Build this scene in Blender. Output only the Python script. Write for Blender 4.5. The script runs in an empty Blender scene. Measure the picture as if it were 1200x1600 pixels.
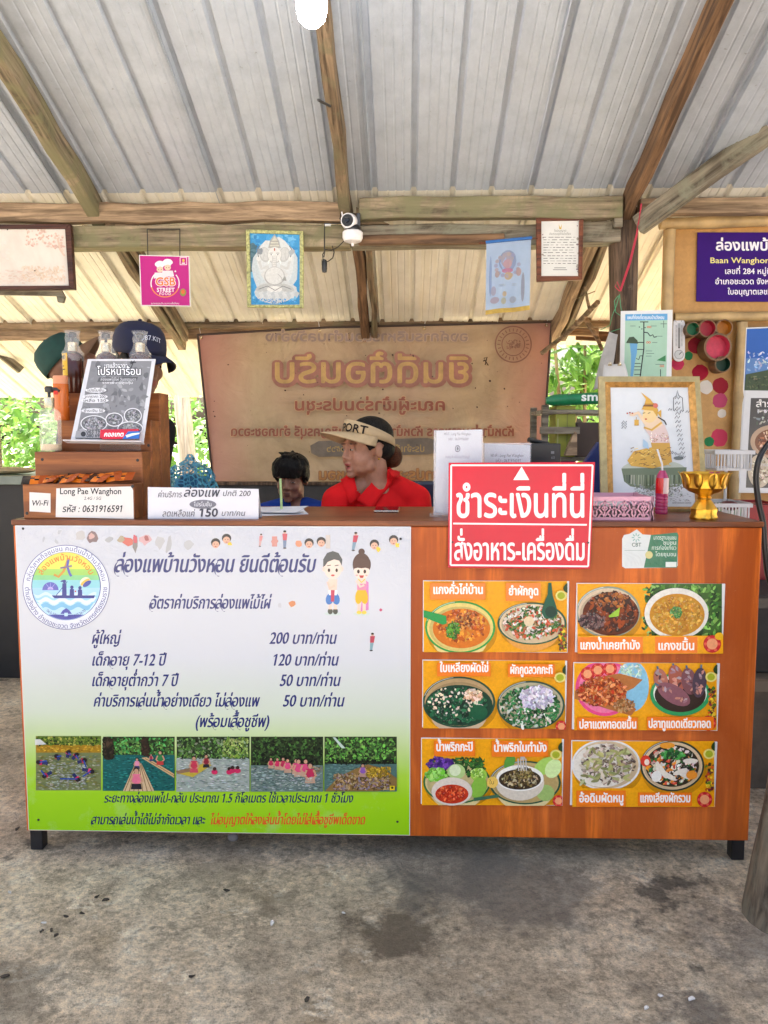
import bpy, bmesh, math, random
from mathutils import Vector, Matrix, Euler, noise
S = bpy.context.scene
COL = S.collection
rad = math.radians
random.seed(7)

# ------------------------------------------------------------------ camera
CAM = Vector((0, -2.4, 1.33))
FPX = 1250.0                                  # focal length in photo pixels (1200 x 1600)
CR = Euler((rad(90 - 5.45), 0, 0)).to_matrix()
CR = Euler((0, 0, rad(1.6))).to_matrix() @ CR
cd = bpy.data.cameras.new('camera')
cd.sensor_fit = 'VERTICAL'; cd.sensor_height = 24.0; cd.lens = 24.0 * FPX / 1600
cd.clip_start = 0.05; cd.clip_end = 400
cam = bpy.data.objects.new('camera', cd); COL.objects.link(cam)
cam.location = CAM; cam.rotation_euler = CR.to_euler(); S.camera = cam

# ------------------------------------------------------------------ sky, sun, exposure
SUN_DIR = Vector((-0.30, 0.36, 1.0)).normalized()       # towards the sun: behind the shed, a little left
w = bpy.data.worlds.new("World"); S.world = w; w.use_nodes = True
nt = w.node_tree; bg = nt.nodes['Background']
sky = nt.nodes.new('ShaderNodeTexSky'); sky.sky_type = 'NISHITA'; sky.sun_disc = False
sky.sun_elevation = math.asin(SUN_DIR.z); sky.sun_rotation = math.atan2(SUN_DIR.x, SUN_DIR.y)
sky.air_density = 1.0; sky.dust_density = 9.0; sky.ozone_density = 0.0
nt.links.new(sky.outputs[0], bg.inputs[0]); bg.inputs[1].default_value = 0.15
sd = bpy.data.lights.new('sun', 'SUN'); sd.energy = 2.7; sd.angle = rad(0.5); sd.color = (1.0, 0.95, 0.86)
so = bpy.data.objects.new('sun', sd); COL.objects.link(so); so.location = (0, 0, 20)
so.rotation_euler = SUN_DIR.to_track_quat('Z', 'Y').to_euler()
S.view_settings.view_transform = 'Standard'; S.view_settings.look = 'None'
S.view_settings.exposure = 2.2; S.view_settings.gamma = 1.0
S.render.engine = 'CYCLES'
S.cycles.max_bounces = 8; S.cycles.diffuse_bounces = 5; S.cycles.glossy_bounces = 3
S.cycles.transmission_bounces = 6; S.cycles.transparent_max_bounces = 12
S.cycles.use_denoising = True
S.cycles.sample_clamp_indirect = 6.0

# ------------------------------------------------------------------ small helpers
def L(h, a=1.0):
    """#rrggbb (as seen) to linear"""
    h = h.lstrip('#')
    o = []
    for i in (0, 2, 4):
        c = int(h[i:i+2], 16) / 255
        o.append((c / 12.92 if c <= 0.04045 else ((c + 0.055) / 1.055) ** 2.4) * a)
    return tuple(o)
def jit(c, a=.15):
    k = 1 + random.uniform(-a, a)
    return tuple(max(0, min(1, x * k * (1 + random.uniform(-a, a) * .4))) for x in c)
def ray(px, py):
    return CR @ Vector(((px - 600) / FPX, (800 - py) / FPX, -1))
def P(px, py, Y):
    d = ray(px, py); return CAM + d * ((Y - CAM.y) / d.y)
def PZ(px, py, Z):
    d = ray(px, py); return CAM + d * ((Z - CAM.z) / d.z)
def ppm(Y): return FPX / (Y - CAM.y)           # about how many photo pixels a metre covers there

WORLD_LOC = {}
def empty(name, loc):
    o = bpy.data.objects.new(name, None); COL.objects.link(o)
    o.location = loc; o.empty_display_size = .1; WORLD_LOC[o.name] = Vector(loc); return o
def tag(o, label, cat, group=None, kind=None):
    if label: o['label'] = label
    if cat: o['category'] = cat
    if group: o['group'] = group
    if kind: o['kind'] = kind
    return o
def thing(name, label, cat, loc, group=None):
    return tag(empty(name, loc), label, cat, group)
def struct(o):
    o['kind'] = 'structure'; return o

class MB:
    """collects faces in world coordinates, links them as one mesh object"""
    def __init__(s): s.v = []; s.f = []; s.c = []; s.sm = []
    def add(s, vs, fs, col=None, smooth=False):
        n = len(s.v); s.v += [Vector(p) for p in vs]
        for f in fs: s.f.append([n + i for i in f]); s.c.append(col); s.sm.append(smooth)
    def box(s, a, b, col=None, M=None):
        x0, y0, z0 = a; x1, y1, z1 = b
        vs = [Vector(p) for p in ((x0,y0,z0),(x1,y0,z0),(x1,y1,z0),(x0,y1,z0),(x0,y0,z1),(x1,y0,z1),(x1,y1,z1),(x0,y1,z1))]
        if M is not None: vs = [M @ p for p in vs]
        s.add(vs, ((0,3,2,1),(4,5,6,7),(0,1,5,4),(1,2,6,5),(2,3,7,6),(3,0,4,7)), col)
    def tube(s, pts, r, n=8, col=None, caps=True, flat=1.0):
        pts = [Vector(p) for p in pts]; rs = r if isinstance(r, (list, tuple)) else [r] * len(pts)
        rings = []; up = Vector((0, 0, 1)); prev = None
        for i, p in enumerate(pts):
            t = (pts[min(i+1, len(pts)-1)] - pts[max(i-1, 0)]).normalized()
            if prev is None:
                a = t.cross(up)
                if a.length < .05: a = t.cross(Vector((1, 0, 0)))
            else: a = prev - t * prev.dot(t)
            a.normalize(); prev = a; b = t.cross(a)
            rings.append([p + (a * math.cos(2*math.pi*k/n) + b * math.sin(2*math.pi*k/n) * flat) * rs[i] for k in range(n)])
        vs = [q for R in rings for q in R]; fs = []
        for i in range(len(pts) - 1):
            for k in range(n):
                fs.append((i*n+k, i*n+(k+1) % n, (i+1)*n+(k+1) % n, (i+1)*n+k))
        s.add(vs, fs, col, True)
        if caps: s.add(rings[0], [tuple(range(n))[::-1]], col); s.add(rings[-1], [tuple(range(n))], col)
    def lathe(s, prof, c, n=24, col=None, M=None, wob=None):
        """prof: (r, z) list; closed at r = 0"""
        c = Vector(c); vs = []; fs = []
        for j, (r, z) in enumerate(prof):
            for k in range(n):
                a = 2*math.pi*k/n; rr = r * (wob(a, j) if wob else 1)
                p = Vector((rr*math.cos(a), rr*math.sin(a), z)); vs.append(c + (M @ p if M is not None else p))
        for j in range(len(prof) - 1):
            for k in range(n):
                fs.append((j*n+k, j*n+(k+1) % n, (j+1)*n+(k+1) % n, (j+1)*n+k))
        s.add(vs, fs, col, True)
    def disc(s, c, r, n=24, col=None, M=None, z=0):
        c = Vector(c); vs = []
        for k in range(n):
            p = Vector((r*math.cos(2*math.pi*k/n), r*math.sin(2*math.pi*k/n), z)); vs.append(c + (M @ p if M is not None else p))
        s.add(vs, [tuple(range(n))], col)
    def ball(s, c, r, col=None, M=None, seg=12, rng=8):
        r = r if isinstance(r, (tuple, list)) else (r, r, r); c = Vector(c)
        vs = []; fs = []
        for j in range(rng + 1):
            t = math.pi * j / rng
            for k in range(seg):
                a = 2*math.pi*k/seg
                p = Vector((r[0]*math.sin(t)*math.cos(a), r[1]*math.sin(t)*math.sin(a), -r[2]*math.cos(t)))
                vs.append(c + (M @ p if M is not None else p))
        for j in range(rng):
            for k in range(seg): fs.append((j*seg+k, j*seg+(k+1) % seg, (j+1)*seg+(k+1) % seg, (j+1)*seg+k))
        s.add(vs, fs, col, True)
    def build(s, name, mat, parent=None, origin=None, bevel=0, smooth=None, fix=True, local=None):
        if origin is None:
            if parent is not None: origin = WORLD_LOC[parent.name]
            else:
                xs = [p.x for p in s.v]; ys = [p.y for p in s.v]
                origin = Vector(((min(xs)+max(xs))/2, (min(ys)+max(ys))/2, min(p.z for p in s.v)))
        origin = Vector(origin)
        me = bpy.data.meshes.new(name)
        if local is not None:
            inv = local.to_4x4().inverted(); vv = [inv @ (p - origin) for p in s.v]
        else: vv = [p - origin for p in s.v]
        me.from_pydata(vv, [], s.f)
        if fix:
            bm = bmesh.new(); bm.from_mesh(me)
            bmesh.ops.remove_doubles(bm, verts=bm.verts, dist=1e-6)
            bmesh.ops.recalc_face_normals(bm, faces=bm.faces)
            bm.to_mesh(me); bm.free()
        if any(c is not None for c in s.c) and not fix:
            at = me.color_attributes.new('col', 'FLOAT_COLOR', 'CORNER')
            buf = []
            for f, c in zip(s.f, s.c):
                c = c or (.5, .5, .5); buf += [c[0], c[1], c[2], 1.0] * len(f)
            at.data.foreach_set('color', buf)
        if smooth is None and not fix: me.polygons.foreach_set('use_smooth', s.sm)
        elif smooth or (smooth is None and any(s.sm)):
            me.polygons.foreach_set('use_smooth', [True] * len(me.polygons))
            if fix:
                try: me.set_sharp_from_angle(angle=rad(35))
                except Exception: pass
        me.update()
        o = bpy.data.objects.new(name, me); COL.objects.link(o)
        if mat is not None: me.materials.append(mat)
        pl = WORLD_LOC[parent.name] if parent is not None else Vector((0, 0, 0))
        o.parent = parent
        if local is not None: o.matrix_basis = Matrix.Translation(origin - pl) @ local.to_4x4()
        else: o.location = origin - pl
        WORLD_LOC[o.name] = origin
        if bevel:
            b = o.modifiers.new('bevel', 'BEVEL'); b.width = bevel; b.segments = 2; b.limit_method = 'ANGLE'; b.angle_limit = rad(40)
        return o

def beam(name, p0, p1, wy, hz, mat, parent, roll=0, bevel=.006, up=Vector((0, 0, 1)), wob=.007):
    """a sawn timber from p0 to p1 with its grain along local X; slightly irregular"""
    p0 = Vector(p0); p1 = Vector(p1); d = p1 - p0; Ln = d.length; x = d.normalized()
    y = up.cross(x).normalized(); z = x.cross(y)
    R = Matrix((x, y, z)).transposed() @ Euler((roll, 0, 0)).to_matrix()
    mb = MB(); n = max(2, int(Ln / .18)); rings = []
    for i in range(n + 1):
        t = i / n * Ln; sd_ = random.uniform(-1, 1) * wob; s2 = random.uniform(-1, 1) * wob
        rings.append([p0 + R @ Vector((t, a * (wy/2) + sd_, b * (hz/2) + s2)) for a, b in ((-1,-1),(1,-1),(1,1),(-1,1))])
    vs = [q for r in rings for q in r]; fs = [(3, 2, 1, 0), tuple(4*n+k for k in range(4))]
    for i in range(n):
        for k in range(4): fs.append((4*i+k, 4*i+(k+1) % 4, 4*i+4+(k+1) % 4, 4*i+4+k))
    mb.add(vs, fs)
    return mb.build(name, mat, parent, origin=p0, bevel=bevel, local=R)

# ------------------------------------------------------------------ materials
def newmat(name):
    m = bpy.data.materials.new(name); m.use_nodes = True
    nt = m.node_tree; return m, nt, nt.nodes['Principled BSDF']
def N(nt, typ, **kw):
    n = nt.nodes.new(typ)
    for k, v in kw.items():
        if k.startswith('i_'):
            key = k[2:]; n.inputs[int(key) if key.isdigit() else key.replace('_', ' ')].default_value = v
        else: setattr(n, k, v)
    return n
def coord(nt, stretch=(1, 1, 1)):
    tc = N(nt, 'ShaderNodeTexCoord'); mp = N(nt, 'ShaderNodeMapping'); mp.inputs['Scale'].default_value = stretch
    nt.links.new(tc.outputs['Object'], mp.inputs[0]); return mp.outputs[0]
def noise_n(nt, vec, scale, detail=4, rough=.6, dist=0):
    n = N(nt, 'ShaderNodeTexNoise'); n.inputs['Scale'].default_value = scale; n.inputs['Detail'].default_value = detail
    n.inputs['Roughness'].default_value = rough; n.inputs['Distortion'].default_value = dist
    nt.links.new(vec, n.inputs['Vector']); return n.outputs['Fac']
def ramp(nt, fac, stops):
    r = N(nt, 'ShaderNodeValToRGB'); e = r.color_ramp.elements
    while len(e) < len(stops): e.new(.5)
    for k, (p, c) in enumerate(stops): e[k].position = p; e[k].color = (c[0], c[1], c[2], 1)
    nt.links.new(fac, r.inputs[0]); return r.outputs[0]
def mix(nt, fac, a, b, mode='MIX'):
    m = N(nt, 'ShaderNodeMix', data_type='RGBA', blend_type=mode)
    for s, v in ((0, fac), (6, a), (7, b)):
        if isinstance(v, (int, float)): m.inputs[s].default_value = v
        elif isinstance(v, tuple): m.inputs[s].default_value = (v[0], v[1], v[2], 1)
        else: nt.links.new(v, m.inputs[s])
    return m.outputs[2]
def bump(nt, b, h, strength=.3, dist=.01):
    n = N(nt, 'ShaderNodeBump'); n.inputs['Strength'].default_value = strength; n.inputs['Distance'].default_value = dist
    nt.links.new(h, n.inputs['Height']); nt.links.new(n.outputs[0], b.inputs['Normal'])
def M_plain(name, col, rough=.5, metal=0, var=.12, scale=14, bmp=0, bscale=90, stretch=(1,1,1), spec=.5, coat=0, trans=0, sss=0):
    m, nt, b = newmat(name); v = coord(nt, stretch)
    f = noise_n(nt, v, scale, 5)
    c = ramp(nt, f, [(.3, tuple(x*(1-var) for x in col)), (.7, tuple(min(1, x*(1+var)) for x in col))])
    nt.links.new(c, b.inputs['Base Color'])
    rr = N(nt, 'ShaderNodeMapRange'); rr.inputs[3].default_value = max(.02, rough - .08); rr.inputs[4].default_value = min(1, rough + .1)
    nt.links.new(f, rr.inputs[0]); nt.links.new(rr.outputs[0], b.inputs['Roughness'])
    b.inputs['Metallic'].default_value = metal; b.inputs['Specular IOR Level'].default_value = spec
    b.inputs['Coat Weight'].default_value = coat; b.inputs['Transmission Weight'].default_value = trans
    if sss: b.inputs['Subsurface Weight'].default_value = sss; b.inputs['Subsurface Radius'].default_value = (.012, .005, .003)
    if bmp: bump(nt, b, noise_n(nt, v, bscale, 4), bmp, .004)
    return m
def M_wood(name, base, dark, moss=None, rough=.75, g=1.0, bmp=.5, along=0, mossfac=.45):
    """weathered timber; grain along local axis 'along'"""
    m, nt, b = newmat(name)
    st = [26*g, 26*g, 26*g]; st[along] = 1.6*g
    v = coord(nt, tuple(st)); v1 = coord(nt)
    f = noise_n(nt, v, 1.6, 6, .65, .4); f2 = noise_n(nt, v1, 3.5, 5, .6)
    c = ramp(nt, f, [(.38, dark), (.5, base), (.64, tuple(min(1, x*1.7) for x in base))])
    c = mix(nt, ramp(nt, f2, [(.35, (0,0,0)), (.7, (1,1,1))]), c, mix(nt, .5, c, dark), 'MIX')
    if moss:
        f3 = noise_n(nt, v1, 6.0, 8, .7, .6)
        c = mix(nt, ramp(nt, f3, [(mossfac, (0,0,0)), (mossfac+.17, (.85,.85,.85))]), c, moss)
    nt.links.new(c, b.inputs['Base Color']); b.inputs['Roughness'].default_value = rough; b.inputs['Specular IOR Level'].default_value = .3
    bump(nt, b, f, bmp, .006)
    return m
def M_print(name, rough=.35, var=.06, spec=.5, coat=0, dirt=None, dirt_amt=.5, trans=0, bmp=0, nsc=22):
    """printed colours, read from the mesh's own colour attribute"""
    m, nt, b = newmat(name)
    at = N(nt, 'ShaderNodeAttribute'); at.attribute_name = 'col'
    v = coord(nt); f = noise_n(nt, v, nsc, 6, .65)
    c = mix(nt, 1.0, at.outputs[0], ramp(nt, f, [(.3, (1-var,)*3), (.7, (1+var*.3,)*3)]), 'MULTIPLY')
    if dirt:
        f2 = noise_n(nt, v, 3.2, 7, .7, .8)
        c = mix(nt, ramp(nt, f2, [(.42, (0,0,0)), (.75, (dirt_amt,)*3)]), c, dirt)
    nt.links.new(c, b.inputs['Base Color']); b.inputs['Roughness'].default_value = rough
    b.inputs['Specular IOR Level'].default_value = spec; b.inputs['Coat Weight'].default_value = coat
    if bmp: bump(nt, b, noise_n(nt, v, 9, 4, .6, 1.2), bmp, .01)
    if trans:
        out = nt.nodes['Material Output']; tr = N(nt, 'ShaderNodeBsdfTranslucent'); nt.links.new(c, tr.inputs[0])
        ms = N(nt, 'ShaderNodeMixShader'); ms.inputs[0].default_value = trans
        nt.links.new(b.outputs[0], ms.inputs[1]); nt.links.new(tr.outputs[0], ms.inputs[2]); nt.links.new(ms.outputs[0], out.inputs[0])
    return m
def M_glass(name, col=(1, 1, 1), rough=.03, alpha=.25):
    """thin clear plastic: mostly see-through with a reflection"""
    m, nt, b = newmat(name); b.inputs['Base Color'].default_value = (*col, 1)
    b.inputs['Roughness'].default_value = rough; b.inputs['Alpha'].default_value = alpha; b.inputs['Specular IOR Level'].default_value = .6
    return m
def M_liquid(name, col, rough=.08, alpha=.8):
    m = M_glass(name, col, rough, alpha); return m

MT = {}
MT['timber'] = M_wood('weathered_timber', (.24, .17, .105), (.075, .05, .03), (.16, .15, .085), mossfac=.5)
MT['timber_moss'] = M_wood('mossy_timber', (.27, .21, .14), (.09, .07, .045), (.2, .19, .1), mossfac=.42)
MT['timber_brown'] = M_wood('brown_timber', (.185, .105, .055), (.075, .042, .024), None)
MT['timber_new'] = M_wood('fresh_timber', (.32, .225, .14), (.15, .10, .06), None, bmp=.3)
MT['timber_grey'] = M_wood('grey_timber', (.22, .19, .14), (.08, .065, .045), (.25, .25, .18), mossfac=.5)
MT['post'] = M_wood('dark_post_timber', (.13, .085, .055), (.045, .03, .022), (.2, .17, .14), mossfac=.6, along=2)
MT['bamboo'] = M_plain('bamboo', (.45, .31, .14), .45, var=.3, scale=7, bmp=.15)
MT['print'] = M_print('printed_surface', .4)
MT['photo'] = M_print('photo_print', .3, var=.16, nsc=120, spec=.3)
MT['gloss_print'] = M_print('glossy_print', .22, spec=.5)
MT['paper'] = M_print('paper_print', .7, spec=.2)
MT['white_plastic'] = M_plain('white_plastic', (.72, .72, .72), .35, var=.04)
MT['black_plastic'] = M_plain('black_plastic', (.015, .015, .017), .35, var=.2)
MT['black_metal'] = M_plain('black_paint_metal', (.012, .012, .015), .45, var=.4, scale=25, bmp=.15)
MT['gold'] = M_plain('gold_metal', (.72, .42, .06), .32, metal=1, var=.12, scale=30)
MT['chrome'] = M_plain('pale_gold_metal', (.75, .62, .40), .25, metal=1)
MT['clear'] = M_glass('clear_plastic', (.95, .97, 1.0), .05, .16)
MT['wire'] = M_plain('dark_wire', (.02, .018, .016), .6)
MT['darkframe'] = M_wood('dark_frame_wood', (.075, .028, .018), (.03, .012, .01), None, rough=.45, bmp=.15)
MT['brownframe'] = M_wood('brown_frame_wood', (.17, .055, .025), (.08, .028, .015), None, rough=.4, bmp=.15)
MT['eyewhite'] = M_plain('eye_white', (.34, .30, .27), .45, var=.03)
MT['iris'] = M_plain('dark_iris', (.012, .008, .006), .12, var=.1)

# ------------------------------------------------------------------ lettering
CHARS = "กขคฆงจฉชซญฎฐณดตถทธนบปผฝพฟภมยรลวศษสหอฮะาำิีึืุูัเแโใไ็่้๊๋์ๆ๐๒๕๖0123456789ABCDEFGHIJKLMNOPRSTUVWXYZabcdefghiklmnoprstuvwyz.-/():,*"
WEIGHTS = {'n': (0, 1), 'b': (.014, 5), 'x': (.028, 7), 'o': (.075, 14), 'c': (.030, 5)}      # spread of the shifted copies, how many
GL = {}
def make_glyphs():
    tmp = []
    for ch in CHARS + '|':
        for t in (ch, ch + 'l'):
            c = bpy.data.curves.new('t', 'FONT'); c.body = t; c.size = 1; c.resolution_u = 3
            o = bpy.data.objects.new('t', c); COL.objects.link(o); tmp.append((ch, t, o))
    bpy.context.view_layer.update()
    dg = bpy.context.evaluated_depsgraph_get()
    for ch, t, o in tmp:
        oe = o.evaluated_get(dg); me = oe.to_mesh()
        if len(t) == 2: GL['adv', ch] = max(v.co.x for v in me.vertices) - .154
        else: GL[ch] = ([(v.co.x, v.co.y) for v in me.vertices], [tuple(p.vertices) for p in me.polygons])
        oe.to_mesh_clear()
    for *_, o in tmp:
        c = o.data; bpy.data.objects.remove(o); bpy.data.curves.remove(c)
make_glyphs()
v1_, f1_ = GL['1']; GL['1'] = (v1_ + [(.202, .682), (.06, .60), (.06, .51), (.202, .585)], f1_ + [tuple(len(v1_)+k for k in range(4))])   # give the plain figure 1 its flag
for ch in 'ลส':                                  # two fill triangles of these letters overlap: put the joint right
    v_, f_ = GL[ch]; f_ = [f for f in f_ if not (any(abs(v_[i][0]-.402) < .002 and abs(v_[i][1]) < .002 for i in f) and any(v_[i][0] < .325 for i in f))]
    GL[ch] = (v_ + [(.306, .328), (.318, .254), (.402, .26), (.402, .335)], f_ + [tuple(len(v_)+k for k in range(4))])
UP = 'ิีึืั็'; TONE = '่้๊๋์'
def layout(s, weight='n', track=0.0):
    out = []; x = 0; base = ''; hi = False
    for i, ch in enumerate(s):
        if ch == ' ': x += .278 + track; base = ''; hi = False; continue
        if ('adv', ch) not in GL: continue
        dx = dy = 0
        if ch in TONE:
            if hi or (i + 1 < len(s) and s[i+1] == 'ำ'): dy = .17
            if base in 'ปฝฟ' and base: dx = -.12
        elif ch in UP:
            hi = True
            if base in 'ปฝฟ' and base: dx = -.12
        elif ch in 'ุู': pass
        else: base = ch; hi = False
        vs, fs = GL[ch]
        out.append(([(a + x + dx, b + dy) for a, b in vs], fs))
        a_ = GL['adv', ch]
        x += a_ + (track if a_ > .05 else 0)
    return out, x

class Pic:
    """flat printed matter on a plane; shapes are given in photo pixels and lie on that plane, each print layer 0.005 mm above the last"""
    EPS = 5e-6
    def __init__(s, p0, n=(0, -1, 0), start=1):
        s.p0 = Vector(p0); s.n = Vector(n).normalized(); s.k = start; s.mb = MB(); s.aff = None
    def pt(s, px, py):
        if s.aff: px, py = s.aff[0] + (px - s.aff[2])*s.aff[4], s.aff[1] + (py - s.aff[3])*s.aff[4]
        d = ray(px, py); q = CAM + d * ((s.p0 - CAM).dot(s.n) / d.dot(s.n))
        return q + s.n * (s.k * s.EPS)
    def poly(s, pts, col):
        s.mb.add([s.pt(*p) for p in pts], [tuple(range(len(pts)))], col); s.k += 1
    def rect(s, x0, y0, x1, y1, col): s.poly([(x0, y0), (x1, y0), (x1, y1), (x0, y1)], col)
    def ell(s, cx, cy, rx, ry=None, col=(0,0,0), rot=0, n=28, a0=0, a1=360, clip=None):
        ry = rx if ry is None else ry; c, si = math.cos(rad(rot)), math.sin(rad(rot)); pts = []
        full = abs(a1 - a0) >= 360
        for k in range(n + (0 if full else 1)):
            a = rad(a0 + (a1 - a0) * k / n); x, y = rx*math.cos(a), ry*math.sin(a)
            pts.append((cx + x*c - y*si, cy + x*si + y*c))
        if clip: pts = [(min(max(x, clip[0]), clip[2]), min(max(y, clip[1]), clip[3])) for x, y in pts]
        s.poly(pts, col)
    def ring(s, cx, cy, r0, r1, col, n=48, sq=1.0):
        vs = []; fs = []
        for k in range(n):
            a = 2*math.pi*k/n
            vs += [s.pt(cx + r0*math.cos(a), cy + r0*sq*math.sin(a)), s.pt(cx + r1*math.cos(a), cy + r1*sq*math.sin(a))]
            j = (k + 1) % n; fs.append((2*k, 2*k+1, 2*j+1, 2*j))
        s.mb.add(vs, fs, col); s.k += 1
    def line(s, pts, w, col):
        vs = []; fs = []
        for i, p in enumerate(pts):
            a = pts[max(i-1, 0)]; b = pts[min(i+1, len(pts)-1)]
            dx, dy = b[0]-a[0], b[1]-a[1]; l = math.hypot(dx, dy) or 1; nx, ny = -dy/l*w/2, dx/l*w/2
            vs += [s.pt(p[0]+nx, p[1]+ny), s.pt(p[0]-nx, p[1]-ny)]
        for i in range(len(pts)-1): fs.append((2*i, 2*i+1, 2*i+3, 2*i+2))
        s.mb.add(vs, fs, col); s.k += 1
    def frame(s, x0, y0, x1, y1, w, col):
        for a in ((x0, y0, x1, y0+w), (x0, y1-w, x1, y1), (x0, y0+w, x0+w, y1-w), (x1-w, y0+w, x1, y1-w)): s.rect(*a, col)
    def blob(s, cx, cy, r, col, sq=1.0, n=9, rough=.35, rot=None):
        rot = random.uniform(0, 6.28) if rot is None else rot; pts = []
        for k in range(n):
            a = 2*math.pi*k/n; q = r*(1 + random.uniform(-rough, rough)); x, y = q*math.cos(a), q*sq*math.sin(a)
            pts.append((cx + x*math.cos(rot) - y*math.sin(rot), cy + x*math.sin(rot) + y*math.cos(rot)))
        s.poly(pts, col)
    def scatter(s, cx, cy, rx, ry, n, r, cols, sq=.6, rough=.35, clip=None, shape='blob', ja=.25):
        r *= .62
        for _ in range(int(n*2.4)):
            a = random.uniform(0, 6.283); q = math.sqrt(random.random()); x = cx + rx*q*math.cos(a); y = cy + ry*q*math.sin(a)
            rr = r*random.uniform(.6, 1.3)
            if clip: x = min(max(x, clip[0]+rr), clip[2]-rr); y = min(max(y, clip[1]+rr), clip[3]-rr)
            c = jit(random.choice(cols), ja); s.blob(x, y, rr, c, sq, 9, min(rough, .28))
            if random.random() < .4: s.blob(x - rr*.22, y - rr*.25, rr*.45, lerp(c, (.9, .86, .78), .16), sq, 6, .2)
    def fill(s, x0, y0, x1, y1, n, r, cols, sq=.6, rough=.35, ja=.3):
        r *= .5
        for _ in range(int(n*3.2)):
            rr = r*random.uniform(.6, 1.3); x = random.uniform(x0+rr, max(x0+rr, x1-rr)); y = random.uniform(y0+rr*.8, max(y0+rr, y1-rr*.8))
            s.blob(x, y, rr, jit(random.choice(cols), ja), sq, 8, min(rough, .28), random.uniform(-.15, .15) if sq < .36 else None)
    def text(s, t, x, y, size, col, x1=None, w='n', shear=0, mirror=False, ang=0, arc=None, align='l', track=0, two=None):
        """size: em height in photo pixels, y: baseline; x1: stretch to end there; arc: (cx, cy, r, mid angle, outward letters)"""
        gl, W = layout(t, w, track); s.spots = []
        if w == 'c':
            xx = 0
            for ch in t:
                if ch in 'ลสอถ': s.spots.append((ch, xx))
                xx += GL.get(('adv', ch), .278)
        if not gl: return
        sx = size
        if x1 is not None: sx = (x1 - x) / W
        elif align == 'c': x = x - W*size/2
        elif align == 'r': x = x - W*size
        ca, sa = math.cos(rad(ang)), math.sin(rad(ang)); sets = []
        for vs, fs in gl:
            out = []
            mx = sum(v[0] for v in vs)/len(vs)
            for a, b in vs:
                if arc:
                    cx, cy, r, mid, outw = arc
                    if outw: th = rad(mid) + (mx - W/2)*size/r; R = r + b*size; o = (a - mx)*size; out.append((cx + R*math.sin(th) + o*math.cos(th), cy - R*math.cos(th) + o*math.sin(th)))
                    else: th = rad(mid) - (mx - W/2)*size/r; R = r - b*size; o = (a - mx)*size; out.append((cx + R*math.sin(th) - o*math.cos(th), cy - R*math.cos(th) - o*math.sin(th)))
                    continue
                u = (a + shear*b)*sx; v = -b*size
                if mirror: u = W*sx - u
                out.append((x + u*ca - v*sa, y + u*sa + v*ca))
            sets.append((out, fs))
        sp, nc = WEIGHTS[w]
        for q in range(nc):
            dx, dy = (0, 0) if q == 0 else ((q/(nc-1) - .5)*2*sp*size, -(q/(nc-1) - .5)*1.1*sp*size) if w == 'c' else (sp*size*math.cos(6.2832*q/(nc-1)), sp*size*math.sin(6.2832*q/(nc-1)))
            for out, fs in sets: s.mb.add([s.pt(a + dx, b + dy) for a, b in out], fs, col)
            s.k += 1
        if w == 'c':                           # brush swashes under the round letters
            for (ch, gx) in s.spots:
                pts = [(gx + .31 - .31*math.cos(rad(q)), .17 + .34*math.sin(rad(q))) for q in range(50, -111, -15)]
                pts = [(x + (a + shear*b)*sx*1.0, y - b*size) for a, b in pts]; n_ = len(pts)
                vs = []
                for i, (a, b) in enumerate(pts):
                    h = size*.045*(.35 + math.sin(math.pi*i/(n_-1))); vs += [s.pt(a - h*.5, b - h*.5), s.pt(a + h*.5, b + h*.5)]
                s.mb.add(vs, [(2*i, 2*i+1, 2*i+3, 2*i+2) for i in range(n_-1)], col); s.k += 1
    def build(s, name, parent, mat=None, origin=None):
        return s.mb.build(name, mat or MT['print'], parent, origin=origin, fix=False, smooth=False)
def lerp(a, b, t): return tuple(x + (y - x)*t for x, y in zip(a, b))
# ================================================================== SETTING
def roof_z(y): return 2.926 - .364 * y
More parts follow.
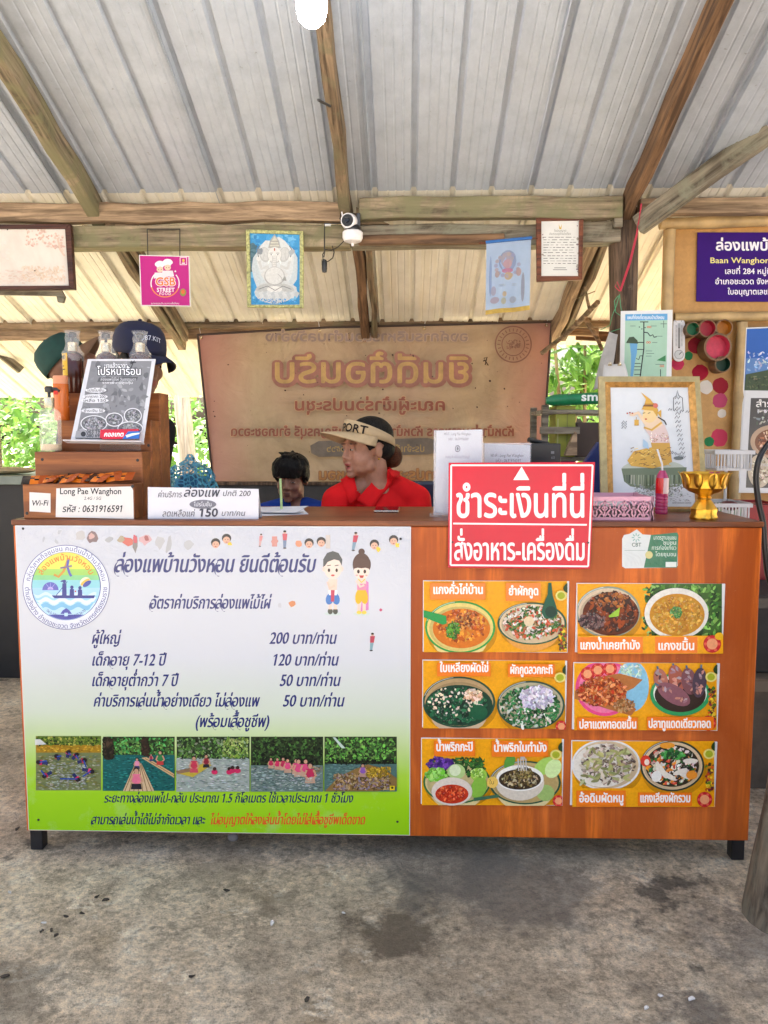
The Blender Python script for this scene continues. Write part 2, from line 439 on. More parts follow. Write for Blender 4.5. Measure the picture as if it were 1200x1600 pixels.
# ground: earth out to the horizon, concrete under the shed
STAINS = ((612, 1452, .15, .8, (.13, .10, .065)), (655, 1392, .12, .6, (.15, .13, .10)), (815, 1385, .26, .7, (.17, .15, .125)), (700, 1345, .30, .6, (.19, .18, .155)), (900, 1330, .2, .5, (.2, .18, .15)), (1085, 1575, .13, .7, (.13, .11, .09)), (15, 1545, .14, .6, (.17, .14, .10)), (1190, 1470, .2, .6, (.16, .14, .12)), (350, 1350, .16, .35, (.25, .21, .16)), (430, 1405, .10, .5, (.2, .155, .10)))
def M_concrete():
    m, nt, b = newmat('worn_concrete'); v = coord(nt)
    big = noise_n(nt, v, .9, 5, .6); mid = noise_n(nt, v, 3.0, 10, .74); fl = noise_n(nt, v, 6.5, 12, .8); fine = noise_n(nt, v, 42, 8, .8); grit = noise_n(nt, v, 190, 3, .7)
    c = ramp(nt, mid, [(.36, (.46, .355, .225)), (.47, (.70, .565, .39)), (.55, (.80, .665, .47)), (.65, (.88, .76, .57))])
    c = mix(nt, ramp(nt, fl, [(.53, (0,0,0)), (.55, (.6,.6,.6))]), c, (.36, .285, .19))          # worn skin of the slab, crisp edged
    c = mix(nt, ramp(nt, fl, [(.42, (.75,.75,.75)), (.44, (0,0,0))]), c, (.90, .80, .61))
    c = mix(nt, ramp(nt, big, [(.52, (0,0,0)), (.62, (.55,.55,.55))]), c, (.34, .275, .19))         # damp areas
    st = noise_n(nt, v, 1.9, 9, .72)
    c = mix(nt, ramp(nt, st, [(.60, (0,0,0)), (.645, (.8,.8,.8))]), c, (.105, .09, .07))              # oil stains
    c = mix(nt, 1.0, c, ramp(nt, fine, [(.34, (.42,.42,.42)), (.5, (1,1,1)), (.64, (1.38,1.38,1.38))]), 'MULTIPLY')
    sp = N(nt, 'ShaderNodeTexVoronoi'); sp.inputs['Scale'].default_value = 60; nt.links.new(v, sp.inputs['Vector'])
    c = mix(nt, ramp(nt, sp.outputs['Distance'], [(.06, (.7,.7,.7)), (.12, (0,0,0))]), c, (.14, .115, .09))
    nz = N(nt, 'ShaderNodeTexNoise'); nz.inputs['Scale'].default_value = 7; nz.inputs['Detail'].default_value = 9; nz.inputs['Roughness'].default_value = .7; nt.links.new(v, nz.inputs['Vector'])
    wv = N(nt, 'ShaderNodeVectorMath', operation='MULTIPLY_ADD'); wv.inputs[1].default_value = (.55, .55, 0); nt.links.new(nz.outputs['Color'], wv.inputs[0]); nt.links.new(v, wv.inputs[2])
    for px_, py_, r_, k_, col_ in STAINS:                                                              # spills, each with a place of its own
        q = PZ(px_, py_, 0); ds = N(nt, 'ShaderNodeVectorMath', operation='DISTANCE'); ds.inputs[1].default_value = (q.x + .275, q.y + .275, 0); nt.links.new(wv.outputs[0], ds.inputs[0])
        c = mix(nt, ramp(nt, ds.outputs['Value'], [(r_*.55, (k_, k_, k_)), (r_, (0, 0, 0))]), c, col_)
    nt.links.new(c, b.inputs['Base Color']); b.inputs['Roughness'].default_value = .82; b.inputs['Specular IOR Level'].default_value = .35
    h = mix(nt, .5, ramp(nt, fl, [(.2, (0,0,0)), (.8, (1,1,1))]), ramp(nt, fine, [(.2, (0,0,0)), (.8, (1,1,1))]))
    h = mix(nt, .25, h, ramp(nt, grit, [(.3, (0,0,0)), (.7, (1,1,1))]))
    bump(nt, b, h, 1.0, .03)
    return m
mb = MB(); R_ = 120; mb.add([(-R_, -R_, -.02), (R_, -R_, -.02), (R_, R_, -.02), (-R_, R_, -.02)], [(0, 1, 2, 3)])
struct(mb.build('ground', M_plain('pale_earth', (.44, .42, .385), .9, var=.25, scale=3, bmp=.4, bscale=30), origin=(0, 0, -.02)))
mb = MB(); mb.add([(-40, 3.3, -.014), (40, 3.3, -.014), (40, 60, -.014), (-40, 60, -.014)], [(0, 1, 2, 3)])
struct(mb.build('yard', M_plain('dry_grass_earth', (.72, .63, .38), .9, var=.35, scale=2.5, bmp=.5, bscale=25), origin=(0, 3.3, -.014)))
mb = MB(); nx, ny = 130, 110; x0, x1, y0, y1 = -4.6, 4.6, -4.2, 3.3
vs = []
for j in range(ny + 1):
    for i in range(nx + 1):
        x = x0 + (x1-x0)*i/nx; y = y0 + (y1-y0)*j/ny
        z = .004*noise.noise(Vector((x*1.7, y*1.7, 0))) + .0035*noise.noise(Vector((x*6, y*6, 3)))
        vs.append((x, y, z))
mb.add(vs, [(j*(nx+1)+i, j*(nx+1)+i+1, (j+1)*(nx+1)+i+1, (j+1)*(nx+1)+i) for j in range(ny) for i in range(nx)], None, True)
struct(mb.build('concrete_floor', M_concrete(), origin=(0, 0, 0), fix=False))

# ------------------------------------------------------------------ the open timber shed
shed = thing('timber_shed', 'open timber shed with corrugated metal roof on rough wooden posts and beams', 'shed', (0, 1.4, 0))
def M_roof():
    m, nt, b = newmat('weathered_zinc_sheet'); v = coord(nt); v2 = coord(nt, (1, .6, 1)); v3 = coord(nt, (9, .25, 1))
    f = noise_n(nt, v2, 13, 9, .76); f2 = noise_n(nt, v, 2.0, 4, .6); f3 = noise_n(nt, v3, 5, 3, .6); f4 = noise_n(nt, v, 34, 4, .7)
    c = ramp(nt, f, [(.3, (.37, .415, .475)), (.5, (.455, .505, .575)), (.7, (.53, .58, .65))])
    c = mix(nt, ramp(nt, f2, [(.4, (0,0,0)), (.8, (.5,.5,.5))]), c, (.40, .43, .475))
    c = mix(nt, ramp(nt, f3, [(.60, (0,0,0)), (.75, (.22,.22,.22))]), c, (.56, .57, .56))
    c = mix(nt, ramp(nt, f4, [(.66, (0,0,0)), (.74, (.55,.55,.55))]), c, (.17, .17, .17))
    nt.links.new(c, b.inputs['Base Color']); b.inputs['Metallic'].default_value = .1; b.inputs['Roughness'].default_value = .4
    bump(nt, b, f, .12, .004)
    return m
ROOF = M_roof()
def M_rear():  # light bounced from below put into the cream colour and slight translucency
    m, nt, b = newmat('bounce_tinted_roof_sheet'); v = coord(nt, (1, .5, 1)); f = noise_n(nt, v, 9, 7, .7); f2 = noise_n(nt, coord(nt, (7, .3, 1)), 4, 4, .6)
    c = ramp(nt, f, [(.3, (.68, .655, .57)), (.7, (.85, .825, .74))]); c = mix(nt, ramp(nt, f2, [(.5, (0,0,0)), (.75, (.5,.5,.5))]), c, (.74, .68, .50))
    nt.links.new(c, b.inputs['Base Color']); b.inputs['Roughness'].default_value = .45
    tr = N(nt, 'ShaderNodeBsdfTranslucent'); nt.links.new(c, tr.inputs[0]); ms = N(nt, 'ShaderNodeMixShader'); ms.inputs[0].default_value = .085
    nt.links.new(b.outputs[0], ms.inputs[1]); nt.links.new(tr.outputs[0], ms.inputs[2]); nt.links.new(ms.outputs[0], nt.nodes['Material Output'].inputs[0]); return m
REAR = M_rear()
def roof_sheet(xa, ya, yb, zoff=0.0, wd=.715, mat=None):
    """trapezoid-ribbed sheet: four ribs, fine stiffening lines, side lap turned down"""
    pr = [(0, -.004), (.006, 0)]; pitch = .176
    for k in range(4):
        b_ = .012 + k*pitch
        pr += [(b_, 0), (b_+.007, .017), (b_+.024, .017), (b_+.031, 0)]
        for q in (.070, .106, .142): pr += [(b_+q, 0), (b_+q+.003, .0022), (b_+q+.007, .0022), (b_+q+.010, 0)]
    pr = [p for p in pr if p[0] < wd] + [(wd, 0), (wd+.002, -.016)]
    mb = MB(); n = 10; vs = []
    sg = random.uniform(-.003, .003)
    for j in range(n + 1):
        y = ya + (yb-ya)*j/n
        vs += [(xa + u, y, roof_z(y) + h + zoff + sg*math.sin(j*1.3)) for u, h in pr]
    m_ = len(pr)
    mb.add(vs, [(j*m_+i, j*m_+i+1, (j+1)*m_+i+1, (j+1)*m_+i) for j in range(n) for i in range(m_-1)])
    o = mb.build('roof_sheet', mat or ROOF, shed, fix=False, smooth=False)
    s_ = o.modifiers.new('thickness', 'SOLIDIFY'); s_.thickness = .0008; s_.offset = 1
    return o
sx0 = P(577, 305, 1.4).x
for k in range(-6, 7):
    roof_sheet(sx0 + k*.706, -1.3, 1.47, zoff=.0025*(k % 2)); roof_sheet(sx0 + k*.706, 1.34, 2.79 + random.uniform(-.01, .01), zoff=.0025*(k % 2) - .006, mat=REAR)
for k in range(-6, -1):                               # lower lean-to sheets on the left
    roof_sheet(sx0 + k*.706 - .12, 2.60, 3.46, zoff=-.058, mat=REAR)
def px_beam(name, a, b, Y, wy, hz, mat, **kw): return beam(name, P(*a, Y), P(*b, Y), wy, hz, mat, shed, **kw)
T = MT
# rafters under the sheets
def rafter(xb, mat, wd, ya=-1.25, yb=1.47, hz=.10, xt=None):
    xt = xb if xt is None else xt
    return beam('rafter', (xt, ya, roof_z(ya) - hz/2 - .004), (xb, yb, roof_z(yb) - hz/2 - .004), wd, hz, mat, shed)
xm = P(540, 330, 1.35).x; xl = P(146, 330, 1.35).x; xr = P(985, 320, 1.35).x
rafter(xm, T['timber'], .05); rafter(xl, T['timber_moss'], .058); rafter(xr, T['timber_brown'], .048)
for xb, mt in ((xl+.05, T['timber']), (xm+.04, T['timber_brown']), (xr-.12, T['timber_new'])):   # lower lengths beyond the beam
    beam('rafter', (xb, 1.40, roof_z(1.40) - .10), (xb, 2.62, roof_z(2.62) - .075), .05, .09, mt, shed)
    beam('rafter', (xb+.055, 1.46, roof_z(1.46) - .11), (xb+.055, 2.5, roof_z(2.5) - .085), .03, .08, T['timber'], shed)
rafter(-3.4, T['timber'], .06); rafter(3.2, T['timber'], .06)
# purlins between rafter and sheet, with the beam that carries pictures
zc = P(560, 327, 1.33).z
beam('purlin', (-4.0, 1.38, zc+.005), (xm - .005, 1.38, zc), .055, .085, T['timber_new'], shed)
beam('purlin', (xm + .06, 1.36, zc+.004), (xr - .036, 1.36, zc), .06, .095, T['timber_moss'], shed)
beam('purlin', (xr + .05, 1.40, zc+.02), (4.0, 1.40, zc+.02), .06, .07, T['timber_new'], shed)
beam('purlin', (-4.0, 0.0, roof_z(0) - .03), (xl-.04, 0.0, roof_z(0) - .03), .04, .05, T['timber'], shed) if False else None
zb = P(500, 364, 1.35).z
beam('cross_beam', (-4.0, 1.42, zb), (P(548, 360, 1.42).x, 1.42, zb-.004), .10, .098, T['timber_moss'], shed)
beam('cross_beam', (P(549, 360, 1.44).x, 1.44, zb-.004), (P(966, 360, 1.44).x, 1.44, zb+.004), .10, .095, T['timber_grey'], shed)
beam('cross_beam', (P(560, 372, 1.38).x, 1.385, zb-.028), (P(788, 372, 1.385).x, 1.385, zb-.028), .03, .045, T['timber_brown'], shed)
# chocks beside the rafter feet
for (xa, za) in ((xl, zb), (xm, zb)):
    mb = MB(); y0_, y1_ = 1.40, 1.45
    pts = [(.045, .05), (.20, .05), (.12, .085), (.045, .13)]
    mb.add([(xa+u, yy, za+v) for yy in (y0_, y1_) for u, v in pts], [(3,2,1,0), (4,5,6,7)] + [(i, (i+1) % 4, (i+1) % 4+4, i+4) for i in range(4)])
    mb.build('wooden_wedge', T['timber'], shed, bevel=.004)
# eave purlin and the fresh board under it
ze = P(500, 503, 2.5).z
beam('eave_purlin', (-4.0, 2.52, ze-.004), (4.0, 2.52, ze+.006), .06, .075, T['timber'], shed)
ze2 = P(400, 520, 2.47).z
beam('eave_board', (-4.0, 2.56, ze2-.008), (P(935, 515, 2.56).x, 2.56, ze2+.02), .035, .072, T['timber_new'], shed)
beam('eave_board', (P(900, 522, 2.60).x, 2.60, ze2-.01), (4.0, 2.60, ze2-.01), .03, .06, T['timber_brown'], shed)
beam('lean_to_purlin', (-4.0, 3.05, P(60, 566, 3.05).z), (P(115, 565, 3.05).x, 3.05, P(60, 564, 3.05).z), .05, .04, T['timber'], shed)
beam('lean_to_strut', P(-60, 505, 2.7), P(32, 580, 2.9), .06, .05, T['timber_grey'], shed)
# posts: round dark post by the partition; others out at the sides; a leaning rough post near the camera
pp = P(980, 350, 1.42); mb = MB(); pts = []; rs = []
for i in range(15):
    z = -.02 + (pp.z + .075 + .02)*i/14
    pts.append((pp.x + .006*math.sin(i*1.3), 1.46 + .005*math.cos(i*1.7), z)); rs.append(.064*(1 + .06*math.sin(i*2.1)) + (.008 if i < 3 else 0))
mb.tube(pts, rs, 14); mb.build('post', MT['post'], shed, origin=(pp.x, 1.46, 0))
mb = MB(); mb.tube([(-3.4, 1.46, -.02), (-3.41, 1.46, 1.2), (-3.4, 1.46, 2.3)], [.075, .07, .065], 12); mb.build('post', MT['post'], shed, origin=(-3.4, 1.46, 0))
for xx in (-3.9, P(-18, 640, 2.56).x, 3.4):
    mb = MB(); mb.tube([(xx, 2.58, -.02), (xx+.01, 2.58, 1), (xx, 2.58, 1.94)], [.055, .05, .045], 10); mb.build('post', T['timber_grey'] if xx != 3.4 else MT['post'], shed, origin=(xx, 2.58, 0))
# near leaning post at the right
g = PZ(1231, 1440, 0)
mb = MB(); pts = []; rs = []
for i in range(24):
    t = i/23; z = -.02 + 3.62*t
    pts.append((g.x + .02 + .24*t + .02*math.sin(5*t), g.y + .02, z)); rs.append(.118 - .03*min(1, t*2) + .012*math.exp(-t*30) + .004*math.sin(i*1.9))
mb.tube(pts, rs, 18)
near = mb.build('post', M_wood('rough_grey_post', (.125, .10, .07), (.045, .035, .026), (.15, .14, .105), along=2, mossfac=.45, g=.8), shed, origin=(g.x, g.y, 0))
# brace rising to the right from the dark post
beam('brace', P(996, 352, 1.36), P(1330, 112, .85), .05, .088, T['timber_grey'], shed)
mb = MB(); q = P(965, 344, 1.37); mb.box((q.x-.02, 1.345, q.z-.035), (q.x+.018, 1.385, q.z+.035)); mb.build('wooden_cleat', T['timber_grey'], shed, bevel=.003)
# nails / wire bits
mb = MB(); a = P(497, 156, .05); b = P(516, 166, .12); mb.tube([a, b], .004, 6); mb.build('nail', MT['wire'], shed)
for xx in (300, 455, 770, 930):
    q = P(xx - 0, 492, 2.5); mb = MB(); mb.tube([q, q + Vector((0, 0, -.02))], .006, 6); mb.build('roof_screw', MT['wire'], shed)

# ------------------------------------------------------------------ woven bamboo partition
YP = 1.56
def M_woven():
    m, nt, b = newmat('woven_bamboo_panel'); v = coord(nt)
    rot = N(nt, 'ShaderNodeMapping'); rot.inputs['Rotation'].default_value = (0, rad(45), 0); nt.links.new(v, rot.inputs[0])
    ch = N(nt, 'ShaderNodeTexChecker'); ch.inputs['Scale'].default_value = 30; nt.links.new(rot.outputs[0], ch.inputs['Vector'])
    f = noise_n(nt, v, 5, 6, .6); f2 = noise_n(nt, v, 60, 3, .6)
    c = ramp(nt, f, [(.3, (.46, .235, .062)), (.7, (.62, .34, .10))])
    c = mix(nt, ramp(nt, f2, [(.3, (0,0,0)), (.9, (.4,.4,.4))]), c, (.30, .15, .04))
    c = mix(nt, .10, c, ch.outputs[0], 'MULTIPLY')
    nt.links.new(c, b.inputs['Base Color']); b.inputs['Roughness'].default_value = .5
    bump(nt, b, ch.outputs[0], .25, .003)
    return m
part = thing('woven_partition', 'woven bamboo wall panel framed with split bamboo poles, dotted with round paint marks', 'partition', (P(1200, 600, YP).x, YP, 0))
pl = P(1030, 600, YP).x
mb = MB(); mb.box((pl, YP, .05), (3.3, YP+.012, P(1100, 352, YP).z)); mb.build('woven_panel', M_woven(), part)
def bam(a, b, r, par=part):
    a = Vector(a); b = Vector(b); mb = MB(); n = 26; pts = []; rs = []
    for i in range(n+1):
        t = i/n; pts.append(a.lerp(b, t)); rs.append(r*(1.13 if i % 6 == 3 else 1))
    mb.tube(pts, rs, 12); return mb.build('bamboo_pole', MT['bamboo'], par, origin=a)
zt = P(1100, 352, YP).z
bam((pl-.03, YP-.03, zt), (3.3, YP-.03, zt+.05), .027)
bam((pl+.015, YP-.04, .03), (pl+.015, YP-.04, zt-.03), .026)
zz = P(1100, 496, YP).z; bam((pl+.05, YP-.035, zz-.006), (3.3, YP-.035, zz+.02), .022)
xx = P(1151, 600, YP).x; bam((xx, YP-.035, .03), (xx, YP-.035, zz-.028), .025)
zz2 = P(1180, 802, YP).z; bam((xx+.03, YP-.03, zz2), (3.3, YP-.03, zz2+.01), .022)
# paint marks printed on the woven panel
pc = Pic((0, YP, 1.3)); RED, PNK, GRN, WHT = L('#94202f'), L('#b8486a'), L('#2a7a4a'), L('#d8cfc4')
for cx, cy, r, c in ((1087, 540, 13, RED), (1094, 582, 13, L('#9c1430')), (1126, 603, 13, RED), (1125, 626, 12, PNK), (1059, 569, 10, L('#c83860')), (1076, 556, 7, GRN), (1128, 646, 7, WHT), (1124, 684, 14, L('#c8405c')), (1108, 690, 8, GRN), (1103, 605, 11, WHT), (1060, 700, 10, RED)):
    pc.blob(cx, cy, r, c, .95, 22, .05)
pc.build('paint_dots', part, MT['paper'])

# ------------------------------------------------------------------ plants outside
def M_leaf(name, a, b_, trans=.45):
    m, nt, b = newmat(name); at = N(nt, 'ShaderNodeAttribute'); at.attribute_name = 'col'
    nt.links.new(at.outputs[0], b.inputs['Base Color']); b.inputs['Roughness'].default_value = .45
    tr = N(nt, 'ShaderNodeBsdfTranslucent'); c = mix(nt, .55, at.outputs[0], (.26, .50, .08), 'MIX'); nt.links.new(c, tr.inputs[0])
    ms = N(nt, 'ShaderNodeMixShader'); ms.inputs[0].default_value = trans
    out = nt.nodes['Material Output']
    nt.links.new(b.outputs[0], ms.inputs[1]); nt.links.new(tr.outputs[0], ms.inputs[2]); nt.links.new(ms.outputs[0], out.inputs[0])
    return m
LEAF = M_leaf('sunlit_leaf', 0, 0)
GREENS = [(.075, .19, .03), (.11, .26, .045), (.16, .33, .07), (.05, .13, .025), (.22, .38, .11)]
def leaf(mb, p, ln, wd, d, up, col):
    d = d.normalized(); s_ = d.cross(up)
    if s_.length < .05: s_ = d.cross(Vector((1, 0, 0)))
    s_.normalize(); nrm = s_.cross(d)
    vs = [p, p + d*ln*.35 + s_*wd/2 - nrm*.08*ln, p + d*ln*.7 + s_*wd*.36 - nrm*.1*ln, p + d*ln - nrm*.22*ln, p + d*ln*.7 - s_*wd*.36 - nrm*.1*ln, p + d*ln*.35 - s_*wd/2 - nrm*.08*ln]
    mid = p + d*ln*.5
    mb.add(vs, [(0, 1, 2, 3), (0, 3, 4, 5)], col)
def rdir(down=.3):
    v = Vector((random.gauss(0, 1), random.gauss(0, 1), random.gauss(-down, .7)))
    return v.normalized()
def leaf_clump(mb, c, r, n, ln, cols, wr=.62):
    for _ in range(n):
        v = Vector((random.gauss(0, .5), random.gauss(0, .5), random.gauss(0, .5)))
        if v.length > 1.3: v *= 1.3/v.length
        p = Vector(c) + Vector((v.x*r[0], v.y*r[1], v.z*r[2])); d = rdir()
        d.y -= .3; l = ln*random.uniform(.6, 1.25)
        leaf(mb, p, l, l*wr, d, Vector((random.uniform(-.5, .5), -.6 + random.uniform(-.5, .5), 1)), jit(random.choice(cols), .25))
# a bank of creepers: one mass nobody could count
mb = MB()
for _ in range(430):
    x = random.uniform(-9.5, 8); top = 2.9 + .5*noise.noise(Vector((x*.4, 0, 1))); z = random.uniform(0, top)*random.choice((1, 1, .6))
    y = 7.6 + z*.35 + random.uniform(-.4, .5)
    leaf_clump(mb, (x, y, z), (.55, .35, .45), 44, .105, GREENS, .75)
tag(mb.build('creeper_thicket', LEAF, origin=(0, 6.6, 0), fix=False, smooth=False), 'dense bank of bright green creepers and leaves behind the shed', 'thicket', kind='stuff')
BARK = M_wood('pale_bark', (.55, .50, .42), (.30, .26, .2), None, along=2, g=.5)
BARK2 = M_wood('brown_bark', (.30, .22, .12), (.15, .11, .06), None, along=2, g=.5)
def tree(name, label, cat, base, segs, clumps, bark, ln, n, wr=.5, group=None, cols=GREENS):
    t = thing(name, label, cat, base, group)
    mb = MB()
    for pts, r0, r1 in segs: mb.tube([Vector(base) + Vector(p) for p in pts], [r0 + (r1-r0)*i/(len(pts)-1) for i in range(len(pts))], 10)
    mb.build('trunk', bark, t)
    mb = MB()
    for c, r in clumps: leaf_clump(mb, Vector(base) + Vector(c), r, n, ln, cols, wr)
    mb.build('crown', LEAF, t, fix=False, smooth=False)
    return t
b0 = P(299, 700, 4.6); b0.z = 0
hz = P(281, 545, 4.6).z
tree('pale_tree', 'tree with a pale leaning trunk seen left of the hanging banner', 'tree', b0,
     [([(0,0,0), (-.01,0,.7), (-.06,.02,1.4), (-.11,.03,2.0), (-.16,.05,2.9)], .085, .06), ([(-.1,.03,1.9), (.3,.1,2.6), (.7,.2,3.1)], .03, .012), ([(-.12,.03,2.2), (-.5,.2,2.9), (-.8,.2,3.2)], .03, .012)],
     [((-.2,.1,3.2), (.9,.7,.5)), ((.6,.2,3.2), (.6,.5,.4)), ((-.9,.2,3.3), (.6,.5,.4))], BARK, .11, 420)
for i, (px, Y, hgt, lab) in enumerate(((70, 5.2, 1.75, 'low leafy bush at far left beyond the timber counter boxes'), (262, 5.4, 1.55, 'low leafy bush left of the banner, below the pale trunk'))):
    c = P(px, 700, Y); c.z = 0
    tree('bush', lab, 'bush', c, [([(0,0,0), (.03,0,.5), (-.05,0,1.1)], .02, .01), ([(0,0,0), (-.2,0,.5), (-.4,0,.9)], .015, .008), ([(0,0,0), (.25,0,.5), (.4,0,1)], .015, .008)],
         [((random.uniform(-.5, .5), random.uniform(-.2, .2), hgt*random.uniform(.25, .95)), (.5, .35, .35)) for _ in range(8)], BARK2, .10, 170, .7)
c = P(897, 700, 4.4); c.z = 0
tree('fruit_sapling', 'young fruit tree with long drooping leaves and thin stems right of the banner', 'tree', c,
     [([(-.10,0,0), (-.11,0,1), (-.13,0,1.6), (-.2,0,2.3)], .022, .012), ([(.08,.05,0), (.1,.05,1.1), (.08,.05,2.2)], .025, .012), ([(.02,.1,0), (-.02,.1,1.2), (.12,.1,2.0)], .014, .008)],
     [((random.uniform(-.5, .5), random.uniform(-.1, .3), random.uniform(1.2, 2.5)), (.3, .25, .25)) for _ in range(16)], BARK2, .17, 60, .36, cols=[(.10,.24,.03), (.16,.32,.05), (.22,.36,.08), (.07,.17,.03)])
# ================================================================== COUNTER
TL, TR, BL, BR = P(22, 815, 0), P(1193, 818, 0), P(40, 1302, 0), P(1168, 1310, 0)
CXL = (TL.x + BL.x)/2; CXR = (TR.x + BR.x)/2; CZ = (TL.z + TR.z)/2; CB = (BL.z + BR.z)/2; CD = .47
ctr = thing('service_counter', 'long orange brown plywood service counter on black steel legs', 'counter', ((CXL+CXR)/2, CD/2, 0))
def M_ply(name, a, b_, rough=.34, along=2, gs=1.0):
    m, nt, b = newmat(name)
    st = [42*gs, 42*gs, 42*gs]; st[along] = 3.0*gs
    v = coord(nt, tuple(st)); v1 = coord(nt)
    st2 = [8, 8, 8]; st2[along] = .7; v2 = coord(nt, tuple(st2))
    f = noise_n(nt, v, 1.5, 6, .7, .3); g = noise_n(nt, v2, 1.2, 4, .6, .5); fl = noise_n(nt, v1, 130, 3, .6)
    c = ramp(nt, f, [(.25, b_), (.55, a), (.8, tuple(min(1, x*1.25) for x in a))])
    c = mix(nt, ramp(nt, g, [(.42, (0,0,0)), (.54, (1,1,1))]), c, mix(nt, .85, c, b_))
    wn = noise_n(nt, v1, 1.6, 6, .68, .8)
    c = mix(nt, ramp(nt, wn, [(.5, (0,0,0)), (.75, (.5,.5,.5))]), c, tuple(x*.9+.03 for x in a))
    c = mix(nt, ramp(nt, fl, [(.70, (0,0,0)), (.78, (.35,.35,.35))]), c, (.62, .40, .22))
    nt.links.new(c, b.inputs['Base Color'])
    rg = N(nt, 'ShaderNodeMapRange'); rg.inputs[3].default_value = rough-.06; rg.inputs[4].default_value = rough+.22
    nt.links.new(wn, rg.inputs[0]); nt.links.new(rg.outputs[0], b.inputs['Roughness'])
    b.inputs['Specular IOR Level'].default_value = .36; bump(nt, b, f, .12, .003); return m
PLY = M_ply('stained_plywood', (.68, .152, .013), (.35, .062, .006))
TOPM = M_ply('counter_top_wood', (.26, .085, .03), (.12, .035, .014), .3, along=0)
th = .018
def bx(name, a, b, mat, par, bevel=.003):
    mb = MB(); mb.box(a, b); return mb.build(name, mat, par, bevel=bevel)
bx('front_panel', (CXL, 0, CB), (CXR, th, CZ-.012), PLY, ctr)
bx('side_panel', (CXL+.001, th+.001, CB+.01), (CXL+th, CD-.001, CZ-.013), PLY, ctr)
bx('side_panel', (CXR-th, th+.001, CB+.01), (CXR-.001, CD-.001, CZ-.013), PLY, ctr)
bx('counter_top', (CXL-.004, -.005, CZ-.011), (CXR+.004, CD+.01, CZ+.006), TOPM, ctr)
bx('shelf', (CXL+th+.002, th+.003, .32), (CXR-th-.002, CD-.01, .338), TOPM, ctr)
for lx in (P(61, 1320, .05).x, P(1150, 1320, .05).x):
    for ly in (.052, CD-.06):
        mb = MB(); mb.box((lx-.02, ly-.02, 0), (lx+.02, ly+.02, CB+.02)); mb.build('leg', MT['black_metal'], ctr, bevel=.003)
TOPZ = CZ + .006
# ------------------------------------------------------------------ price board
NAVY = L('#27306e')
pb = thing('price_board', 'large white and lime green rafting price board screwed to the left of the counter', 'sign board', (P(335, 1100, 0).x, 0, CB))
A, B_, C_, D_ = P(28, 820, -.006), P(645, 824, -.006), P(40, 1300, -.006), P(638, 1303, -.006)
bxl, bxr, bzt, bzb = (A.x+C_.x)/2, (B_.x+D_.x)/2, (A.z+B_.z)/2, (C_.z+D_.z)/2
bx('board', (bxl, -.006, bzb), (bxr, -.0006, bzt), M_plain('board_core', (.75, .75, .74), .4, var=.03), pb, .001)
sh = Pic((0, -.0061, 0), start=1)
vs = []; cols = [(0, L('#ccced4')), (.42, L('#d2d4d7')), (.60, L('#cfd8c2')), (.70, L('#c2d790')), (.80, L('#a8d23c')), (.88, L('#9cd014')), (1, L('#92ca0c'))]
m, nt, b = newmat('board_print'); tc = N(nt, 'ShaderNodeTexCoord'); sp = N(nt, 'ShaderNodeSeparateXYZ'); nt.links.new(tc.outputs['Object'], sp.inputs[0])
mr = N(nt, 'ShaderNodeMapRange'); mr.inputs[1].default_value = bzt - CB; mr.inputs[2].default_value = bzb - CB; nt.links.new(sp.outputs[2], mr.inputs[0])
c = ramp(nt, mr.outputs[0], cols)
v = coord(nt); wr_ = noise_n(nt, v, 30, 5, .7, 1.5); dirt = noise_n(nt, v, 9, 6, .7)
c = mix(nt, ramp(nt, dirt, [(.55, (0,0,0)), (.8, (.25,.25,.25))]), c, (.62, .60, .55))
nt.links.new(c, b.inputs['Base Color']); b.inputs['Roughness'].default_value = .22; b.inputs['Specular IOR Level'].default_value = .5
# the laminate has cockled near the top edge
ht = N(nt, 'ShaderNodeMapRange'); ht.inputs[1].default_value = bzt - CB - .22; ht.inputs[2].default_value = bzt - CB - .02; nt.links.new(sp.outputs[2], ht.inputs[0])
mul = N(nt, 'ShaderNodeMath', operation='MULTIPLY'); nt.links.new(wr_, mul.inputs[0]); nt.links.new(ht.outputs[0], mul.inputs[1])
bump(nt, b, mul.outputs[0], .5, .012)
mb = MB(); mb.add([(bxl+.002, -.00615, bzb+.002), (bxr-.002, -.00615, bzb+.002), (bxr-.002, -.00615, bzt-.002), (bxl+.002, -.00615, bzt-.002)], [(0,1,2,3)])
mb.build('printed_sheet', m, pb, fix=False)
# worn specks and peeled paper scraps along the top
BP = -.0062
pc = Pic((0, BP, 0))
sk_ = [1]
def scrap_done():
    global pc
    sk_[0] = sk_[0] % 160 + 4
    if pc.mb.v: pc.build('printed_scrap', pb, MT['gloss_print'])
    pc = Pic((0, BP, 0), start=sk_[0])
for x, y in ((68, 843), (88, 846), (93, 831)): pc.blob(x, y, 4, L('#b5b7bc'), .6); scrap_done()
scr = [(125, 836, 8, 7, '#b9b6b4'), (143, 840, 9, 9, '#7f6a6a'), (143, 838, 5, 5, '#c9a29a'), (170, 843, 6, 4, '#a9a9ab'), (196, 845, 13, 6, '#c86a5c'), (189, 843, 6, 5, '#a89a80'), (211, 848, 4, 15, '#8a8480'), (211, 842, 4, 6, '#c65b64'), (228, 843, 9, 8, '#cfa6a6'), (229, 841, 4, 4, '#a05c5c'), (249, 848, 7, 9, '#b9b8b8'), (264, 851, 4, 14, '#b3b2b2'), (295, 850, 7, 8, '#b8b8b9')]
for i, (x, y, rx, ry, c) in enumerate(scr):
    pc.blob(x, y, max(rx, ry), L(c), min(rx, ry)/max(rx, ry), 11, .3, random.uniform(-.4, .4) + (1.57 if ry > rx else 0))
    if i not in (2, 4, 6, 8): scrap_done()
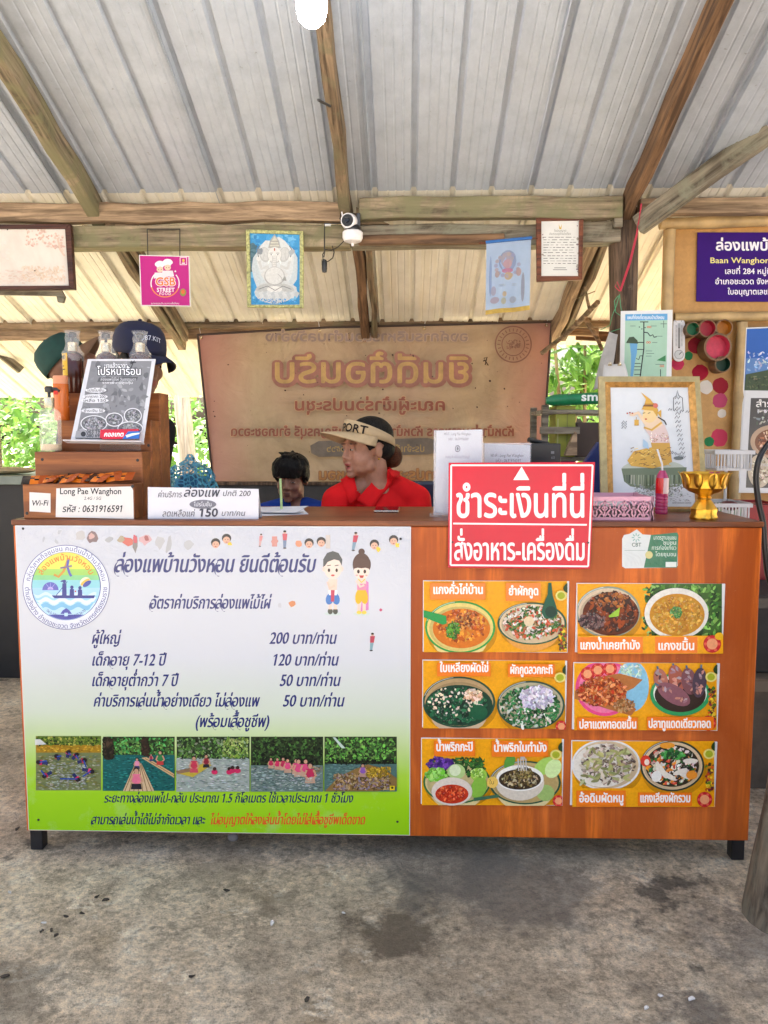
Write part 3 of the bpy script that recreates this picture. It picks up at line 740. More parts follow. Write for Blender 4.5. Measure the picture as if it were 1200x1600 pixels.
def tiny_face(x, y, r, bow=False):
    pc.ell(x, y-1, r*1.05, r*1.02, L('#2f2a2a'), 0, 14); pc.ell(x, y+r*.28, r*.8, r*.8, L('#d9a98e'), 0, 12)
    for sx in (-.3, .3): pc.ell(x+sx*r, y+r*.15, r*.13, r*.09, L('#33241e'), 0, 6)
    pc.ell(x, y+r*.72, r*.25, r*.09, L('#a04038'), 0, 6)
    if bow: pc.blob(x+r*.8, y+r*1.1, r*.5, L('#e8c23a'))
    scrap_done()
for x, y, r, bw in ((337, 849, 7, 0), (354, 842, 7, 1), (483, 849, 7, 0), (502, 847, 7, 0), (585, 851, 7, 1), (615, 844, 7, 1)): tiny_face(x, y, r, bw)
def tiny_fig(x, y, h, top, legs, tilt=0):
    pc.ell(x+tilt, y-h*.42, h*.085, h*.09, L('#d0a088'), 0, 8); pc.ell(x+tilt, y-h*.46, h*.09, h*.06, L('#2c2424'), 0, 8)
    pc.poly([(x-h*.13+tilt, y-h*.33), (x+h*.14+tilt, y-h*.33), (x+h*.11, y+h*.05), (x-h*.1, y+h*.05)], L(top))
    pc.poly([(x-h*.1, y+h*.04), (x+h*.1, y+h*.04), (x+h*.06-tilt, y+h*.46), (x-h*.08-tilt, y+h*.46)], L(legs))
    pc.ell(x-tilt, y+h*.48, h*.1, h*.04, L('#3a3434'), 0, 8); scrap_done()
tiny_fig(554, 846, 29, '#b93a50', '#7a95a8', 2); tiny_fig(581, 1003, 28, '#b93a50', '#7fa5ad', 1); tiny_fig(445, 843, 28, '#c2525c', '#7484a0'); tiny_fig(407, 844, 20, '#d48a88', '#c9a09c', 1)
for x, y, c in ((429, 846, '#c88a80'), (467, 849, '#d9906c')):
    pc.blob(x, y, 6, L(c), 1.0 if x > 450 else .9, 10, .3)
    pc.rect(x-4, y-8, x+4, y+8, L(c)) if x < 450 else None
    scrap_done()
pc.blob(456, 943, 5, L('#d48a5c'), 1, 8, .3); scrap_done(); pc.blob(437, 945, 4, L('#c5c5c8'), 1, 6); scrap_done(); pc.blob(595, 953, 3, L('#c44a70'), 1, 4, .1); scrap_done()
pc.rect(509, 836, 516, 857, L('#c9beb4')); scrap_done()
# cartoon couple in old time dress
pc = Pic((0, BP, 0)); SK = L('#f0cdb8')
x = 520                                        # boy
pc.ell(x, 959, 13, 3, L('#c9d6cf'))
for s_ in (-4, 4): pc.ell(x+s_, 955, 4, 5, L('#4a5048'), 0, 12); pc.rect(x+s_-2.5, 940, x+s_+2.5, 952, SK)
pc.ell(x-5, 936, 6, 9, L('#3f78bd'), 10, 14); pc.ell(x+5, 936, 6, 9, L('#3f78bd'), -10, 14)
pc.poly([(x-7, 905), (x+7, 905), (x+6, 925), (x-6, 925)], SK); pc.poly([(x-7, 922), (x+7, 922), (x+6, 930), (x-6, 930)], L('#f0efec'))
pc.poly([(x-3, 922), (x+3, 922), (x+2, 940), (x-3, 940)], L('#c23a5a')); pc.line([(x-8, 909), (x-5, 919), (x+3, 915)], 4, L('#eec4ac'))
pc.ell(x, 887, 14, 18, L('#f3d6c4')); pc.ell(x-14, 889, 2.5, 4, SK); pc.ell(x+14, 889, 2.5, 4, SK)
pc.poly([(x-15, 886), (x-15, 874), (x-9, 864), (x, 861), (x+9, 864), (x+15, 874), (x+14, 884), (x+10, 876), (x+2, 874), (x-8, 878), (x-12, 884)], L('#4c4f50'))
for s_ in (-6, 6): pc.ell(x+s_, 891, 2, 3, L('#3a2c26'), 0, 10); pc.line([(x+s_-3, 884), (x+s_+3, 883)], 1.2, L('#4c4038'))
pc.ell(x, 899, 3, 1.6, L('#c8584e'), 0, 10)
pc.build('cartoon_boy', pb, MT['gloss_print']); pc = Pic((0, BP, 0))
x = 565                                        # girl
pc.ell(x, 959, 13, 3, L('#c9d6cf'))
pc.poly([(x+4, 905), (x+11, 910), (x+11, 953), (x-2, 956)], L('#d880b8'))
for s_ in (-4, 4): pc.rect(x+s_-2.5, 940, x+s_+2.5, 956, SK); pc.ell(x+s_, 957, 4, 2.8, L('#e8cc4a'), 0, 10)
pc.ell(x-4, 932, 6, 12, L('#e6b414'), 8, 14); pc.ell(x+4, 932, 6, 12, L('#e6b414'), -8, 14); pc.rect(x-7, 920, x+7, 928, L('#e6b414'))
pc.poly([(x-7, 903), (x+7, 903), (x+7, 922), (x-7, 922)], SK); pc.poly([(x-7, 912), (x+8, 912), (x+7, 922), (x-7, 922)], L('#e58aa8')); pc.line([(x-8, 907), (x-2, 917), (x+4, 914)], 3.5, SK)
pc.line([(x-5, 905), (x, 910), (x+5, 905)], 1.6, L('#e8c030'))
pc.ell(x, 862, 5, 5, L('#4a2b26')); pc.ell(x, 882, 14, 18, L('#4a2b26')); pc.ell(x+11, 882, 3.5, 9, L('#4a2b26'))
pc.ell(x, 892, 12, 13, L('#f6d7c6'))
pc.poly([(x-13, 889), (x-12, 876), (x, 872), (x+12, 876), (x+12, 889), (x+6, 887), (x, 888), (x-6, 887)], L('#50302a'))
for s_ in (-5, 5): pc.ell(x+s_, 893, 2.2, 3.2, L('#33221e'), 0, 10); pc.ell(x+s_*1.5, 899, 2, 1.3, L('#f0a8a0'), 0, 8)
pc.poly([(x-4, 899), (x+4, 899), (x+2, 903), (x-2, 903)], L('#c2433c'))
pc.build('cartoon_girl', pb, MT['gloss_print'])
# the lettering
def script(t, x0, y, x1, size, col=NAVY, w='n', sh_=.26): p = Pic((0, BP, 0)); p.text(t, x0, y, size, col, x1, w, sh_); p.build('lettering', pb, MT['gloss_print'])
script('ล่องแพบ้านวังหอน ยินดีต้อนรับ', 178, 894, 492, 37, w='c')
script('อัตราค่าบริการล่องแพไม้ไผ่', 233, 951, 422, 27, w='c')
for (a, xa, xb), (t, xc, xd), y in ((('ผู้ใหญ่', 142, 187), ('200 บาท/ท่าน', 420, 525), 1006), (('เด็กอายุ 7-12 ปี', 142, 258), ('120 บาท/ท่าน', 424, 528), 1040),
        (('เด็กอายุต่ำกว่า 7 ปี', 142, 277), ('50 บาท/ท่าน', 436, 531), 1072), (('ค่าบริการเล่นน้ำอย่างเดียว ไม่ล่องแพ', 145, 404), ('50 บาท/ท่าน', 441, 537), 1104)):
    script(a, xa, y, xb, 26, w='c'); script(t, xc, y, xd, 26, w='c')
script('(พร้อมเสื้อชูชีพ)', 304, 1136, 420, 26, w='c')
script('ระยะทางล่องแพไป-กลับ ประมาณ 1.5 กิโลเมตร ใช้เวลาประมาณ 1 ชั่วโมง', 162, 1254, 551, 20, L('#1d2a50'), 'c')
script('สามารถเล่นน้ำได้ไม่จำกัดเวลา และ', 142, 1288, 320, 21, L('#1d2a50'), 'c')
script('ไม่อนุญาตให้ลงเล่นน้ำโดยไม่ใส่เสื้อชูชีพเด็ดขาด', 328, 1288, 570, 21, L('#e0561f'), 'c')
# emblem
pc = Pic((0, BP, 0), start=200); pc.aff = (103.5, 917.5, 97, 917, .905); cx, cy = 97, 917; NV = L('#3a3f86')
pc.ell(cx, cy, 75, 73, NV, 0, 64); pc.ell(cx, cy, 74, 72, L('#dfe3ec'), 0, 64)
bands = [('#e9d85a', -1), ('#d9dc5a', -.75), ('#9fce62', -.5), ('#86cc8c', -.32), ('#8fcfd6', -.18), ('#a5d3ee', .05), ('#9fd0ee', .28), ('#c8e2f2', .5), ('#b8dcf0', .62)]
pc.ell(cx, cy-2, 60, 59, NV, 0, 60)
for i, (c, t) in enumerate(bands):
    a = math.degrees(math.asin(max(-1, min(1, t)))); R = 58.5
    pts = [(cx + R*math.cos(rad(q)), cy-2 + R*math.sin(rad(q))) for q in [a + (180-2*a)*k/40 for k in range(41)]]
    pc.poly(pts, L(c))
def wave(y, h, c):
    pts = []
    for k in range(29):
        x = -56 + 4*k; lim = 57.5
        yy = y + 3*math.sin(k*.9)
        if x*x + yy*yy < lim*lim: pts.append((x, yy))
    low = [(x, yy+h) for x, yy in pts if x*x + (yy+h)**2 < lim*lim][::-1]
    if len(pts) > 2 and len(low) > 2: pc.poly([(cx+x, cy-2+yy) for x, yy in pts+low], L(c))
wave(22, 7, '#dcecf6'); wave(31, 8, '#7fbcdc'); wave(13, 5, '#cfe6f4')
pts = [(cx + 58*math.cos(rad(q)), cy-2 + 58*math.sin(rad(q))) for q in range(58, 123, 4)]
pc.poly(pts, L('#4a50a8')); pc.poly([(cx-10, cy+46), (cx-6, cy+40), (cx, cy+36), (cx+6, cy+40), (cx+10, cy+46)], L('#4a50a8')); pc.rect(cx-3, cy+44, cx+3, cy+50, L('#b8dcf0'))
boat = L('#2f3a88')
pc.poly([(cx-25, cy+14), (cx+50, cy+14), (cx+48, cy+19), (cx-20, cy+19)], boat)
for x, h in ((-3, 24), (10, 14), (24, 13)):
    pc.ell(cx+x, cy+14-h, 3, 3.2, boat, 0, 10); pc.poly([(cx+x-3.5, cy+17-h), (cx+x+3.5, cy+17-h), (cx+x+4, cy+15), (cx+x-4, cy+15)], boat)
pc.line([(cx-17, cy+14), (cx+2, cy-10)], 1.2, boat); pc.ell(cx-5, cy-11, 5, 1.6, boat, -12, 10); pc.blob(cx+16, cy+7, 1.5, L('#d04848'), 1, 6)
pc.ell(cx-27, cy+5, 14, 14, L('#5d62b8'), 0, 20, 180, 360)
for k in range(4): pc.ell(cx-27, cy+4, 5, 5, L('#b9a8e0'), 0, 12, 180, 360) if k == 0 else pc.line([(cx-27, cy+4), (cx-27+13*math.cos(rad(200+k*35)), cy+4+12*math.sin(rad(200+k*35)))], .8, L('#9a9ee0'))
pc.ell(cx+33, cy-9, 9.5, 8, L('#f0e8c8'), -35, 18); pc.ell(cx+33, cy-9, 9.5, 3.5, L('#e6b84a'), -35, 14); pc.ell(cx+36, cy-6, 8.5, 4, L('#3a4aa0'), -35, 14)
pc.line([(cx-21, cy-22), (cx-13, cy-18), (cx-4, cy-28), (cx+2, cy-44), (cx+5, cy-50)], 4.2, L('#c98e3a')); pc.line([(cx+4, cy-48), (cx+2, cy-36), (cx+6, cy-24), (cx+9, cy-19)], 4.2, L('#5a60b0')); pc.line([(cx-10, cy-33), (cx+10, cy-37)], 3, L('#7a6a8a'))
pc.text('ล่องแพบ้านวังหอน', 0, 0, 14, L('#d8742c'), w='b', arc=(cx, cy-2, 45, 0, True))
pc.text('กลุ่มวิสาหกิจชุมชน คนต้นน้ำบ้านวังหอน', 0, 0, 11.5, NV, w='n', arc=(cx, cy, 63, 0, True))
pc.text('ตำบลวังอ่าง อำเภอชะอวด จังหวัดนครศรีธรรมราช', 0, 0, 11.5, NV, w='n', arc=(cx, cy, 71, 180, False))
pc.text('063-1916591 , 080-6953670', 0, 0, 6.5, NV, w='n', arc=(cx, cy-2, 55, 180, False))
pc.build('emblem', pb, MT['gloss_print'])
# five photographs printed along the bottom
DG = [L(c) for c in ('#1c2a18', '#2b3d22', '#3c5a2c', '#4d7a36', '#6f9a48')]
def photo(x0, y0, x1, y1, fn):
    global pc
    pc = Pic((0, BP, 0)); pc.rect(x0, y0, x1, y1, L('#2c3a20')); fn(x0, y0, x1, y1); pc.build('printed_photograph', pb, MT['photo'])
VEST = [L('#c8285a'), L('#b82a50'), L('#d84a78')]
def mini(x, y, h, vest=None, legs='#2c3a6a', skin='#c89878'):
    vest = vest or random.choice(VEST)
    pc.ell(x, y-h*.82, h*.13, h*.15, L('#2a2020'), 0, 8); pc.ell(x, y-h*.78, h*.1, h*.11, L(skin), 0, 8)
    pc.poly([(x-h*.17, y-h*.66), (x+h*.17, y-h*.66), (x+h*.2, y-h*.22), (x-h*.2, y-h*.22)], vest)
    pc.line([(x-h*.16, y-h*.6), (x-h*.26, y-h*.35), (x-h*.1, y-h*.2)], h*.09, L(skin)); pc.line([(x+h*.16, y-h*.6), (x+h*.27, y-h*.35), (x+h*.12, y-h*.2)], h*.09, L(skin))
    pc.poly([(x-h*.2, y-h*.24), (x+h*.2, y-h*.24), (x+h*.24, y), (x-h*.24, y)], L(legs))
def ph1(a, b, c, d):
    pc.rect(a, b, c, b+24, L('#5f7426')); pc.rect(a, b+14, c, b+26, L('#a8801c')); pc.rect(a, b+26, c, d, L('#7a8252'))
    pc.fill(a, b, c, b+16, 70, 4, [L('#3d5a1c'), L('#6f8a2c'), L('#a9a84a'), L('#26381a')]); pc.fill(a, b+14, c, b+26, 40, 4, [L('#c2922a'), L('#8a6a1a'), L('#d0a838')], .35)
    pc.fill(a, b+28, c, d, 150, 5, [L('#8a8a42'), L('#9a9a70'), L('#6a7858'), L('#aeb09a'), L('#7c7a30')], .3); pc.fill(a+16, b+40, c-20, d, 90, 4, [L('#9aa294'), L('#b8bcb0'), L('#808a78')], .3)
    pc.poly([(a, b+4), (a+8, b+4), (a+18, b+12), (a, b+13)], L('#d8d8d0'))
    pts = [(63, 1190), (90, 1181), (108, 1175), (120, 1179), (132, 1187), (143, 1204), (122, 1216), (72, 1211)]
    for i, (x, y) in enumerate(pts):
        dx, dy = (102-x)*.3, (1195-y)*.35
        pc.line([(x, y), (x+dx*.4, y+dy*.4), (x+dx*1.1, y+dy*1.1)], 5, L('#27305e')); pc.line([(x, y), (x+dx*.35, y+dy*.35)], 8, VEST[i % 3]); pc.ell(x-dx*.15, y-dy*.15, 4, 3.4, L('#241c22'), 0, 9)
        q = pts[(i+1) % 8]; pc.line([(x, y), ((x+q[0])/2-2, (y+q[1])/2+2)], 2.2, L('#2b4a9a'))
def ph2(a, b, c, d):
    pc.fill(a, b, c, b+32, 170, 5, DG + [L('#3f9a48'), L('#69c060')]); pc.rect(a, b+28, c, d, L('#17605c')); pc.fill(a, b+30, c, d, 120, 5, [L('#0f4c48'), L('#1f7872'), L('#14504e'), L('#2c8a80')], .3)
    pc.fill(a, b, a+18, b+34, 40, 5, [L('#2c2418'), L('#4a3c2c'), L('#1c1a14')], 1.4); pc.fill(a+60, b, a+74, b+30, 25, 4, [L('#2a2018'), L('#3c2c20')], 1.4)
    pc.poly([(222, 1183), (230, 1182), (273, 1208), (273, 1214)], L('#c9a878')); pc.line([(228, 1184), (273, 1211)], 1, L('#8a6a42'))
    pc.poly([(193, 1235), (212, 1192), (222, 1192), (242, 1235)], L('#d0b48c'))
    for k in range(7): pc.line([(196+k*7, 1235), (212.5+k*1.5, 1193)], 1.4, L('#8f6f48'))
    mini(215, 1200, 18, L('#e08aa8')); mini(214, 1232, 36, L('#e0708c'), '#24222c'); mini(251, 1194, 24, L('#2f7a44'), '#b83838'); mini(237, 1188, 12, L('#a02c48'))
def ph3(a, b, c, d):
    pc.fill(a, b, c, b+38, 190, 5, DG + [L('#8a9a78')]); pc.fill(a+70, b, c, b+34, 50, 5, [L('#7a9a3c'), L('#b0c070'), L('#506a30')])
    pc.rect(a, b+34, c, d, L('#a2aba0')); pc.fill(a, b+30, c, d, 170, 5, [L('#8f9c92'), L('#b6bfb4'), L('#c8cec6'), L('#7a8a80')], .25)
    pc.poly([(278, 1207), (322, 1190), (332, 1194), (302, 1213)], L('#c0a83c')); pc.poly([(276, 1203), (300, 1198), (300, 1204), (278, 1208)], L('#8a6c50'))
    mini(304, 1206, 28, L('#c2384e'), '#c04a5a'); mini(323, 1198, 22, L('#8c2434'), '#23232c')
    for x, y in ((336, 1203), (359, 1203), (364, 1201), (372, 1201)): pc.ell(x, y+2, 5, 4, VEST[0], 0, 9); pc.ell(x, y-3, 3, 3, L('#3a2420'), 0, 8)
def ph4(a, b, c, d):
    pc.fill(a, b, c, b+46, 240, 5, DG[:4] + [L('#141c14'), L('#20301c')]); pc.rect(a, b+44, c, d, L('#6d8078'))
    pc.fill(a, b+42, c, d, 200, 5, [L('#5a7068'), L('#80928a'), L('#9aa8a2'), L('#aebab4'), L('#4a6058')], .25); pc.fill(a+60, b+44, c, b+56, 30, 4, [L('#b8986a'), L('#8a6c44')], .3)
    for i, (x, y, h) in enumerate(((424, 1199, 18), (434, 1201, 20), (443, 1202, 22), (450, 1206, 24), (463, 1208, 26), (467, 1212, 30), (478, 1212, 30), (485, 1222, 34))): mini(x, y, h, None, '#c09a80')
    pc.fill(430, 1208, 490, 1228, 40, 3, [L('#c8cec8'), L('#8c9c94')], .3)
def ph5(a, b, c, d):
    pc.fill(a, b, c, b+42, 220, 5, DG + [L('#4f9a38'), L('#7cc050')]); pc.rect(a, b+42, c, d, L('#4c6e68')); pc.fill(a, b+40, a+60, d, 80, 5, [L('#3c5c58'), L('#5c8078'), L('#6f8f88')], .25)
    pc.fill(a, b+34, c, b+43, 40, 4, [L('#141a12'), L('#20281a')], .5); pc.poly([(520, 1151), (524, 1151), (540, 1168), (534, 1168)], L('#c8d8c8'))
    pc.poly([(508, 1235), (530, 1212), (556, 1200), (575, 1193), (600, 1200), (620, 1215), (620, 1228), (590, 1235)], L('#8a6c3c'))
    pc.fill(520, 1206, 612, 1234, 130, 5, [L('#7a5a34'), L('#a88a58'), L('#5a4428'), L('#b8a07c'), L('#8a7a8a')], .45); pc.fill(570, 1196, 612, 1214, 60, 4, [L('#b8922c'), L('#d0aa3c'), L('#8a701c')], .5)
    mini(567, 1212, 22, L('#8a5aa8'), '#b08a7a'); pc.rect(609, 1226, 617, 1233, L('#e0c020')); pc.ell(613, 1229, 2, 2, L('#3a3010'), 0, 8)
for (x0, x1), fn in zip(((56, 158), (161, 273), (276, 390), (392, 505), (507, 620)), (ph1, ph2, ph3, ph4, ph5)): photo(x0, 1150 if x0 < 100 else 1151, x1, 1235 if x1 < 300 else 1236, fn)
for px_, py_ in ((36, 826), (626, 842), (60, 1281), (621, 1284)):
    q = P(px_, py_, -.0068); mb = MB(); Mx = Euler((rad(90), 0, 0)).to_matrix()
    mb.lathe([(0, .0012), (.003, .001), (.004, 0)], q, 10, M=Mx); mb.build('screw', MT['black_metal'], pb)

# ------------------------------------------------------------------ six menu panels
OR1, OR2 = L('#f2a60c'), L('#f07a14')
MENU = MT['photo']
def bowl_pic(cx, cy, rx, ry, rim, inner, clip, outer=None):
    pc.ell(cx + rx*.05, cy + ry*.22, rx*1.0, ry*1.0, tuple(q*.62 for q in OR1), 0, 30, clip=clip)
    if outer: pc.ell(cx, cy+ry*.35, rx*.8, ry*.95, outer, 0, 30, clip=clip)
    pc.ell(cx, cy, rx, ry, rim, 0, 40, clip=clip); pc.ell(cx, cy, rx*.94, ry*.93, inner, 0, 40, clip=clip)
    pc.ell(cx, cy + ry*.06, rx*.88, ry*.85, tuple(q*.72 for q in inner), 0, 40, clip=clip); pc.ell(cx + rx*.05, cy + ry*.10, rx*.84, ry*.80, tuple(q*.86 for q in inner), 0, 40, clip=clip)
    pc.line([(min(max(cx + rx*.97*math.cos(rad(q)), clip[0]), clip[2]), min(max(cy + ry*.97*math.sin(rad(q)), clip[1]), clip[3])) for q in range(195, 262, 6)], 1.0, lerp(rim, (.9, .9, .86), .6))
def tomato(x, y, r, clip):
    pc.ell(x, y, r, r, L('#c8242a'), 0, 16, clip=clip); pc.ell(x, y, r*.62, r*.62, L('#f0a070'), 0, 14, clip=clip)
    for k in range(6): pc.ell(x+r*.75*math.cos(k*1.05), y+r*.75*math.sin(k*1.05), r*.18, r*.18, L('#e8604c'), 0, 8, clip=clip)
def olive(x, y, clip):
    for a in (-60, -20, 20): pc.ell(x+6*math.cos(rad(a))+4, y-9+6*math.sin(rad(a)), 6, 2.4, L('#27421e'), a, 10, clip=clip)
    pc.ell(x, y, 9, 8, L('#e6d878'), 0, 14, clip=clip); pc.ell(x, y, 6, 5.5, L('#a8b02a'), 0, 14, clip=clip)
def edge_garnish(x, y0, y1, clip):
    pc.fill(x-8, y0, x+7, y1, 26, 5, [L('#c88a1c'), L('#5a7a20'), L('#7a2030'), L('#e8c030'), L('#3c3020'), L('#d8601c')], .8)
SPEC = []
def menu_panel(label, x0, y0, x1, y1, fn, caps):
    global pc
    t = thing('menu_panel', label, 'menu panel', (P((x0+x1)/2, y1, 0).x, 0, P((x0+x1)/2, y1, 0).z), 'food picture panels on the counter')
    a, b = P(x0, y0, -.005), P(x1, y1, -.005)
    bx('backing', (a.x, -.005, b.z), (b.x, -.0005, a.z), MT['white_plastic'], t, .0008)
    pc = Pic((0, -.0051, 0)); clip = (x0+1, y0+1, x1-1, y1-1)
    pc.rect(*clip, OR1); fn(clip)
    pc.build('dish_picture', t, MENU); pc = Pic((0, -.0051, 0), start=pc.k+2)
    for (tx, ta, tb, by, bx0, bx1, by0, by1) in caps:
        pc.rect(max(bx0, clip[0]), max(by0, clip[1]), min(bx1, clip[2]), min(by1, clip[3]), OR2); pc.text(tx, ta, by, 19, L('#fbf4ea'), tb, 'x')
    pc.build('dish_name', t, MT['gloss_print'])
def f1(c):
    bowl_pic(719, 980, 55, 41, L('#2f9a44'), L('#e8d078'), c, L('#e8d48c')); pc.ell(721, 982, 45, 31, L('#d8741c'), 0, 30, clip=c)
    pc.scatter(722, 978, 38, 24, 90, 6, [L('#e08420'), L('#c85a14'), L('#f0a030'), L('#a84410')]); pc.scatter(728, 968, 20, 12, 40, 5, [L('#7a3818'), L('#b85a20'), L('#d89040')]); pc.scatter(708, 984, 10, 14, 30, 5, [L('#3f7a20'), L('#5c9a2c'), L('#2c5a1c')])
    pc.poly([(c[0], 953), (697, 962), (698, 974), (692, 976), (c[0], 964)], L('#249a4c'))
    bowl_pic(831, 974, 54, 33, L('#2b5a40'), L('#e0c8a0'), c, L('#e6a04a'))
    pc.scatter(831, 972, 44, 25, 240, 5, [L('#e8d8cc'), L('#3c6a30'), L('#5a8a44'), L('#d05a38'), L('#f0ead8'), L('#a8743c'), L('#2c4a20')]); pc.ell(826, 970, 8, 8, L('#e8d0a8'), 0, 12)
    pc.poly([(856, c[1]+2), (861, c[1]+2), (863, 930), (868, 945), (871, 958), (862, 966), (850, 965), (845, 955), (850, 940), (855, 928)], L('#145a44')); pc.ell(860, 955, 9, 9, L('#0c3a30'), 0, 14)
    olive(876, 930, c); edge_garnish(879, 975, 1016, c)
def f2(c):
    pc.rect(1018, c[1], c[2], 995, L('#3c6428')); pc.fill(1000, c[1], c[2], 1000, 120, 9, [L('#2c5a24'), L('#4f8a34'), L('#6fae48'), L('#8cc060'), L('#1c3c1c')], .45)
    bowl_pic(950, 956, 50, 40, L('#8a9a88'), L('#d8c0a0'), c); pc.ell(954, 959, 44, 34, L('#5c2410'), 0, 30)
    pc.scatter(954, 956, 40, 30, 130, 7, [L('#7a3414'), L('#4a1a10'), L('#943f14'), L('#301410')]); pc.scatter(955, 938, 28, 12, 50, 6, [L('#b86a2c'), L('#8a4a20'), L('#3a1c18')]); pc.scatter(925, 970, 20, 12, 45, 6, [L('#2a1820'), L('#4a2a30'), L('#7a5a58')]); pc.poly([(950, 962), (968, 948), (966, 962), (952, 964)], L('#9cc83c'))
    pc.ell(1056, 958, 50, 40, L('#e6e2d6'), 0, 36); pc.ell(1057, 960, 43, 33, L('#c88a20'), 0, 36)
    pc.scatter(1057, 960, 38, 28, 170, 5, [L('#d09a30'), L('#b87818'), L('#e0b048'), L('#c48420')]); pc.scatter(1055, 956, 9, 9, 36, 3.5, [L('#4a8a3c'), L('#2f6a2c'), L('#78b060')])
    pc.rect(c[0], 992, c[2], c[3], OR1); tomato(1111, 1005, 14, c); pc.ell(1122, 993, 7, 6, L('#f0b81c'), 0, 10, clip=c)
def f3(c):
    bowl_pic(717, 1097, 57, 40, L('#1f4c38'), L('#b89a6c'), c, L('#c8b090')); pc.ell(717, 1102, 53, 32, L('#14402e'), 0, 30)
    pc.scatter(714, 1102, 46, 28, 230, 6, [L('#0f4a30'), L('#1c6a42'), L('#0a2c20'), L('#2c7a50'), L('#123a2a')]); pc.scatter(712, 1096, 44, 24, 26, 4, [L('#e8d8c8'), L('#f0e0c0')]); pc.scatter(740, 1085, 14, 8, 30, 5, [L('#e8c0a0'), L('#f0d8c0'), L('#c89870')]); pc.ell(748, 1112, 14, 12, L('#135a3a'), 0, 14)
    bowl_pic(829, 1101, 53, 38, L('#2b5040'), L('#b8ae8c'), c); pc.scatter(828, 1104, 46, 32, 220, 5, [L('#1c5a30'), L('#2f7a3c'), L('#0f3a20'), L('#e0e0d0'), L('#3f8a4c')])
    pc.scatter(838, 1088, 26, 17, 130, 5, [L('#c8c0d0'), L('#e4dfea'), L('#a89cb4'), L('#f2eef4')]); olive(874, 1057, c); tomato(876, 1133, 9, c)
def f4(c):
    pc.ell(945, 1075, 46, 44, L('#e84a86'), 0, 32, clip=c); pc.ell(945, 1075, 41, 39, L('#f07aa0'), 0, 32, clip=c); pc.ell(988, 1072, 26, 40, L('#8ac4dc'), 0, 24, clip=c); pc.fill(968, 1037, 1004, 1070, 40, 5, [L('#b8d8c0'), L('#d8e8d8'), L('#9ac0a0')], .5)
    for x, y in ((918, 1053), (934, 1047), (953, 1045)): tomato(x, y, 11, c)
    pc.poly([(898, 1080), (935, 1058), (968, 1052), (1004, 1062), (990, 1075), (968, 1085), (994, 1108), (986, 1118), (950, 1108), (915, 1096), (898, 1092)], L('#b87038'))
    pc.scatter(940, 1080, 38, 22, 200, 5, [L('#a84a20'), L('#d06a2c'), L('#e8945a'), L('#8a3414'), L('#c23c1c')]); pc.scatter(975, 1102, 16, 10, 40, 4, [L('#c89460'), L('#8a5a2c')])
    pc.ell(1062, 1084, 47, 34, L('#2a9a58'), 0, 32, clip=c); pc.ell(1062, 1082, 42, 29, L('#e0e8d8'), 0, 30, clip=c); pc.ell(1062, 1085, 40, 27, L('#30201c'), 0, 30, clip=c)
    for x, y, ln, a, w_, cc in ((1032, 1062, 30, 75, 11, '#b06a58'), (1056, 1060, 36, 78, 12, '#a85a48'), (1076, 1064, 34, 80, 12, '#7a4a50'), (1092, 1066, 38, 96, 11, '#4a3a4a'), (1052, 1084, 46, 30, 14, '#8a5660')):
        pc.ell(x, y, ln*.62, w_, L(cc), a, 18, clip=c)
        for k in range(10):
            u = random.uniform(-.5, .5)*ln; pc.blob(x + u*math.cos(rad(a)) + random.uniform(-4, 4), y + u*math.sin(rad(a)) + random.uniform(-3, 3), 4, jit(L(random.choice(('#c88a78', '#5a3438', '#8f6a74', '#a8949c'))), .2), .5)
        pc.line([(x-ln*.6*math.cos(rad(a)), y-ln*.6*math.sin(rad(a))), (x-ln*.75*math.cos(rad(a)), max(c[1], y-ln*.75*math.sin(rad(a))))], 3, L('#4a6a80'))
    olive(1110, 1057, c); edge_garnish(1112, 1072, 1128, c); tomato(1106, 1129, 12, c)
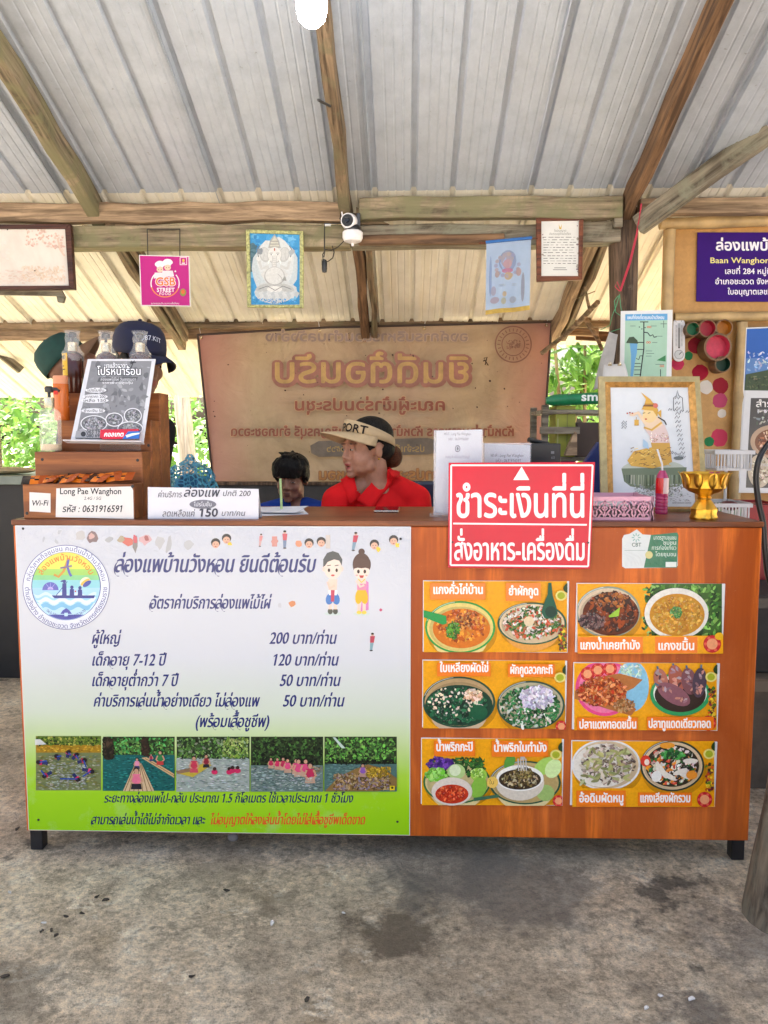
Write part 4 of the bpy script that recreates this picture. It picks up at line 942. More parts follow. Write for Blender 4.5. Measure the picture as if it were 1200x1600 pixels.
def f5(c):
    bowl_pic(714, 1222, 53, 34, L('#2f6a38'), L('#d8c488'), c, L('#e0cc90')); pc.fill(668, 1182, 760, 1215, 80, 7, [L('#2c5a24'), L('#3c7a30'), L('#1f4020')], .5)
    pc.scatter(688, 1193, 20, 9, 60, 5, [L('#5a2a8a'), L('#7a44b0'), L('#3c1c6a')]); pc.scatter(682, 1210, 16, 10, 40, 6, [L('#6ab030'), L('#a0d868')]); pc.ell(713, 1205, 14, 12, L('#b0cc80'), 0, 16); pc.ell(711, 1203, 9, 9, L('#d8e4b8'), 0, 14)
    pc.ell(748, 1210, 13, 11, L('#9ac848'), 0, 14); pc.ell(748, 1230, 12, 18, L('#86b840'), 20, 16); pc.scatter(746, 1208, 10, 8, 16, 4, [L('#c8e080'), L('#78a838')])
    pc.ell(706, 1236, 32, 22, L('#e0d2c0'), 0, 26, clip=c); pc.ell(706, 1240, 26, 15, L('#c03418'), 0, 24, clip=c); pc.scatter(706, 1239, 22, 12, 60, 4, [L('#d84a20'), L('#a82410'), L('#f07040')], clip=c)
    bowl_pic(820, 1222, 56, 34, L('#26503a'), L('#c0a468'), c, L('#d8c890')); pc.ell(852, 1196, 20, 12, L('#a8d060'), -30, 14, clip=c); pc.ell(864, 1200, 12, 16, L('#d0e8a0'), 30, 14, clip=c); pc.ell(796, 1190, 8, 14, L('#5a9a3c'), 20, 12, clip=c); pc.ell(852, 1238, 14, 13, L('#9cb868'), 0, 14)
    pc.ell(812, 1222, 38, 28, L('#d8ccb8'), 0, 30); pc.ell(812, 1215, 37, 20, L('#f0ece0'), 0, 30); pc.ell(812, 1217, 33, 16, L('#3a2c1c'), 0, 28); pc.scatter(812, 1217, 28, 13, 90, 4, [L('#5a4424'), L('#2a2014'), L('#8a7444'), L('#c8b890')]); pc.scatter(817, 1206, 14, 8, 40, 4, [L('#6a5a2c'), L('#3c3018'), L('#a89458')])
    for k in range(4): pc.line([(809+k*4, 1184), (810+k*4, 1203)], 1.8, L('#c8c4bc'))
    pc.line([(816, c[1]+14), (816, 1186)], 7, L('#b0aaa0')); olive(868, 1178, c); tomato(872, 1250, 9, c); pc.ell(769, 1221, 9, 9, L('#ecc25c'), 0, 16); pc.text('ใบ', 764, 1224, 9, L('#7a5a20'))
    pc.line([(740, 1248), (779, 1242)], 5, L('#3f6a4c'))
def f6(c):
    bowl_pic(947, 1195, 54, 40, L('#e4e2dc'), L('#d2b894'), c); pc.ell(942, 1196, 46, 34, L('#e8e0d0'), 0, 30, clip=c)
    pc.scatter(950, 1194, 42, 30, 140, 6, [L('#a08a7c'), L('#5a4640'), L('#c8b8a0'), L('#7a6a50'), L('#d8c8b4')], .5, clip=c)
    for _ in range(60): pc.ell(random.uniform(908, 980), random.uniform(1172, 1224), 6.5, 2.3, jit(L(random.choice(('#b8b070', '#a8a868', '#c8c890', '#8a8a58', '#d8c8b8'))), .15), random.uniform(-70, 70), 10, clip=c)
    pc.rect(c[0], 1231, c[2], c[3], OR1)
    bowl_pic(1050, 1196, 50, 40, L('#28382c'), L('#dcc098'), c); pc.ell(1050, 1196, 42, 33, L('#33291c'), 0, 30, clip=c)
    pc.scatter(1050, 1196, 38, 29, 120, 6, [L('#3c3020'), L('#22301c'), L('#e0d8c0'), L('#e08a24'), L('#2f6a30'), L('#d8b0a8'), L('#c8442c'), L('#f0ecdc')], .6, clip=c)
    for x, y, a in ((1035, 1205, 60), (1045, 1212, 30), (1062, 1205, -20), (1078, 1188, 0), (1028, 1200, 80), (1068, 1210, 30)): pc.ell(x, y, 12, 4, L('#e6dccb'), a, 12)
    pc.ell(1008, 1188, 8, 9, L('#d83a28'), 0, 12); pc.ell(1010, 1190, 4, 5, L('#f0d8c8'), 0, 10); pc.ell(1080, 1210, 9, 7, L('#e8902c'), 0, 12); pc.ell(1042, 1164, 12, 5, L('#e8982c'), 0, 12); pc.scatter(1048, 1178, 18, 7, 24, 6, [L('#2c7a34'), L('#4aa048'), L('#1c4a24')])
    pc.ell(1025, 1212, 8, 9, L('#eae6dc'), 20, 12); olive(1107, 1177, c); edge_garnish(1108, 1190, 1236, c); tomato(1100, 1248, 12, c)
menu_panel('orange menu panel of orange curry and herb salad bowls, below the red pay sign', 661, 907, 887, 1020, f1, (('แกงคั่วไก่บ้าน', 676, 755, 927, 672, 758, 910, 936), ('ยำผักกูด', 794, 841, 929, 790, 844, 910, 938)))
menu_panel('orange menu panel with dark curry bowl and yellow turmeric curry among green leaves', 901, 911, 1129, 1021, f2, (('แกงน้ำเคยทำมัง', 905, 999, 1013, 901, 1003, 994, 1019), ('แกงขมิ้น', 1026, 1084, 1014, 1022, 1088, 994, 1019)))
menu_panel('orange menu panel with two bowls of dark green stir fried leaves', 660, 1031, 884, 1139, f3, (('ใบเหลียงผัดไข่', 687, 763, 1048, 683, 766, 1034, 1055), ('ผักกูดลวกกะทิ', 796, 863, 1051, 793, 866, 1036, 1056)))
menu_panel('orange menu panel with fried fish on a pink plate and bowl of dried mackerel', 896, 1035, 1121, 1142, f4, (('ปลาแดงทอดขมิ้น', 904, 994, 1137, 901, 996, 1120, 1140), ('ปลาทูแดดเดียวทอด', 1012, 1110, 1136, 1010, 1114, 1119, 1140)))
menu_panel('orange menu panel with red chilli dip, purple flowers and raw vegetables', 658, 1153, 879, 1259, f5, (('น้ำพริกกะปิ', 681, 739, 1172, 678, 742, 1156, 1180), ('น้ำพริกใบทำมัง', 771, 854, 1173, 768, 856, 1156, 1181)))
menu_panel('orange menu panel with pale stalk stir fry and mixed vegetable soup bowls', 893, 1157, 1117, 1261, f6, (('อ้อดิบผัดหมู', 904, 974, 1252, 900, 977, 1234, 1259), ('แกงเลียงผักรวม', 999, 1078, 1252, 996, 1080, 1237, 1258)))

# ------------------------------------------------------------------ red pay-here sign, tilted a little, standing up past the counter edge
q0, q1 = P(700, 888, -.014), P(925, 722, -.014)
rs_ = thing('pay_here_sign', 'glossy red sign with white letters fixed over the counter front edge', 'sign', (P(812, 888, -.014).x, -.01, q0.z))
cs = [P(701, 723, -.016), P(930, 722, -.016), P(922, 889, -.016), P(700, 887, -.016)]
def plate(corners, thk, mat, name, par, bevel=.001):
    mb = MB(); f = list(corners); bk = [p + Vector((0, thk, 0)) for p in f]
    mb.add(f + bk, [(0,1,2,3), (7,6,5,4)] + [((i+1) % 4, i, i+4, (i+1) % 4+4) for i in range(4)]); return mb.build(name, mat, par, bevel=bevel)
REDM = M_plain('glossy_red_plastic', (.60, .012, .035), .12, var=.08, scale=5, spec=.28)
plate(cs, .0035, REDM, 'sign_panel', rs_)
LS = M_print('sign_lettering', .15); pc = Pic((0, -.0162, 0)); W = L('#f4ecec')
for a, b in (((705, 727), (926, 727)), ((926, 727), (919, 885)), ((919, 885), (704, 883)), ((704, 883), (705, 727))): pc.line([a, b], 2.6, W)
pc.build('white_border', rs_, LS); pc = Pic((0, -.0162, 0)); pc.poly([(815, 729), (827, 750), (802, 750)], W); pc.build('arrow', rs_, LS); pc = Pic((0, -.0162, 0))
pc.text('ชำระเงินที่นี่', 711, 808, 67, W, 916, 'b'); pc.build('lettering', rs_, LS); pc = Pic((0, -.0162, 0)); pc.line([(708, 818), (917, 820)], 2.6, W); pc.build('rule', rs_, LS); pc = Pic((0, -.0162, 0))
pc.text('สั่งอาหาร-เครื่องดื่ม', 709, 875, 48, W, 915, 'b')
pc.build('lettering', rs_, LS)
for a in ((707, 847), (919, 848)):
    q = P(*a, -.0175); mb = MB(); mb.lathe([(0, .001), (.002, .0008), (.003, 0)], q, 10, M=Euler((rad(90), 0, 0)).to_matrix()); mb.build('screw', MT['black_metal'], rs_)
# ------------------------------------------------------------------ round-cornered sticker
st = thing('tourism_sticker', 'crinkled white and green foil sticker on the upper right of the counter', 'sticker', (P(1015, 888, 0).x, 0, P(1015, 888, 0).z))
pc = Pic((0, -.0004, 0)); 
pc.poly([(972, 842), (975, 836), (984, 834), (995, 827), (1004, 835), (1018, 836), (1058, 832), (1059, 837), (1059, 884), (1055, 887), (977, 888), (972, 885)], L('#cfd4d2'))
pc.poly([(1017, 836), (1058, 832), (1060, 836), (1058, 887), (1006, 887), (1012, 860)], L('#1c6e4e'))
pc.ell(1014, 867, 6, 6, L('#c8c080'), 0, 14)
for a in range(0, 360, 45): pc.line([(994+3*math.cos(rad(a)), 840+3*math.sin(rad(a))), (994+7*math.cos(rad(a)), 840+7*math.sin(rad(a)))], 1.5, L('#7aa89a'))
pc.text('CBT', 987, 854, 8.5, L('#3c5a50'), 1002, 'b'); pc.line([(976, 860), (1008, 860)], .7, L('#8a9a96'))
for t, y, x0 in (('มาตรฐานชุมชน', 843, 1021), ('ชุมชน', 851, 1036), ('การท่องเที่ยว', 859, 1018), ('โดยชุมชน', 869, 1024)): pc.text(t, x0, y, 9, L('#d8e8dc'), 1057, 'n')
pc.rect(1040, 878, 1057, 886, L('#d4dcd6'))
pc.build('printed_film', st, M_print('foil_sticker', .25, bmp=.8))
# ================================================================== THINGS ON THE COUNTER
CRATE = M_ply('varnished_crate_wood', (.36, .125, .036), (.17, .052, .016), .35, along=0, gs=.8)
def YT(px, py): return PZ(px, py, TOPZ)
def boxpx(name, x0, y0, x1, y1, Y0, Y1, mat, par, bevel=.003, zb=None):
    """box whose front face at depth Y0 spans those photo pixels and which runs back to Y1"""
    a, b = P(x0, y0, Y0), P(x1, y1, Y0); mb = MB()
    mb.box((a.x, Y0, b.z if zb is None else zb), (b.x, Y1, a.z)); return mb.build(name, mat, par, bevel=bevel)
# stepped display: four tiers, open-topped steps
stp = thing('step_display', 'varnished wooden stepped display stand carrying bottles, with paper notes on its lowest step', 'display stand', (P(140, 806, .1).x, .2, TOPZ))
z1 = P(130, 756, .02).z; z2 = P(130, 706, .115).z; z3 = P(130, 657, .21).z; z4 = P(180, 614, .30).z
ax0, ax1 = P(36, 780, .02).x, P(210, 780, .02).x
bx_, cx_ = P(55, 730, .115).x, P(223, 730, .115).x
def tier(x0, x1, y0, y1, zb, zt):
    mb = MB(); t_ = .011
    mb.box((x0, y0, zb), (x1, y0+t_, zt)); mb.box((x0, y1-t_, zb), (x1, y1, zt))
    mb.box((x0, y0+t_, zb), (x0+t_, y1-t_, zt)); mb.box((x1-t_, y0+t_, zb), (x1, y1-t_, zt)); mb.box((x0+t_, y0+t_, zt-.013), (x1-t_, y1-t_, zt-.004))
    return mb.build('tier', CRATE, stp, bevel=.0025)
tier(ax0, ax1, .02, .112, TOPZ, z1); tier(bx_, cx_, .113, .208, TOPZ, z2)
tier(P(90, 680, .21).x, P(237, 680, .21).x, .209, .298, TOPZ, z3); tier(P(104, 630, .30).x, P(250, 630, .30).x, .299, .40, TOPZ, z4)
for px_, py_, Y in ((66, 718, .113), (215, 719, .113), (42, 802, .02), (207, 760, .02), (232, 696, .209)):
    q = P(px_, py_, Y - .0006); mb = MB(); mb.lathe([(0, .001), (.004, .0008), (.005, 0)], q, 10, M=Euler((rad(90), 0, 0)).to_matrix()); mb.build('nail_head', MT['black_metal'], stp)
def note(name, label, pts, Y, draw, par=None, back=.0006):
    t = thing(name, label, 'paper note', P(*pts[3], Y))
    pc_ = Pic((0, Y - .0006, 0)); pc_.poly(pts, L('#e2ded9')); draw(pc_); pc_.build('printed_paper', t, MT['paper']); return t
BK = L('#26282e')
note('paper_note', 'small square white paper note reading Wi-Fi taped to the lowest wooden step', [(46, 769), (79, 771), (79, 801), (46, 799)], .02,
     lambda p: p.text('Wi-Fi', 49, 790, 12, BK, 75, 'b', .2))
note('paper_note', 'wide white paper note with the network name and a long number on the lowest step', [(88, 763), (205, 760), (208, 766), (209, 811), (87, 808)], .02,
     lambda p: (p.text('Long Pae Wanghon', 93, 772, 13.5, BK, 190, 'b'), p.text('2.4G / 5G', 131, 781, 7, BK, 158, 'n', .2), p.text('รหัส : 0631916591', 97, 800, 15, BK, 192, 'b', .2)))
# sachets lying on the lowest step
SACH = M_print('sachet_foil', .2, bmp=.4)
for i in range(9):
    x = ax0 + .03 + i*.033; y = .05 + .018*((i*7) % 3 - 1)*.6
    Mx = Matrix.Translation((x, y, z1 + .011 + .0012*i)) @ Euler((rad(random.uniform(16, 34)), rad(random.uniform(-10, 4)), rad(random.uniform(-25, 25)))).to_matrix().to_4x4()
    mb = MB(); n = 6
    top = [[Mx @ Vector(((u/n-.5)*.075, (v/n-.5)*.05, .004*math.sin(math.pi*u/n)*math.sin(math.pi*v/n))) for u in range(n+1)] for v in range(n+1)]
    vs = [p for r in top for p in r]
    for v in range(n):
        for u in range(n):
            c = L('#d8711a') if (u+v) % 5 and u > 1 else L('#1c0f08')
            if u > 3: c = L('#a8480e')
            mb.add([vs[v*(n+1)+u], vs[v*(n+1)+u+1], vs[(v+1)*(n+1)+u+1], vs[(v+1)*(n+1)+u]], [(0,1,2,3)], c)
    tag(mb.build('sachet', SACH, fix=False, smooth=False, origin=Mx.translation), 'orange and black foil sachet in the fanned row along the lowest wooden step', 'sachet', 'foil sachets fanned on the step')
# pump bottles
def pump_bottle(name, label, base, r, h, body_mat, liq_mat, lvl, collar, lab=None, wrap=False, spout=1, neck=.03, hk=1.0):
    t = thing(name, label, 'bottle', base)
    mb = MB(); mb.lathe([(0, 0), (r*.9, 0), (r, .006), (r, h-.012), (r*.8, h-.002), (r*.42, h+.004), (r*.40, h+.012)], base, 24); mb.build('bottle_body', body_mat, t)
    if liq_mat: mb = MB(); mb.lathe([(0, .003), (r*.86, .003), (r*.94, .008), (r*.94, lvl), (0, lvl)], base, 24); mb.build('liquid', liq_mat, t)
    b = Vector(base) + Vector((0, 0, h+.006))
    mb = MB(); mb.lathe([(0, 0), (r*.46, 0), (r*.46, .028*hk), (r*.40, .031*hk), (0, .031*hk)], b, 20); mb.build('collar', collar, t)
    mb = MB(); mb.lathe([(0, .03*hk), (.005, .03*hk), (.005, .045*hk), (.013, .047*hk), (.014, .060*hk), (.009, .065*hk), (0, .065*hk)], b, 16)
    if spout: mb.tube([b + Vector((0, 0, .057*hk)), b + Vector((.026*spout, -.004, .056*hk)), b + Vector((.036*spout, -.006, .050*hk))], [.006, .005, .004], 8)
    mb.build('pump_head', MT['black_plastic'], t)
    if lab:
        mb = MB(); n = 12; a0, a1 = lab[0], lab[1]; vs = []
        for k in range(n+1):
            a = rad(a0 + (a1-a0)*k/n)
            for z in (lab[2], lab[3]): vs.append(Vector(base) + Vector((r*1.01*math.cos(a), r*1.01*math.sin(a), z)))
        mb.add(vs, [(2*k, 2*k+2, 2*k+3, 2*k+1) for k in range(n)], lab[4])
        for (u0, u1, w0, w1, c) in lab[5]:
            vs = []
            for k in range(5):
                a = rad(a0 + (a1-a0)*(u0 + (u1-u0)*k/4))
                for ww in (w0, w1): vs.append(Vector(base) + Vector((r*1.016*math.cos(a), r*1.016*math.sin(a), lab[2] + (lab[3]-lab[2])*ww)))
            mb.add(vs, [(2*k, 2*k+2, 2*k+3, 2*k+1) for k in range(4)], c)
        mb.build('label', MT['gloss_print'], t, fix=False)
    if wrap:
        mb = MB(); mb.lathe([(r*1.02, h*.8), (r*1.05, h), (r*.8, h+.012), (r*.62, h+.03), (r*.72, h+.05), (r*.62, h+.062), (r*.8, h+.076)], base, 22, wob=lambda a, j: 1 + .05*math.sin(5*a+j)); mb.build('shrink_wrap', MT['clear'], t, smooth=True)
    return t
AMB = M_plain('dark_amber_plastic', (.06, .014, .008), .12, var=.3)
yb = .26
q = P(116, 612, .345); pump_bottle('shampoo_bottle', 'dark red pump bottle with yellow label on the top step left of the poster', (q.x, .345, z4), .034, P(116, 552, .345).z - z4, AMB, None, 0, MT['chrome'],
    (175, 260, .06, .135, L('#c8a22c'), [(.15, .85, .72, .92, L('#2a2418')), (.2, .7, .4, .46, L('#5a4a1c')), (.2, .8, .25, .3, L('#5a4a1c'))]), True, 0)
for px_, lab in ((168, 'dark pump bottle in clear wrap behind the grey poster, in front of the navy cap'), (221, 'rightmost dark pump bottle in clear wrap behind the top right corner of the grey poster')):
    q = P(px_, 612, .345); pump_bottle('shampoo_bottle', lab, (q.x, .345, z4), .034, P(px_, 553, .345).z - z4, AMB, None, 0, MT['chrome'], None, True, 0)
q = P(79, 702, .15)
pump_bottle('lotion_bottle', 'clear pump bottle with a little cream lotion left in it on the second step', (q.x, .155, z2), .0335, P(79, 640, .155).z - z2, M_glass('hazy_clear_plastic', (.82, .80, .74), .08, .22), M_plain('cream_lotion', (.66, .52, .33), .4, var=.05), .024, MT['chrome'], None, False, 1, hk=1.05)
t = thing('lotion_tube', 'slim orange bottle with pale cap standing on the third step', 'bottle', (P(98, 657, .25).x, .245, z3))
zt_ = P(98, 600, .245).z; b0 = Vector((P(98, 657, .25).x, .245, z3)); r = .0245
mb = MB(); mb.lathe([(0, 0), (r*.92, 0), (r, .004), (r, zt_-z3), (0, zt_-z3)], b0, 22); mb.build('bottle_body', M_plain('orange_plastic', (.62, .14, .02), .25, var=.08), t)
mb = MB(); mb.lathe([(r*.99, zt_-z3+.0005), (r*.98, zt_-z3+.024), (r*.86, zt_-z3+.027), (0, zt_-z3+.027)], b0, 22); mb.build('cap', M_plain('pale_orange_cap', (.65, .27, .14), .3), t)
mb = MB(); vs = []
for k in range(7):
    a = rad(190 + k*14)
    for z in (.085, .1): vs.append(b0 + Vector((r*1.012*math.cos(a), r*1.012*math.sin(a), z)))
mb.add(vs, [(2*k, 2*k+2, 2*k+3, 2*k+1) for k in range(6)], L('#c8281c')); mb.build('label', MT['gloss_print'], t, fix=False)
# slanted clear stand with the grey promotion poster
ps = thing('poster_stand', 'slanted clear plastic stand with a grey printed promotion poster, on the second step', 'poster stand', (P(170, 700, .15).x, .15, z2))
n_ = Vector((.02, -.94, .33)).normalized(); p0_ = P(165, 690, .145)
def on_plane(px, py, off=0):
    d = ray(px, py); return CAM + d*((p0_ - CAM).dot(n_)/d.dot(n_)) + n_*off
cs = [on_plane(137, 561), on_plane(243, 561), on_plane(224, 692), on_plane(110, 690)]
mb = MB(); bk = [p - n_*.004 for p in cs]; mb.add(cs + bk, [(0,1,2,3), (7,6,5,4)] + [((i+1) % 4, i, i+4, (i+1) % 4+4) for i in range(4)]); mb.build('backing_sheet', M_plain('frosted_plastic', (.62, .62, .64), .25, var=.05), ps)
pc = Pic(p0_, n_, start=40); G = lambda k: L('#%02x%02x%02x' % (k, k, k+2))
pc.poly([(143, 564), (237, 564), (218, 688), (118, 686)], G(128))
for _ in range(220):
    x = random.uniform(122, 236); y = random.uniform(568, 684); lo = 143 - (y-564)*.205 + 3; hi = 237 - (y-564)*.153 - 3
    if lo < x < hi: pc.blob(x, y, random.uniform(2, 6), G(random.randint(95, 165)), .6, 7)
def SL(x, y): return x - (y-564)*.06
pc.text('มาแล้ววววว', 163, 575, 10, G(235), 200, 'b'); pc.line([(205, 575), (208, 567)], 1.4, G(40)); 
for a in (150, 190, 230, 300, 350): pc.line([(208, 567), (208+5*math.cos(rad(a)), 567+4*math.sin(rad(a)))], 1.4, G(40))
pc.text('โปรหน้าร้อน', 152, 586, 17, G(40), 221, 'o'); pc.text('โปรหน้าร้อน', 152, 586, 17, G(240), 221, 'b')
pc.poly([(155, 590), (216, 589), (214, 595), (152, 597)], G(88)); pc.text('ล่องแพไม้ไผ่ วันธรรมดา', 157, 595, 6, G(225), 213); pc.text('ราคาพิเศษสุดคุ้ม', 160, 600, 5, G(240), 208); 
for y0, t, w_ in ((612, 'โปรโมชั่น', 30), (622, 'จากราคา 200', 36), (628, 'เหลือ 150', 40), (644, 'ชำระเงิน 50', 34)):
    pc.ell(150 + (612-y0)*.12, y0-2, w_*.55, 4, G(215), 0, 18); pc.text(t, 150 - w_*.45 + (612-y0)*.12, y0, 6, G(50), 150 + w_*.45 + (612-y0)*.12, 'b')
for cx, cy, rx, ry in ((147, 662, 21, 13), (179, 656, 14, 11), (208, 650, 14, 12), (204, 670, 20, 11)):
    pc.ell(cx, cy, rx, ry, G(225), 0, 26); pc.ell(cx, cy, rx-1.4, ry-1.4, G(105), 0, 26)
    pc.scatter(cx, cy, rx-5, ry-4, 50, 3, [G(70), G(120), G(170), G(150)])
pc.poly([(120, 674), (168, 673), (166, 685), (118, 685)], G(150)); pc.ell(131, 679, 4, 4, G(35), 0, 14); pc.text('063 1916591', 136, 678, 8, G(30), 176, 'b'); pc.text('080 6953670', 136, 684, 8, G(30), 175, 'b')
pc.build('printed_poster', ps, M_print('grey_poster_print', .3))
l0, l1 = on_plane(106, 691, .003), on_plane(226, 693, .003)
mb = MB(); d_ = Vector((0, -.035, .012)); u_ = Vector((0, 0, -.004))
mb.add([l0, l1, l1+d_+Vector((0,0,-.004)), l0+d_+Vector((0,0,-.004)), l0+u_, l1+u_, l1+d_+u_*2, l0+d_+u_*2], [(0,1,2,3), (7,6,5,4), (0,4,5,1), (1,5,6,2), (2,6,7,3), (3,7,4,0)]); mb.build('front_ledge', M_glass('thick_clear_plastic', (.85, .82, .82), .08, .55), ps)
mb = MB(); bkp = [on_plane(150, 640, -.005), on_plane(215, 640, -.005)]
mb.add([bkp[0], bkp[1], (bkp[1].x, .205, z2+.001), (bkp[0].x, .205, z2+.001)], [(0,1,2,3)]); mb.build('rear_prop', MT['clear'], ps)
# toothpaste box lying on the ledge
tp = thing('toothpaste_box', 'small red and blue toothpaste box lying on the ledge of the poster stand', 'box', on_plane(190, 688, .012))
c4 = [on_plane(160, 674, .018), on_plane(219, 673, .018), on_plane(218, 686, .018), on_plane(159, 687, .018)]
mb = MB(); bk = [p - n_*.016 for p in c4]; mb.add(c4 + bk, [(0,1,2,3), (7,6,5,4)] + [((i+1) % 4, i, i+4, (i+1) % 4+4) for i in range(4)]); mb.build('carton', M_plain('red_carton', (.55, .012, .03), .25, var=.05), tp)
pc = Pic(p0_ + n_*.0182, n_); pc.poly([(160.5, 674.5), (218.5, 673.5), (217.5, 685.5), (159.5, 686.5)], L('#d0142c')); pc.poly([(200, 674), (218.5, 673.5), (217.5, 685.5), (191, 686)], L('#2464b4')); pc.poly([(196, 680), (206, 677), (218, 676), (218, 678), (206, 681), (198, 684)], L('#d8e4f0'))
pc.text('คอลเกต', 162, 682, 10, L('#f8f0f0'), 193, 'x', .2); pc.build('carton_print', tp, MT['gloss_print'])
# white price card, bent sheet standing on the counter
cd_ = thing('price_card', 'white standing price card with handwritten style lettering next to the wooden steps', 'price card', YT(316, 809))
Yc = cd_.location.y = .03; WORLD_LOC[cd_.name] = Vector(cd_.location); zz = TOPZ
a, b = P(231, 761, Yc), P(404, 764, Yc)
mb = MB(); a2, b2 = P(231, 809, Yc), P(404, 808, Yc)
mb.add([a, b, (b2.x, Yc, TOPZ+.0005), (a2.x, Yc, TOPZ+.0005), (a.x, Yc+.05, TOPZ+.0005), (b.x, Yc+.05, TOPZ+.0005)], [(0, 3, 2, 1), (0, 1, 5, 4)])
o = mb.build('folded_card', M_plain('white_card', (.70, .70, .74), .5, var=.02), cd_); sm = o.modifiers.new('thickness', 'SOLIDIFY'); sm.thickness = .001; sm.offset = -1
pc = Pic((0, Yc - .0013, 0)); GY = L('#50505a')
pc.text('ค่าบริการ', 246, 777, 13, GY, 284, 'n', .2); pc.text('ล่องแพ', 286, 776, 19, GY, 342, 'b', .25); pc.text('ปกติ 200', 347, 775, 12, GY, 391, 'n', .2)
pc.ell(317, 788, 21, 7, L('#7d7d86'), 0, 24); pc.text('โปรโมชั่น', 303, 791, 8.5, L('#e8e8ec'), 331, 'n'); pc.build('lettering', cd_, MT['paper']); pc = Pic((0, Yc - .0013, 0)); pc.text('ลดเหลือแค่', 253, 807, 14, GY, 304, 'n', .2); pc.text('150', 310, 807, 18, GY, 340, 'x', .1); pc.text('บาท/คน', 345, 806, 12, GY, 383, 'n', .2)
pc.build('lettering', cd_, MT['paper'])
# papers and a green drinking straw / pen on the far half of the counter
pp_ = thing('paper_stack', 'loose white receipt papers lying on the counter before the boy', 'papers', PZ(440, 800, TOPZ))
for i, (pts, dz) in enumerate((([(404, 795), (470, 792), (482, 803), (405, 806)], .001), ([(402, 793), (482, 791), (470, 796), (404, 800)], .004), ([(408, 792), (476, 795), (462, 801), (406, 800)], .007))):
    mb = MB(); mb.add([PZ(x, y, TOPZ + dz + (.008 if k == 1 else 0)) for k, (x, y) in enumerate(pts)], [(0,1,2,3)]); o = mb.build('sheet', M_plain('white_paper', (.68, .68, .70), .6, var=.06, scale=40), pp_)
    sm = o.modifiers.new('thickness', 'SOLIDIFY'); sm.thickness = .0012
q = PZ(440, 795, TOPZ+.01); mb = MB(); mb.tube([q, P(438, 748, q.y+.02)], .0042, 10); o = mb.build('drinking_straw', M_plain('pale_green_plastic', (.42, .56, .22), .35)); tag(o, 'pale green straw standing upright in front of the boy\'s face', 'straw')
# phone
ph = thing('smartphone', 'smartphone lying flat on the counter before the woman in red', 'phone', PZ(601, 800, TOPZ))
mb = MB(); a = PZ(584, 801, TOPZ+.001); b = PZ(620, 800, TOPZ+.001); wv = b - a; 
mb.box((a.x, a.y, TOPZ+.0004), (b.x+.008, a.y+.135, TOPZ+.0090)); mb.build('phone_body', M_plain('champagne_metal', (.45, .36, .28), .25, metal=.8), ph, bevel=.004)
mb = MB(); mb.box((a.x+.003, a.y+.003, TOPZ+.0090), (b.x+.005, a.y+.132, TOPZ+.0098)); mb.build('screen_glass', M_plain('black_glass', (.01, .01, .012), .05), ph, bevel=.001)
# clear stands
def clear_stand(label, pts, Y, draw, deep=.07):
    t = thing('acrylic_stand', label, 'card stand', (P((pts[0][0]+pts[1][0])/2, 700, Y).x, Y, TOPZ))
    pc_ = Pic((0, Y, 0)); pc_.poly(pts, L('#d6d6da')); draw(pc_); pc_.build('printed_card', t, MT['paper'])
    mb = MB(); c = [P(*p, Y-.003) for p in ((pts[0][0]-4, pts[0][1]-1), (pts[1][0]+2, pts[1][1]-1))]
    mb.box((c[0].x, Y-.0030, TOPZ+.003), (c[1].x, Y-.0012, c[0].z)); mb.box((c[0].x, Y+.0012, TOPZ+.003), (c[1].x, Y+.0028, c[0].z)); mb.box((c[0].x-.012, Y-.03, TOPZ+.0003), (c[1].x, Y+deep, TOPZ+.0028)); mb.build('clear_holder', MT['clear'], t); return t
def d1(p):
    p.text('Wi-Fi : Long Pae Wanghon', 693, 680, 6, BK, 736, 'n', .2); p.text('รหัส : 0631916591', 700, 688, 6, BK, 732, 'n', .2); p.ring(715, 701, 3, 4.2, L('#50545a'), 20, 1.3); p.ell(715, 701, 1.6, 3, L('#50545a'), 0, 10); p.text('สแกน QR เพื่อโอนเข้าบัญชี', 696, 716, 6, L('#8a8a90'), 734)
clear_stand('taller clear stand with a white printed card, left of the red sign', [(682, 673), (753, 671), (751, 804), (679, 801)], .14, d1)
clear_stand('lower clear stand with white card showing network details behind the red sign', [(757, 693), (828, 696), (828, 803), (757, 803)], .22, lambda p: (p.text('Wi-Fi : Long Pae Wanghon', 766, 714, 7, BK, 818, 'n', .2), p.text('รหัส : 0631916591', 774, 722, 7, BK, 814, 'n', .2)))
t = thing('black_box', 'plain black carton box behind the right end of the red sign', 'box', (P(850, 700, .30).x, .30, TOPZ))
a = P(828, 693, .27); b = P(874, 803, .27); mb = MB(); mb.box((a.x, .27, TOPZ+.0004), (b.x, .40, a.z)); mb.build('carton', MT['black_plastic'], t, bevel=.003)
pc = Pic((0, .2695, 0)); pc.rect(861, 705, 866, 709, G(120)); pc.text('60', 861, 717, 6, G(120)); pc.build('carton_print', t)
mb = MB(); mb.tube([P(826, 687, .3), P(856, 694, .34)], .008, 10); tag(mb.build('black_marker', MT['black_plastic']), 'black marker pen lying across the top of the black carton', 'pen')
# pink filigree tray
PINK = M_plain('pink_plastic', (.66, .33, .42), .35, var=.04)
pk = thing('pink_tray', 'pink plastic tray with cut-out scroll pattern sides beside the red sign', 'tray', PZ(975, 812, TOPZ))
q0, q1 = PZ(900, 813, TOPZ), PZ(1020, 813, TOPZ); Yf = q1.y; x0, x1 = q0.x, q1.x; zt = P(1020, 776, Yf).z; zb_ = TOPZ+.0005; dpt = .17
